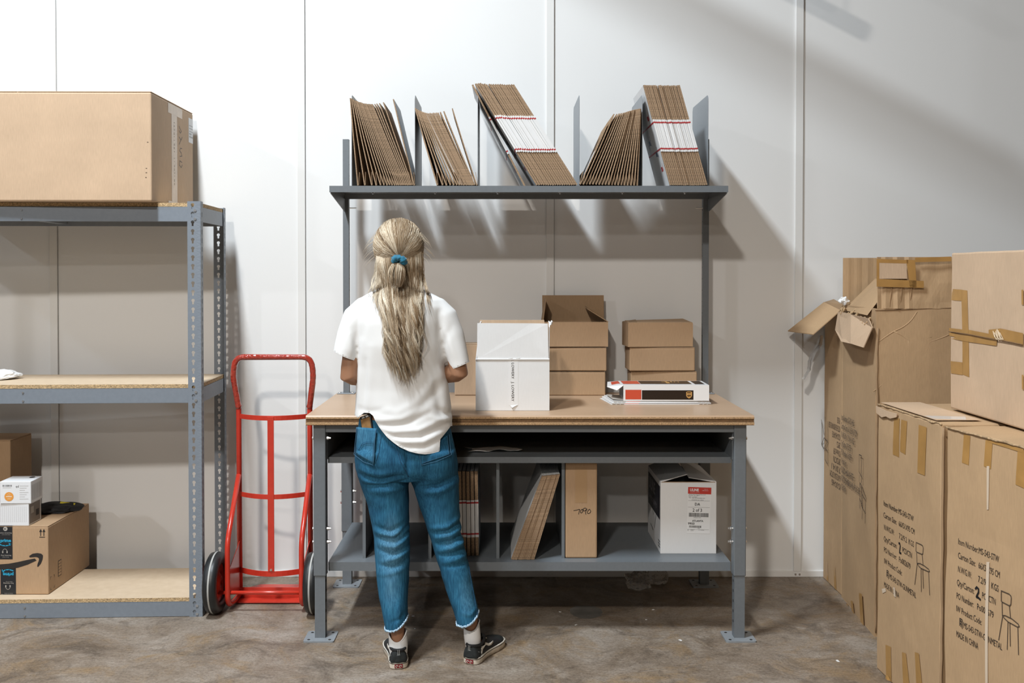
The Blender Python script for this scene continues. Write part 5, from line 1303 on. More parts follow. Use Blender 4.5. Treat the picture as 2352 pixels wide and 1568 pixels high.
r = N.new('ShaderNodeValToRGB'); e = r.color_ramp.elements; e[0].position = 0; e[0].color = (.075, .045, .024, 1); e[1].position = 1; e[1].color = (.88, .79, .64, 1); q = e.new(.35); q.color = (.31, .205, .115, 1); q = e.new(.68); q.color = (.59, .465, .325, 1)
L.new(a1.outputs['Fac'], r.inputs[0]); L.new(r.outputs[0], P.inputs['Base Color'])
HAIR = m

person = thing('person', 'person seen from behind in white t-shirt and blue jeans, standing at the packing table', 'person', (at(925, 1000, 4.08).x, 4.08, 0))
PL = person.location.copy()
def adopt(o):
    """parent to the person and keep the place"""
    o.parent = person; o.matrix_parent_inverse = Matrix.Translation(-PL); return o

# ---------------- the body: one continuous skin
YB = 4.10
V = Vector
head_c = at(916, 566, 4.115)
sh = [at(822, 716, 4.10), at(1022, 716, 4.10)]
el = [at(801, 862, 4.06), at(1055, 855, 4.06)]
wr = [el[0] + V((.135, .205, -.035)), el[1] + V((-.135, .205, -.035))]
b = MB()
tors = [(640, 897, 936, 4.10, .055), (664, 885, 948, 4.10, .055), (688, 850, 990, 4.095, .075), (720, 826, 1018, 4.09, .10), (780, 832, 1014, 4.09, .11), (850, 842, 1008, 4.095, .10), (910, 850, 1004, 4.10, .095), (960, 842, 1018, 4.10, .10), (1020, 832, 1034, 4.10, .105), (1070, 828, 1040, 4.10, .10), (1090, 838, 1032, 4.10, .08)]
b.loft([px_ring(py, l, r_, Y, ry) for py, l, r_, Y, ry in tors])
LEGS_PX = [[(1085, 836, 930), (1160, 858, 932), (1230, 872, 930), (1300, 878, 930), (1380, 890, 926), (1440, 896, 929), (1470, 899, 930), (1496, 902, 928)],
           [(1085, 950, 1040), (1160, 974, 1046), (1230, 998, 1054), (1300, 1020, 1072), (1380, 1050, 1090), (1425, 1063, 1098), (1452, 1069, 1098), (1480, 1074, 1098)]]
LY = [[4.10, 4.095, 4.085, 4.075, 4.055, 4.032, 4.026, 4.024], [4.10, 4.10, 4.095, 4.09, 4.085, 4.078, 4.074, 4.072]]
LRY = [.080, .068, .060, .056, .046, .033, .027, .024]
for s in (0, 1):
    b.loft([px_ring(py, l, r_, LY[s][i], LRY[i]) for i, (py, l, r_) in enumerate(LEGS_PX[s])])
HEAD_DIR = [rad(11), rad(-25)]
heel = [V((at(915.5, 1543, 3.96).x, 3.962, 0)), V((at(1079, 1530, 4.02).x, 4.010, 0))]
for s in (0, 1):
    f = V((-math.sin(HEAD_DIR[s]), math.cos(HEAD_DIR[s]), 0))
    b.tube([heel[s] + f * .042 + V((0, 0, .052)), heel[s] + f * .09 + V((0, 0, .046)), heel[s] + f * .16 + V((0, 0, .036)), heel[s] + f * .215 + V((0, 0, .033))], [.018, .020, .018, .012], 12)
for s in (0, 1):
    mid = sh[s].lerp(el[s], .5)
    b.tube([sh[s] + V((.03 if s == 0 else -.03, 0, .012)), sh[s].lerp(el[s], .25), mid, el[s].lerp(sh[s], .12), el[s], el[s].lerp(wr[s], .10), el[s].lerp(wr[s], .35), el[s].lerp(wr[s], .75), wr[s]], [.038, .038, .036, .035, .036, .037, .037, .029, .025], 14)
    sx = 1 if s == 0 else -1
    f = V((sx * .36, .92, -.14)).normalized(); side = V((sx * .92, -.36, 0)).normalized(); dn_ = f.cross(side).normalized(); dn_ = dn_ if dn_.z < 0 else -dn_
    palm0 = wr[s]; palm1 = wr[s] + f * .085
    for t in (-.026, -.009, .009, .026): b.tube([palm0 + side * t * .7, palm0 + f * .04 + side * t * .95, palm1 + side * t], [.014, .0135, .011], 8)
    for k, t in enumerate((-.030, -.011, .010, .029)):            # little .. index
        Lf = (.056, .072, .078, .068)[k]; p0 = palm1 + side * t; d = f.copy(); p = [p0 - f * .015, p0]
        for j, fr in enumerate((.45, .32, .23)):
            d = (d + dn_ * (.30 + .06 * k + .12 * j)).normalized(); p.append(p[-1] + d * Lf * fr)
        b.tube(p, [.0098, .0094, .0088, .0080, .0062], 9)
    th0 = wr[s] + f * .028 + side * .026; d = (f * .60 + side * .62 + dn_ * .35).normalized()
    b.tube([th0 - d * .015, th0 + d * .02, th0 + d * .045 + f * .006, th0 + d * .058 + f * .024], [.014, .0125, .0105, .0075], 9)
# head, neck, face (turned down to the work, away from the camera)
hd = []
tip = rad(22)
HM = Matrix.Translation(head_c) @ Matrix.Rotation(-tip, 4, 'X')
for i in range(15):
    v = -1 + 2 * i / 14; rr_ = math.sqrt(max(0, 1 - v * v)); row = []
    for k in range(28):
        a = 2 * math.pi * k / 28; x, y, z = rr_ * math.cos(a) * .073, rr_ * math.sin(a) * .092, v * .112
        if y > 0 and z < 0: x *= 1 - .34 * (-z / .112); y *= 1 - .10 * (-z / .112)
        if y > 0: y *= .97
        if y < 0 and z < -.03: y *= .80
        row.append(HM @ V((x, y, z)))
    hd.append(row)
b.loft(hd)
b.tube([at(916, 668, 4.10), at(916, 640, 4.11), head_c + V((0, -.01, -.05))], [.058, .052, .05], 14)
b.tube([HM @ V((0, .084, .016)), HM @ V((0, .093, -.006)), HM @ V((0, .099, -.022)), HM @ V((0, .088, -.030))], [.008, .010, .0125, .008], 10)
for sx in (-1, 1):
    b.tube([HM @ V((sx * .012, .088, -.030)), HM @ V((sx * .016, .084, -.034))], .0075, 8)
    b.tube([HM @ V((sx * .070, -.004, .022)), HM @ V((sx * .080, -.010, .012)), HM @ V((sx * .078, -.006, -.012)), HM @ V((sx * .068, .004, -.028))], [.010, .013, .010, .006], 8)
    b.tube([HM @ V((sx * .012, .086, .030)), HM @ V((sx * .032, .080, .034)), HM @ V((sx * .05, .066, .026))], .007, 8)
b.tube([HM @ V((-.022, .074, -.058)), HM @ V((-.008, .0845, -.054)), HM @ V((0, .0845, -.056)), HM @ V((.008, .0845, -.054)), HM @ V((.022, .074, -.058))], [.004, .0065, .006, .0065, .004], 8)
b.tube([HM @ V((-.018, .073, -.064)), HM @ V((0, .083, -.067)), HM @ V((.018, .073, -.064))], [.004, .0075, .004], 8)
for sx in (-1, 1): b.tube([HM @ V((sx * .016, .082, .019)), HM @ V((sx * .032, .0805, .0205)), HM @ V((sx * .047, .068, .014))], .0055, 8); b.tube([HM @ V((sx * .018, .079, .003)), HM @ V((sx * .032, .0775, .0005)), HM @ V((sx * .046, .067, .004))], .0055, 8)
b.tube([HM @ V((0, .058, -.088)), HM @ V((0, .068, -.096))], [.018, .016], 10)
body_o = adopt(remeshed(b, 'body', .0042, 3, SKIN, None))
LIPS = plain('lips', (.42, .12, .09), .45); EYEW = plain('eye_white', (.8, .78, .75), .2); IRIS = plain('iris', (.05, .09, .10), .15)
for sx in (-1, 1):
    e_ = MB(); c = HM @ V((sx * .031, .0725, .010)); e_.lathe(c, HM.to_3x3() @ V((0, 1, 0)), [(.0005, -.0095), (.0072, -.0063), (.0094, 0), (.0072, .0063), (.004, .0085), (.0005, .0095)], 16); o = adopt(e_.build('eye', EYEW, smooth=True))
    i_ = MB(); i_.disc(c + HM.to_3x3() @ V((0, .0088, -.001)), HM.to_3x3() @ V((0, 1, 0)), .0046, .0012, 14); q = i_.build('iris', IRIS); q.parent = o
    br = MB(); br.tube([HM @ V((sx * .014, .090, .036)), HM @ V((sx * .032, .0865, .042)), HM @ V((sx * .050, .072, .034))], [.003, .0034, .0018], 6); adopt(br.build('eyebrow', plain('brow_hair', (.16, .10, .05), .7), smooth=True))
l_ = MB(); l_.tube([HM @ V((-.021, .0765, -.0595)), HM @ V((-.008, .0915, -.0575)), HM @ V((0, .0915, -.0585)), HM @ V((.008, .0915, -.0575)), HM @ V((.021, .0765, -.0595))], [.002, .0042, .004, .0042, .002], 8); l_.tube([HM @ V((-.017, .0785, -.063)), HM @ V((0, .0910, -.0665)), HM @ V((.017, .0785, -.063))], [.002, .005, .002], 8); adopt(l_.build('lips', LIPS, smooth=True))

# ---------------- jeans
b = MB()
PEL = [(958, 826, 1026, 4.11, .100, .105), (985, 821, 1036, 4.11, .102, .115), (1020, 817, 1044, 4.11, .104, .130), (1050, 815, 1049, 4.11, .104, .138), (1075, 817, 1052, 4.11, .102, .132), (1096, 822, 1053, 4.11, .098, .110)]
b.loft([px_ring(py, l, r_, Y, ry, 32, yb=yb, sup=.95) for py, l, r_, Y, ry, yb in PEL])
LP_ = [[(1030, 818, 930), (1060, 818, 934), (1090, 822, 937), (1120, 832, 938.5), (1160, 846, 939.5), (1200, 854, 940), (1230, 859, 941), (1265, 861, 941.5), (1310, 864, 940), (1350, 868, 938), (1400, 877, 936.5), (1425, 882, 936), (1452, 887, 935)],
       [(1030, 936, 1047), (1060, 937, 1051), (1090, 941, 1053), (1120, 950, 1054), (1160, 963, 1055.5), (1200, 977, 1057), (1230, 987, 1061), (1265, 998, 1069), (1310, 1012, 1080), (1350, 1023, 1088), (1400, 1041, 1098), (1425, 1048, 1102), (1446, 1053, 1105)]]
YC = [4.105, 4.105, 4.10, 4.098, 4.095, 4.092, 4.09, 4.085, 4.075, 4.065, 4.045, 4.035, 4.03]
RYb = [.118, .122, .108, .096, .088, .083, .079, .078, .078, .074, .066, .061, .058]
for s in (0, 1):
    yo = 0 if s == 0 else .015
    b.loft([px_ring(py, l, r_, YC[i] + yo * min(1, i / 8), min(RYb[i], .094), 28, yb=RYb[i], tilt=(0, 0) if i < 10 else ((-.35, 0), (.30, 0))[0] if False else (0, 0)) for i, (py, l, r_) in enumerate(LP_[s])])
jeans = remeshed(b, 'jeans', .0052, 4, DENIM, None)
J = [  # left leg, right leg, seat
 ([(825, 1092), (870, 1103), (932, 1090)], .011, -.010), ([(838, 1117), (885, 1114), (937, 1100)], .008, -.009), ([(834, 1106), (880, 1110), (935, 1096)], .008, .006), ([(850, 1130), (900, 1128), (938, 1118)], .012, .006),
 ([(946, 1104), (1000, 1112), (1050, 1090)], .011, -.006), ([(958, 1120), (1005, 1118), (1054, 1096)], .008, -.010), ([(965, 1132), (1010, 1130), (1054, 1112)], .012, .006),
 ([(862, 1212), (895, 1222), (925, 1206)], .009, -.006), ([(862, 1224), (900, 1232), (930, 1222)], .010, .008), ([(866, 1238), (905, 1240), (936, 1214)], .008, -.008), ([(870, 1252), (905, 1258), (938, 1236)], .010, .008), ([(866, 1266), (900, 1275), (936, 1262)], .008, -.007), ([(880, 1290), (910, 1283), (938, 1270)], .010, .007), ([(868, 1300), (905, 1303), (936, 1290)], .008, -.006), ([(905, 1250), (925, 1240), (939, 1228)], .007, -.005), ([(868, 1322), (900, 1316), (930, 1308)], .010, .004),
 ([(990, 1216), (1025, 1214), (1056, 1196)], .010, .006), ([(992, 1228), (1030, 1222), (1058, 1206)], .008, -.007), ([(1000, 1240), (1035, 1232), (1062, 1220)], .010, .008), ([(1000, 1254), (1040, 1246), (1066, 1232)], .008, -.009), ([(1010, 1268), (1045, 1260), (1070, 1252)], .010, .008), ([(1008, 1280), (1045, 1274), (1076, 1264)], .008, -.008), ([(1018, 1294), (1050, 1288), (1078, 1282)], .010, .006), ([(1018, 1306), (1050, 1302), (1080, 1298)], .009, -.005), ([(1030, 1240), (1050, 1254), (1066, 1270)], .008, .005),
 ([(934, 1020), (936, 1060), (938, 1094)], .008, -.012), ([(915, 1380), (918, 1410), (914, 1440)], .008, .005), ([(898, 1390), (906, 1420), (910, 1446)], .008, -.004), ([(900, 1425), (915, 1420), (930, 1408)], .007, -.004), ([(1060, 1405), (1080, 1412), (1095, 1400)], .008, .004), ([(822, 1064), (850, 1072), (880, 1078)], .012, -.004), ([(828, 1078), (850, 1086), (885, 1092)], .010, .004)]
folds(jeans, J, 4.0, lump=.0022, lscale=22)
def cut(o, fn, snap=None):
    """trim the cloth along FN = 0, keeping FN < 0; returns the new rims"""
    me = o.data; vs = [v.co.copy() for v in me.vertices]; val = [fn(c) for c in vs]
    nv, nf, remap, cutv = [], [], {}, {}
    def keep(i):
        if i not in remap: remap[i] = len(nv); nv.append(vs[i])
        return remap[i]
    def cross(i, k):
        e = (min(i, k), max(i, k))
        if e not in cutv:
            a, c = e; lo, hi = (vs[a], vs[c]) if val[a] <= 0 else (vs[c], vs[a])
            for _ in range(10):
                m_ = (lo + hi) / 2
                if fn(m_) <= 0: lo = m_
                else: hi = m_
            cutv[e] = len(nv); nv.append(lo.copy())
        return cutv[e]
    for p in me.polygons:
        ids = list(p.vertices)
        if all(val[i] <= 0 for i in ids): nf.append([keep(i) for i in ids]); continue
        if all(val[i] > 0 for i in ids): continue
        poly = []
        for a, c in zip(ids, ids[1:] + ids[:1]):
            if val[a] <= 0: poly.append(keep(a))
            if (val[a] <= 0) != (val[c] <= 0): poly.append(cross(a, c))
        if len(poly) > 2: nf.append(poly)
    m2 = bpy.data.meshes.new(me.name); m2.from_pydata([tuple(c) for c in nv], [], nf); m2.materials.append(me.materials[0])
    bm = bmesh.new(); bm.from_mesh(m2); bmesh.ops.remove_doubles(bm, verts=bm.verts, dist=.0006); bm.normal_update()
    rim = []; es = {e for e in bm.edges if e.is_boundary}
    while es:
        e = es.pop(); loop = [e.verts[0].co.copy(), e.verts[1].co.copy()]; v = e.verts[1]
        while True:
            nx = next((q for q in v.link_edges if q in es), None)
            if nx is None: break
            es.remove(nx); v = nx.other_vert(v); loop.append(v.co.copy())
        rim.append(loop[:-1] if (loop[0] - loop[-1]).length < 1e-5 else loop)
    bm.to_mesh(m2); bm.free(); m2.polygons.foreach_set('use_smooth', [True] * len(m2.polygons)); m2.update()
    nm = me.name; o.data = m2; bpy.data.meshes.remove(me); m2.name = nm
    return rim
midx = at(990, 1430, 4.03).x
za, zc = at(910, 1447, 4.0), at(910, 1430, 4.0)
c0 = [at(889, 1448, 3.98), at(934, 1426, 3.98)]; c1_ = [at(1054, 1440, 3.99), at(1103, 1415, 3.99)]
def cuff_z(p):
    a, c = c0 if p.x < midx else c1_
    t = (p.x - a.x) / (c.x - a.x); z = a.z + (c.z - a.z) * max(-.2, min(1.2, t)); bow = -.010 * math.sin(math.pi * max(0, min(1, t)))
    return z + bow + (p.y - 4.0) * .10
zt_ = at(925, 962, 4.1).z
rims = cut(jeans, lambda p: (cuff_z(p) - p.z) if p.z < .35 else -1, lambda p: V((p.x, p.y, cuff_z(p))))
wear_and_light = jeans.data.attributes.new('wear_and_light', 'FLOAT', 'POINT')
Pj = coords(jeans.data); wv = np.zeros(len(Pj))
for (px, py, rx, rz, am) in ((895, 1255, .06, .10, .38), (1035, 1255, .06, .09, .22), (900, 1350, .045, .14, .22), (1070, 1370, .05, .12, .25), (850, 1010, .06, .06, .16), (1000, 1060, .06, .05, .06), (900, 1160, .05, .08, .08), (1010, 1170, .05, .08, .04)):  # worn patches, those on the left raised to paint in the light
    c = at(px, py, 4.0); wv += am * np.exp(-((Pj[:, 0] - c.x) / rx) ** 2 - ((Pj[:, 2] - c.z) / rz) ** 2)
wear_and_light.data.foreach_set('value', wv)
jeans = adopt(jeans)
bvh = BVHTree.FromPolygons([tuple(v.co) for v in jeans.data.vertices], [tuple(p.vertices) for p in jeans.data.polygons])
def on_back(tree, px, py, lift, Y0=3.6):
    p = at(px, py, 4.0); d = (p - CAM).normalized(); h = tree.ray_cast(CAM, d)
    return (h[0] + h[1] * lift if h[1].dot(d) < 0 else h[0] - h[1] * lift) if h[0] else p
def patch(tree, quad, lift, n=12, m=12):
    rows = []
    for j in range(m + 1):
        v = j / m; row = []
        for i in range(n + 1):
            u = i / n
            p = [quad[0][k] * (1-u) * (1-v) + quad[1][k] * u * (1-v) + quad[2][k] * u * v + quad[3][k] * (1-u) * v for k in (0, 1)]
            row.append(on_back(tree, p[0], p[1], lift(v) if callable(lift) else lift))
        rows.append(row)
    return rows
def line_on(tree, pts_, lift, step=6):
    out = []
    for (a, c) in zip(pts_[:-1], pts_[1:]):
        n = max(1, int(math.hypot(c[0]-a[0], c[1]-a[1]) / step))
        out += [on_back(tree, a[0] + (c[0]-a[0]) * k / n, a[1] + (c[1]-a[1]) * k / n, lift) for k in range(n)]
    return out + [on_back(tree, *pts_[-1], lift)]
for quad, ext in (([(826, 981), (867, 984), (859, 1066), (820, 1043)], 1), ([(962, 1040), (1029, 998), (1034, 1044), (967, 1067)], 1)):
    b = MB(); b.loft(patch(bvh, quad, (lambda v: .0125 - .0075 * v) if quad[0][0] < 900 else .0028), caps=False, closed=False); o = b.build('back_pocket', DENIM, smooth=True)
    s_ = o.modifiers.new('cloth', 'SOLIDIFY'); s_.thickness = .0022; s_.offset = 1
    wq = o.data.attributes.new('wear_and_light', 'FLOAT', 'POINT'); wq.data.foreach_set('value', [.20 if ext and quad[0][0] < 900 else .02] * len(o.data.vertices))  # left pocket paler: wear plus its lit tone
    o.parent = jeans
    st_ = MB(); mid = ((quad[2][0] + quad[3][0]) / 2, (quad[2][1] + quad[3][1]) / 2 + 4)
    st_.tube(line_on(bvh, [quad[1], quad[2], mid, quad[3], quad[0]], .0128 if quad[0][0] < 900 else .0060), .0010, 5); q_ = [((p[0] - 841 if 0 else p[0]), p[1]) for p in quad]
    cx_, cy_ = sum(p[0] for p in quad) / 4, sum(p[1] for p in quad) / 4; inner = [(p[0] + (cx_ - p[0]) * .14, p[1] + (cy_ - p[1]) * .14) for p in quad]
    st_.tube(line_on(bvh, [inner[1], inner[2], inner[3]], .0105 if quad[0][0] < 900 else .0058), .0007, 5)
    s2 = st_.build('pocket_stitching', STITCH, smooth=True); s2.parent = o
    if quad[0][0] < 900:
        st_ = MB(); st_.tube(line_on(bvh, [(826, 1030), (830, 1034), (836, 1022), (846, 1018), (860, 1019)], .0126, 3), .0007, 5); st_.tube(line_on(bvh, [(827, 1026), (831, 1031), (837, 1018), (847, 1014), (860, 1015)], .0126, 3), .0007, 5)
        s2 = st_.build('pocket_arc', DENIM_D, smooth=True); s2.parent = o
b = MB(); b.tube(line_on(bvh, [(910, 1022), (914, 1040), (919, 1058), (930, 1078), (938, 1094)], .001), .0018, 6); b.tube(line_on(bvh, [(916, 1022), (919, 1040), (925, 1058), (933, 1073)], .0012), .0009, 5)
b.tube(line_on(bvh, [(876, 1000), (870, 1040), (862, 1064)], .001), .001, 5)
o = b.build('seat_seam', DENIM_D, smooth=True); o.parent = jeans
b = MB()
b.tube(line_on(bvh, [(1076, 1300), (1084, 1345), (1092, 1385), (1097, 1412)], .0008), .0016, 6)
o = b.build('side_seam', DENIM_D, smooth=True); o.parent = jeans
for loop in rims:
    if len(loop) < 12: continue
    n = len(loop); b = MB(); pts_ = [p + V((0, 0, -.001 + .0016 * math.sin(i * 1.7))) for i, p in enumerate(loop)]
    b.tube(pts_ + [pts_[0]], [.0042 + .0013 * math.sin(i * 2.3) for i in range(n)] + [.0042], 7, caps=False)
    o = b.build('frayed_cuff', FRAY, smooth=True); o.parent = jeans
sol = jeans.modifiers.new('cloth', 'SOLIDIFY'); sol.thickness = .0025; sol.offset = -1

# ---------------- t-shirt
b = MB()
TS = [(648, 888, 944, 4.105, .060, .060), (660, 874, 962, 4.10, .070, .068), (674, 846, 992, 4.10, .085, .080), (688, 822, 1018, 4.10, .098, .096), (705, 810, 1030, 4.10, .106, .108), (740, 812, 1026, 4.10, .118, .122), (790, 816, 1024, 4.10, .124, .128), (840, 820, 1023, 4.10, .118, .122), (890, 818.5, 1029, 4.10, .114, .118), (930, 817, 1035, 4.10, .114, .122), (960, 815, 1038, 4.105, .116, .130), (990, 814, 1038, 4.11, .116, .140), (1020, 813, 1040, 4.11, .118, .149), (1060, 813, 1042, 4.11, .118, .152)]
b.loft([px_ring(py, l, r_, Y, ry, 36, yb=yb, sup=.94) for py, l, r_, Y, ry, yb in TS])
sleeve_end = []
for s, (pts_, rr_) in enumerate(([[(846, 706), (822, 730), (808, 770), (797, 806), (792, 830)], [.056, .062, .060, .053, .049]], [[(994, 706), (1018, 730), (1036, 775), (1051, 822), (1058, 848)], [.056, .060, .055, .044, .041]])):
    ys = [4.10, 4.10, 4.09, 4.075, 4.07]; q = [at(px, py, y) for (px, py), y in zip(pts_, ys)]; rows = []
    for i, p in enumerate(q):
        d = (q[min(i+1, 4)] - q[max(i-1, 0)]).normalized(); a_ = V((0, 1, 0)); a_ = (a_ - d * a_.dot(d)).normalized(); c_ = a_.cross(d)
        rows.append([p + (c_ * math.cos(t) * rr_[i] * .95 + a_ * math.sin(t) * rr_[i] * 1.12) for t in [2 * math.pi * k / 20 for k in range(20)]])
    b.loft(rows)
shirt = remeshed(b, 't_shirt', .0062, 5, COTTON, None)
S = [([(806, 760), (812, 800), (818, 840)], .015, -.005), ([(797, 770), (800, 800), (803, 822)], .010, .005), ([(826, 790), (822, 850), (822, 930)], .016, .006), ([(836, 830), (834, 900), (828, 950)], .012, -.004), ([(848, 800), (846, 870), (840, 940)], .016, .004),
 ([(1012, 800), (1014, 835), (1020, 870)], .015, -.005), ([(1022, 760), (1032, 790), (1044, 826)], .010, .005), ([(1034, 752), (1022, 780), (1014, 810)], .014, -.004), ([(1004, 850), (1016, 900), (1024, 960)], .014, .006), ([(994, 870), (1004, 920), (1012, 970)], .012, -.005),
 ([(822, 960), (870, 966), (920, 964), (955, 944)], .013, .007), ([(828, 972), (880, 980), (940, 972), (985, 950)], .010, -.007), ([(850, 975), (900, 992), (960, 990), (1015, 966)], .011, .008), ([(862, 985), (905, 1004), (965, 1003), (1030, 978)], .009, -.008), ([(880, 995), (920, 1015), (970, 1016), (1026, 992)], .010, .008), ([(895, 1008), (930, 1026), (975, 1028), (1005, 1016)], .008, -.006), ([(870, 940), (910, 950), (960, 925)], .016, .004), ([(820, 945), (850, 948), (880, 940)], .010, -.003),
 ([(1000, 940), (1020, 955), (1036, 958)], .010, -.006), ([(990, 962), (1012, 970), (1034, 972)], .010, .006), ([(940, 930), (975, 900), (1005, 860)], .018, .004), ([(960, 940), (990, 915), (1014, 880)], .014, -.004), ([(820, 990), (818, 970), (830, 962)], .008, .004), ([(845, 700), (838, 730), (832, 770)], .012, -.003), ([(1000, 700), (1008, 740), (1006, 790)], .014, -.003), ([(895, 800), (890, 870), (880, 930)], .03, -.003)]
folds(shirt, S, 3.96, lump=.0018, lscale=11, seed=5)
sm_ = shirt.modifiers.new('s', 'SMOOTH'); sm_.iterations = 3; sm_.factor = .5; m2 = evaluated(shirt); shirt.modifiers.clear(); shirt.data = m2; m2.name = 't_shirt'
HEM = [(806, 960), (816, 964), (824, 958), (832, 951), (846, 950), (856, 956), (862, 968), (870, 981), (879, 992), (890, 1004), (905, 1016), (920, 1026), (940, 1035), (958, 1040), (976, 1043), (994, 1042), (1007, 1040), (1009, 1012), (1020, 1000), (1032, 986), (1046, 984)]
HX = [(at(px, py, 3.97).x, at(px, py, 3.97).z) for px, py in HEM]
zfront = at(925, 1000, 4.2).z
def hem_z(p):
    if p.x <= HX[0][0]: zb_ = HX[0][1]
    elif p.x >= HX[-1][0]: zb_ = HX[-1][1]
    else:
        for (xa_, za_), (xb_, zb2) in zip(HX[:-1], HX[1:]):
            if xa_ <= p.x <= xb_: zb_ = za_ + (zb2 - za_) * (p.x - xa_) / (xb_ - xa_); break
    t = max(0, min(1, (p.y - 4.07) / .06)); zsid = HX[0][1] if p.x < at(925, 1000, 4.1).x else HX[-1][1]
    return zb_ * (1 - t) + (zsid - .012) * t
ends = []
for s, (ia, ib) in enumerate((((768, 805), (820, 828)), ((1073, 832), (1034, 848)))):
    Y = 4.06; p0, p1 = at(*ia, Y), at(*ib, Y); d = (p1 - p0); nrm = V((d.z, 0, -d.x)).normalized()
    if nrm.z > 0: nrm = -nrm
    ends.append((p0, nrm))
xl_, xr2 = at(822, 800, 4.07).x, at(1014, 830, 4.07).x
def s_fn(p):
    if p.x < xl_ and p.z < at(800, 780, 4.07).z and p.z > at(800, 880, 4.07).z: return (p - ends[0][0]).dot(ends[0][1])
    if p.x > xr2 + .012 and p.z < at(1040, 800, 4.07).z and p.z > at(1040, 886, 4.07).z: return (p - ends[1][0]).dot(ends[1][1]) if p.x > at(1030, 850, 4.07).x else -1
    return -1
sl_r = cut(shirt, s_fn, lambda p: p - (ends[0] if p.x < -.4 else ends[1])[1] * ((p - (ends[0] if p.x < -.4 else ends[1])[0]).dot((ends[0] if p.x < -.4 else ends[1])[1])))
hem_r = cut(shirt, lambda p: hem_z(p) - p.z if p.z < at(900, 940, 4.0).z else -1, lambda p: V((p.x, p.y, hem_z(p))))
nz_ = at(916, 656, 4.10).z
cut(shirt, lambda p: p.z - nz_ - (4.10 - p.y) * .25, lambda p: V((p.x, p.y, nz_ + (4.10 - p.y) * .25)))
shirt = adopt(shirt); sol = shirt.modifiers.new('cloth', 'SOLIDIFY'); sol.thickness = .0022; sol.offset = 0
sbv = BVHTree.FromPolygons([tuple(v.co) for v in shirt.data.vertices], [tuple(p.vertices) for p in shirt.data.polygons])
for l_ in sl_r:
    if len(l_) > 15 and sum(p.z for p in l_) / len(l_) > at(900, 900, 4.1).z:
        b = MB(); b.tube(l_ + [l_[0]], .0015, 6, caps=False); o = b.build('sleeve_hem', COTTON, smooth=True); o.parent = shirt
long_ = max(hem_r, key=len); zc_ = sum(p.z for p in long_) / len(long_)
long_ = max((l for l in hem_r if sum(p.z for p in l) / len(l) < at(925, 900, 4.1).z), key=len)
b = MB(); b.tube(long_ + [long_[0]], .0016, 6, caps=False); o = b.build('bottom_hem', COTTON, smooth=True); o.parent = shirt
# ---------------- phone in the left back pocket
ph_c = on_back(bvh, 845, 990, -.0045)
phone = thing('phone', 'phone in a black-edged amber case sticking out of the left back pocket', 'phone', ph_c, 0)
b = MB(); b.box((-.027, -.004, -.026), (.027, .004, .062)); o = b.build('case', plain('phone_black', (.012, .011, .011), .25), phone, bevel=.005, seg=3)
b = MB(); b.box((-.0225, -.0048, -.024), (.0225, -.0038, .049)); b.build('back_plate', plain('amber_back', (.26, .145, .06), .22, var=.3, scale=30), phone, bevel=.003)
b = MB(); b.box((-.017, -.0052, .051), (-.002, -.0035, .0585)); b.build('camera_lens', plain('lens_glass', (.45, .45, .45), .1), phone, bevel=.001)
b = MB(); b.box((.003, -.0052, .051), (.018, -.0035, .0585)); b.build('camera_lens', MT['lens_glass'], phone, bevel=.001)
pu = (on_back(bvh, 844, 972, 0) - on_back(bvh, 850, 1012, 0)).normalized(); pr = (on_back(bvh, 858, 992, 0) - on_back(bvh, 836, 990, 0)).normalized()
pn = pr.cross(pu).normalized(); pr = pu.cross(pn)
phone.matrix_world = Matrix.Translation(on_back(bvh, 846, 989, .0035)) @ Matrix((pr, -pn, pu)).transposed().to_4x4()
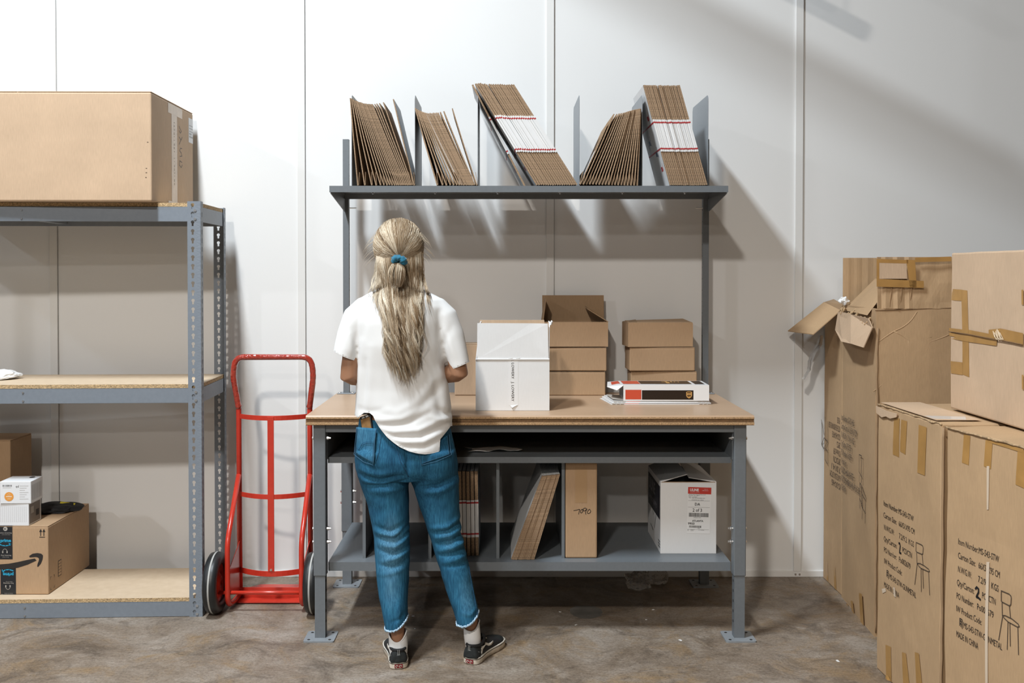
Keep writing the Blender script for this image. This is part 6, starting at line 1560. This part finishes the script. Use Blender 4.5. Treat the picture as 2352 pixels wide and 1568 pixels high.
# ---------------- socks and shoes
SB = plain('black_suede', (.013, .016, .016), .85, var=.3, scale=60, bump=.2, bscale=300); CANVAS = plain('black_canvas', (.012, .012, .013), .8, bump=.3, bscale=600)
CREAM = plain('cream_rubber', (.58, .51, .42), .55, var=.2, scale=25); STRIPE = plain('off_white_stripe', (.66, .62, .55), .5); LOGO = plain('dark_red_tab', (.20, .010, .014), .5); PALE = plain('pale_thread', (.55, .55, .52), .7)
SOCK_TOP = [[(893, 1459), (936, 1452), (915, 1477)], [(1065, 1451), (1099, 1438), (1080, 1460)]]
for s in (0, 1):
    hl = heel[s]; h_ang = HEAD_DIR[s]
    sock_b = MB(); rows = []
    pxs = ([(1452, 893.5, 934, 4.030), (1466, 892.5, 935.5, 4.027), (1480, 893, 937, 4.025), (1494, 895, 936, 4.024), (1508, 897, 934, 4.024)], [(1438, 1064.5, 1101, 4.078), (1450, 1064.5, 1103, 4.075), (1464, 1065.5, 1105, 4.073), (1478, 1068, 1105, 4.072), (1492, 1071, 1103, 4.072)])[s]
    for i, (py, l, r_, Y) in enumerate(pxs): rows.append(px_ring(py, l, r_, Y, .040 + .008 * i / 4, 28, yb=(.036, .036, .038, .040, .036)[i]))
    z_d = [at(915, SOCK_TOP[s][0][1], 4.01).z, at(915, SOCK_TOP[s][1][1], 4.01).z, at(915, SOCK_TOP[s][2][1], 4.01).z]
    cx_ = sum(v.x for v in rows[0]) / 28; rx_ = max(v.x for v in rows[0]) - cx_
    for v in rows[0]:
        t = max(-1, min(1, (v.x - cx_) / rx_)); zz = (z_d[0] * (1 - t) + z_d[1] * (1 + t)) / 2
        bk = max(0, -(v.y - pxs[0][3]) / .04) ** 2; v.z = zz * (1 - bk) + z_d[2] * bk if v.y < pxs[0][3] else zz
    sock_b.loft(rows, caps=False); rim = rows[0]
    for j in range(1): pass
    o = adopt(sock_b.build('sock', SOCK, smooth=True)); so = o.modifiers.new('cloth', 'SOLIDIFY'); so.thickness = .003; so.offset = 1; ss = o.modifiers.new('s', 'SUBSURF'); ss.levels = ss.render_levels = 1
    cuff = MB(); cuff.tube(rim + [rim[0]], .0028, 7, caps=False); c_ = cuff.build('sock_cuff', SOCK, smooth=True); c_.parent = o
    # shoe, local: heel at the origin, toe along +y
    shoe = adopt(thing('shoe', None, None)); del_ = [k for k in ('label', 'category') if k in shoe]; 
    shoe.location = (hl.x, hl.y, 0); shoe.rotation_euler = (0, 0, h_ang)
    mir = 1 if s == 1 else -1                    # outer side at +x for the right foot
    def sole_outline(gr, z, n=40):
        prof = [(0, .008), (.0035, .018), (.009, .027), (.018, .033), (.04, .0365), (.09, .035), (.14, .040), (.18, .0465), (.215, .046), (.245, .038), (.262, .022), (.268, .006)]
        def hw(y):
            for (ya, wa), (yb, wb) in zip(prof[:-1], prof[1:]):
                if ya <= y <= yb: return wa + (wb - wa) * (y - ya) / (yb - ya)
            return .006
        ys = [.268 * (1 - math.cos(math.pi * k / n)) / 2 for k in range(n + 1)]
        cxl = lambda y: -.006 * mir * math.sin(math.pi * min(1, y / .268)) 
        R_ = [V((cxl(y) + hw(y) + gr, y + gr * (1 if y > .13 else -1) * (abs(y - .13) / .13), z)) for y in ys]; L_ = [V((cxl(y) - hw(y) - gr, y + gr * (1 if y > .13 else -1) * (abs(y - .13) / .13), z)) for y in ys[::-1]]
        return R_ + L_
    b = MB(); b.loft([sole_outline(-.002, .0), sole_outline(.001, .003), sole_outline(.0012, .024), sole_outline(-.001, .027)]); so_ = sharp(fix_normals(b.build('sole', CREAM, shoe)), 50)
    b = MB(); b.loft([sole_outline(.0016, .0205), sole_outline(.0016, .0225)], caps=False); b.build('sole_line', SB, so_)
    b = MB(); b.loft([sole_outline(.0018, .0235), sole_outline(.0018, .0275), sole_outline(-.0016, .0285)], caps=False); b.build('sole_rim', STRIPE, so_)
    b = MB(); b.box((-.0155, -.0035, .006), (.0155, .001, .020)); lg = b.build('heel_tab', LOGO, shoe, bevel=.001)
    b = MB(); 
    for dx in (-.007, .007): b.stroke([(dx + math.cos(t) * .0042, .013 + math.sin(t) * .0040) for t in [k * math.pi / 5 for k in range(8)]], X_, Z_, (0, -.0035, 0), .0022, lift=.0005)
    b.build('heel_mark', STRIPE, lg)
    # upper: cross-sections from heel to toe
    secs = [(-.001, .026, .062), (.010, .031, .074), (.03, .0335, .070), (.055, .034, .064), (.085, .034, .072), (.11, .035, .080), (.135, .0375, .070), (.165, .042, .056), (.195, .0435, .046), (.225, .040, .041), (.248, .030, .037), (.262, .014, .032)]
    rows = []
    for (y, hw_s, ht_) in secs:
        cx = -.006 * mir * math.sin(math.pi * min(1, y / .268)); row = []
        for k in range(17):
            a_ = math.pi * k / 16; c_ = math.cos(a_); row.append(V((cx + math.copysign(abs(c_) ** .7, c_) * hw_s * (1 - .22 * math.sin(a_) * (1 if y < .12 else 0)), y, .024 + (ht_ - .024) * math.sin(a_) ** .75)))
        rows.append(row)
    b = MB(); n = len(rows)
    # opened collar: leave out the top of the sections where the ankle goes in
    for i in range(n - 1):
        for k in range(16):
            open_ = (1 <= i <= 4) and 5 <= k <= 10
            if not open_: b.add([rows[i][k], rows[i+1][k], rows[i+1][k+1], rows[i][k+1]], [(0, 1, 2, 3)], 0 if i > 7 or i < 3 else 1)
    b.add(rows[0], [tuple(range(17))], 0); b.add(rows[-1], [tuple(range(17))[::-1]], 0)
    u = b.build('upper', [SB, CANVAS], shoe, smooth=True)
    bm = bmesh.new(); bm.from_mesh(u.data); bmesh.ops.remove_doubles(bm, verts=bm.verts, dist=.0003); bmesh.ops.recalc_face_normals(bm, faces=bm.faces); bm.to_mesh(u.data); bm.free()
    q = u.modifiers.new('thick', 'SOLIDIFY'); q.thickness = .005; q.offset = -.2; q2 = u.modifiers.new('s', 'SUBSURF'); q2.levels = q2.render_levels = 2
    # padded collar, heel counter, stripe, laces
    ring_ = []
    for k in range(25):
        t = -math.pi + 2 * math.pi * k / 24; y = .056 - .053 * math.cos(t); ring_.append(V((-.002 * mir + .0275 * math.sin(t), y, .0735 + .010 * max(0, (y - .05) / .06) - .006 * math.sin(math.pi * min(1, y / .09)))))
    b = MB(); b.tube(ring_, .0058, 8, caps=False); b.build('collar', CANVAS, shoe, smooth=True)
    b = MB(); rr2 = []
    for j in range(6):
        z = .026 + .030 * j / 5; rr2.append([V((math.sin(t) * (.0335 - .004 * j / 5) , .030 - math.cos(t) * (.0335 - .002 * j / 5), z - (.012 * (abs(t) / 1.5) ** 2) * (j / 5))) for t in [-1.5 + 3.0 * k / 14 for k in range(15)]])
    b.loft(rr2, caps=False, closed=False); hc_ = b.build('heel_counter', SB, shoe, smooth=True); q = hc_.modifiers.new('thick', 'SOLIDIFY'); q.thickness = .002; q.offset = 0
    b = MB(); b.tube(rr2[-1], .0009, 5); b.tube([V((dx, -.0048, .057 + .016 * k / 4)) for k in range(5)] if False else [V((.003, -.0052, .058)), V((.003, -.0046, .076))], .0007, 4); b.tube([V((-.003, -.0052, .058)), V((-.003, -.0046, .076))], .0007, 4); b.build('heel_stitching', PALE, shoe)
    bpy.context.view_layer.update(); ue = evaluated(u); ut = BVHTree.FromPolygons([tuple(v.co) for v in ue.vertices], [tuple(p.vertices) for p in ue.polygons])
    for sd in (1, -1):
        pts3 = [(.040, .036), (.056, .050), (.075, .058), (.092, .057), (.108, .048), (.125, .046), (.145, .050)]
        rs = []
        for w_off in (-1, 1):
            row = []
            for i, (y, z) in enumerate(pts3):
                hw_ = (.0052, .006, .0062, .0058, .005, .005, .0028)[i]
                h = ut.ray_cast(V((sd * .12, y, z + w_off * hw_)), V((-sd, 0, 0))); row.append((h[0] if h[0] else V((sd * .03, y, z))) + V((sd * .0016, 0, 0)))
            rs.append(row)
        b = MB(); b.loft(rs, caps=False, closed=False); st_ = b.build('side_stripe', STRIPE, shoe, smooth=True); q = st_.modifiers.new('thick', 'SOLIDIFY'); q.thickness = .0016; q.offset = 1 if sd < 0 else -1
    b = MB()
    for k in range(4):
        y = .112 + .016 * k; z = .0815 - .0075 * k; b.tube([V((-.018, y, z - .012)), V((-.008, y, z - .0045)), V((.008, y, z - .0045)), V((.018, y, z - .012))], .0022, 6)
    b.build('laces', STRIPE, shoe, smooth=True)

# ---------------- hair
HC = head_c + V((0, -.006, .000)); HR = V((.0945, .108, .108))
tie = at(917, 597, 3.985); DT = (tie - HC); dt_ = V((DT.x / HR.x, DT.y / HR.y, DT.z / HR.z)).normalized()
b = MB(); rows = []
for i in range(15):
    v = -.62 + 1.62 * i / 14; rr_ = math.sqrt(max(0, 1 - v * v))
    rows.append([HC + V((rr_ * math.cos(a) * HR.x * .965, rr_ * math.sin(a) * HR.y * .965 * (1 if math.sin(a) < .2 else .80), v * HR.z * .965)) for a in [2 * math.pi * k / 32 for k in range(32)]])
b.loft(rows)
SHB = sbv
def back_y(x, z, default=3.96):
    h = SHB.ray_cast(V((x, 3.4, z)), V((0, 1, 0))); return h[0].y if h[0] else default
HL = [(585, 876, 958), (605, 866, 966), (630, 864, 971), (660, 866, 968), (690, 870, 968), (730, 876, 968), (770, 880, 974), (810, 884, 972), (830, 892, 960), (846, 906, 946)]
rows_f, rows_b = [], []
for j, (py, l, r_) in enumerate(HL):
    f_, bk = [], []
    for i in range(13):
        t = i / 12; p = at(l + 5 + (r_ - l - 10) * t, py, 3.98); arc = math.sin(math.pi * t) ** .6
        yb_ = back_y(p.x, p.z, 4.03) if py > 668 else 4.06
        bulge = .024 * (1 - j / 15)
        f_.append(V((p.x, min(yb_, 4.08) + .004, p.z))); top_y = (HC.y - HR.y * (.72, .86, .84, .70)[min(j, 3)]) if py < 668 else yb_ - bulge * arc
        bk.append(V((p.x, min(top_y + (.05 * (1 - arc) if py < 668 else 0), yb_ - .002), p.z)))
    rows_f.append(f_); rows_b.append(bk)
b.loft([rb_ + rf_[::-1] for rb_, rf_ in zip(rows_b, rows_f)])
base_o = b.build('hair', HAIR, smooth=True)
under = MB()
RH = random.Random(11)
SV, SF, ST = [], [], []
def strand(path, r0, tone, n=3, tip=.25):
    o = len(SV); k = len(path); prev = None
    for i, p in enumerate(path):
        d = path[min(i+1, k-1)] - path[max(i-1, 0)]
        if prev is None: a_, c_ = frame_of(d)
        else:
            dn2 = d.normalized(); a_ = (prev - dn2 * prev.dot(dn2)); a_ = a_.normalized() if a_.length > 1e-6 else frame_of(d)[0]; c_ = a_.cross(dn2)
        prev = a_; u = i / (k - 1); r_ = r0 * (1 if u < .6 else 1 - (1 - tip) * (u - .6) / .4)
        for q in range(n):
            t = 2 * math.pi * q / n; SV.append(p + (a_ * math.cos(t) + c_ * math.sin(t)) * r_); ST.append(tone(u) if callable(tone) else tone)
    for i in range(k - 1):
        for q in range(n): SF.append((o + i*n + q, o + i*n + (q+1) % n, o + (i+1)*n + (q+1) % n, o + (i+1)*n + q))
def ell(d, lift=0): return HC + V((d.x * (HR.x + lift), d.y * (HR.y + lift), d.z * (HR.z + lift)))
def slerp(a, c, t):
    om = math.acos(max(-1, min(1, a.dot(c))))
    return (a * math.sin((1-t) * om) + c * math.sin(t * om)) / math.sin(om) if om > 1e-4 else c
# pulled back to the hair tie
for k in range(230):
    u = (k + RH.random()) / 230; ang = rad(-118 + 236 * u)          # around the hairline: left ear, over the crown, right ear
    front = .80 if abs(ang) < rad(62) else .30
    d0 = V((math.sin(ang), RH.uniform(-.25, front) * (1 if abs(ang) < rad(80) else .5), math.cos(ang) * .96)).normalized()
    tone0 = min(1, max(0, RH.gauss(.60, .20) - (.25 if RH.random() < .15 else 0) + (.10 if math.sin(ang) < -.2 or math.sin(ang) > .6 else 0)))
    spread = .085; sag = RH.uniform(-.03, .05)
    for q in range(17):
        dd = (d0 + V((RH.gauss(0, spread), RH.gauss(0, spread), RH.gauss(0, spread)))).normalized(); lf = RH.uniform(-.002, .0045); path = []
        for i in range(15):
            t = i / 14; dv = slerp(dd, dt_, t * .985); dv.z -= sag * math.sin(math.pi * t) * (abs(math.sin(ang))); p = ell(dv.normalized(), lf + .003 * math.sin(math.pi * t) * RH.random())
            path.append(p)
        tn = tone0 + RH.gauss(0, .06); crown = .38 if abs(d0.x - .02) < .28 and d0.z > .6 and RH.random() < .7 else .12
        strand(path, RH.uniform(.0004, .0008), lambda u_, tn=tn, c_=crown: max(0, min(1, tn - c_ * max(0, 1 - u_ * 2.2))))
# hanging lengths, in locks
def hang(x0, py0, x1, py1, n, wid, layer, tone0, wave, rmax=.0012, lean=0):
    ph = RH.uniform(0, 6.28); fr = RH.uniform(1.6, 3.2)
    for q in range(n):
        ox, oy = RH.gauss(0, wid), RH.uniform(0, .008); path = []; endf = 1 - abs(RH.gauss(0, .09)); nseg_ = 24
        for i in range(nseg_):
            u_ = i / (nseg_ - 1); t = u_ * endf; py = py0 + (py1 - py0) * t; e_ = t * t * (3 - 2 * t)
            amp = wave * (.28 + .95 * t * t)
            px = x0 + (x1 - x0) * e_ + amp * math.sin(fr * 2 * math.pi * t + ph); cl = 1 - .72 * t
            p = at(px, py, 3.97); x = p.x + ox * cl + .0011 * math.sin(9 * t + q) * t; z = p.z
            dx = min(.96, abs((x - HC.x) / (HR.x + .010))); rim_ = math.sqrt(1 - dx * dx)
            yh = HC.y - (HR.y * (.97 if py > 600 else .97 - .25 * (600 - py) / 30) - max(0, py - 610) * .00035) * rim_
            w_ = max(0, min(1, (py - 630) / 60)); w_ = w_ * w_ * (3 - 2 * w_)
            y = yh if w_ == 0 else yh * (1 - w_) + (back_y(x, z, 4.03) - .020 * (1 - .5 * t)) * w_
            path.append(V((x, y - (layer + oy * .8) * min(1, u_ * 5) - amp * .0011 * math.sin(fr * 2 * math.pi * t + ph + 1.2), z)))
        tn = max(0, min(1, tone0 + RH.gauss(0, .08)))
        strand(path, RH.uniform(.0004, rmax * .68), lambda u2, tn=tn: max(0, min(1, tn - .10 + .22 * u2 if u2 < .5 else tn + .01 - .10 * (u2 - .5))))
for k in range(120):
    u = (k + RH.random()) / 120; x0 = 868 + 96 * u; side_ = abs(u - .5) * 2
    c_ = .38 if .40 < u < .66 else 1; xe = 882 + 88 * (u * .8 + RH.uniform(0, .2))
    ye = 857 + 38 * max(0, 1 - abs((xe - 930) / 34)) - 55 * RH.random() ** 2 - 26 * (side_ > .85)
    tone0 = RH.gauss(.58, .20) - (.34 if .42 < u < .64 and RH.random() < .6 else 0) - (.22 if RH.random() < .18 else 0) + (.14 if u < .25 else .04)  # left locks paler, the lit side painted into the tone
    hang(x0, RH.uniform(572, 600), xe, ye, 22, .0050, RH.uniform(0, .012), max(.03, min(.98, tone0)), RH.uniform(4.0, 10.0))
for k in range(26):    # a lower layer, tone darkened to paint the shade between the locks
    u = RH.random(); hang(874 + 84 * u, 590, 890 + 72 * u + RH.uniform(-10, 10), 820 + RH.uniform(-30, 40), 12, .006, -.003, RH.gauss(.18, .08), 3)
for k in range(22):    # lengths fanning over the left shoulder, paler to paint in the light there
    u = RH.random(); hang(862 + 16 * u, 585, 842 + 52 * u, 684 + 80 * u, 15, .0045, .004, RH.gauss(.86, .07), 2.5, .0010)
for k in range(9):     # right side wisps
    hang(956 + 8 * RH.random(), 590, 980 + 16 * RH.random(), 690 + 40 * RH.random(), 5, .003, .004, RH.gauss(.66, .10), 2.5, .0010)
for k in range(14):    # loose curly ends
    u = RH.random(); hang(880 + 90 * u, 640, 884 + 92 * u, 800 + RH.uniform(-20, 60), 5, .003, .012, RH.gauss(.78, .12), 9, .0009)
# the looped tail below the tie
for k in range(34):
    a_ = RH.uniform(-1, 1); tone0 = RH.gauss(.74, .11); dark = RH.random() < .2
    for q in range(14):
        o_ = V((RH.gauss(0, .002), RH.gauss(0, .002), 0)); L_ = RH.uniform(.62, 1.0); path = []
        for i in range(14):
            t = i / 13; py = 604 + (660 - 604) * t * L_ + (RH.uniform(0, 40) * t * t if False else 0); px = 914 + a_ * (8 + 12 * math.sin(math.pi * min(1, .05 + t * .85))) - 3 * t
            p = at(px, py, 3.985); bul = .034 * math.sin(math.pi * min(1, .14 + t * .66)); path.append(V((p.x, tie.y - .004 - bul * math.cos(a_ * 1.3), p.z)) + o_)
        strand(path, RH.uniform(.0005, .0009), max(0, min(1, tone0 - (.35 if dark else 0))))
for k in range(14):
    x_ = 905 + 22 * RH.random(); hang(x_, 640, x_ + RH.uniform(-8, 10), 800 + RH.uniform(-30, 60), 8, .0035, .014, RH.gauss(.50, .2), 5)
# stray hairs
for k in range(70):
    ang = RH.uniform(-2.0, 2.0); d0 = V((math.sin(ang), RH.uniform(-.5, .2), math.cos(ang))).normalized(); p = ell(d0, .002); dv = V((d0.x, d0.y - .2, -.4 if abs(d0.x) > .5 else .2)); path = [p + dv * .009 * i + V((RH.gauss(0, .0015), RH.gauss(0, .0015), -.0010 * i * i)) for i in range(6)]
    strand(path, .00035, RH.uniform(.5, .95))
hm = bpy.data.meshes.new('hair_strands'); hm.from_pydata([tuple(v) for v in SV], [], SF); hm.materials.append(HAIR)
at_t = hm.attributes.new('tone', 'FLOAT', 'POINT'); at_t.data.foreach_set('value', ST); hm.polygons.foreach_set('use_smooth', [True] * len(hm.polygons))
adopt(base_o); tb = base_o.data.attributes.new('tone', 'FLOAT', 'POINT')
tb.data.foreach_set('value', [max(0, min(1, .16 + .4 * noise.noise(V((v.co.x * 70, v.co.y * 20, v.co.z * 6))))) for v in base_o.data.vertices])  # dark base tone paints shade into the gaps between locks
ho_ = bpy.data.objects.new('hair_strands', hm); COL.objects.link(ho_); ho_.parent = base_o
ho_['kind'] = 'stuff'
# hair tie
bm = bmesh.new(); n1, n2 = 40, 14; vv = []
for i in range(n1):
    a_ = 2 * math.pi * i / n1; ru = .0125 + .0045 * noise.noise(V((math.cos(a_) * 3, math.sin(a_) * 3, 1))) ; row = []
    for j in range(n2):
        c_ = 2 * math.pi * j / n2; k_ = 1 + .42 * noise.noise(V((math.cos(a_) * 4.5, math.sin(a_) * 4.5, c_ * 1.1))) + .15 * math.sin(8 * a_ + 2.5 * math.sin(c_)) + .08 * math.sin(15 * a_ + 3 * math.cos(c_))
        R_ = .0165 + ru * k_ * math.cos(c_); row.append(bm.verts.new(V((R_ * math.cos(a_) * 1.12, ru * k_ * math.sin(c_) * 1.1, R_ * math.sin(a_) * .88))))
    vv.append(row)
for i in range(n1):
    for j in range(n2): bm.faces.new((vv[i][j], vv[(i+1) % n1][j], vv[(i+1) % n1][(j+1) % n2], vv[i][(j+1) % n2]))
bmesh.ops.recalc_face_normals(bm, faces=bm.faces)
me = bpy.data.meshes.new('scrunchie'); bm.to_mesh(me); bm.free(); me.materials.append(TEAL); me.polygons.foreach_set('use_smooth', [True] * len(me.polygons))
sc_ = bpy.data.objects.new('scrunchie', me); COL.objects.link(sc_); sc_.location = tie + V((.001, -.012, -.002)); sc_.rotation_euler = (rad(48), rad(0), rad(-22)); ss = sc_.modifiers.new('s', 'SUBSURF'); ss.levels = ss.render_levels = 1
adopt(sc_)
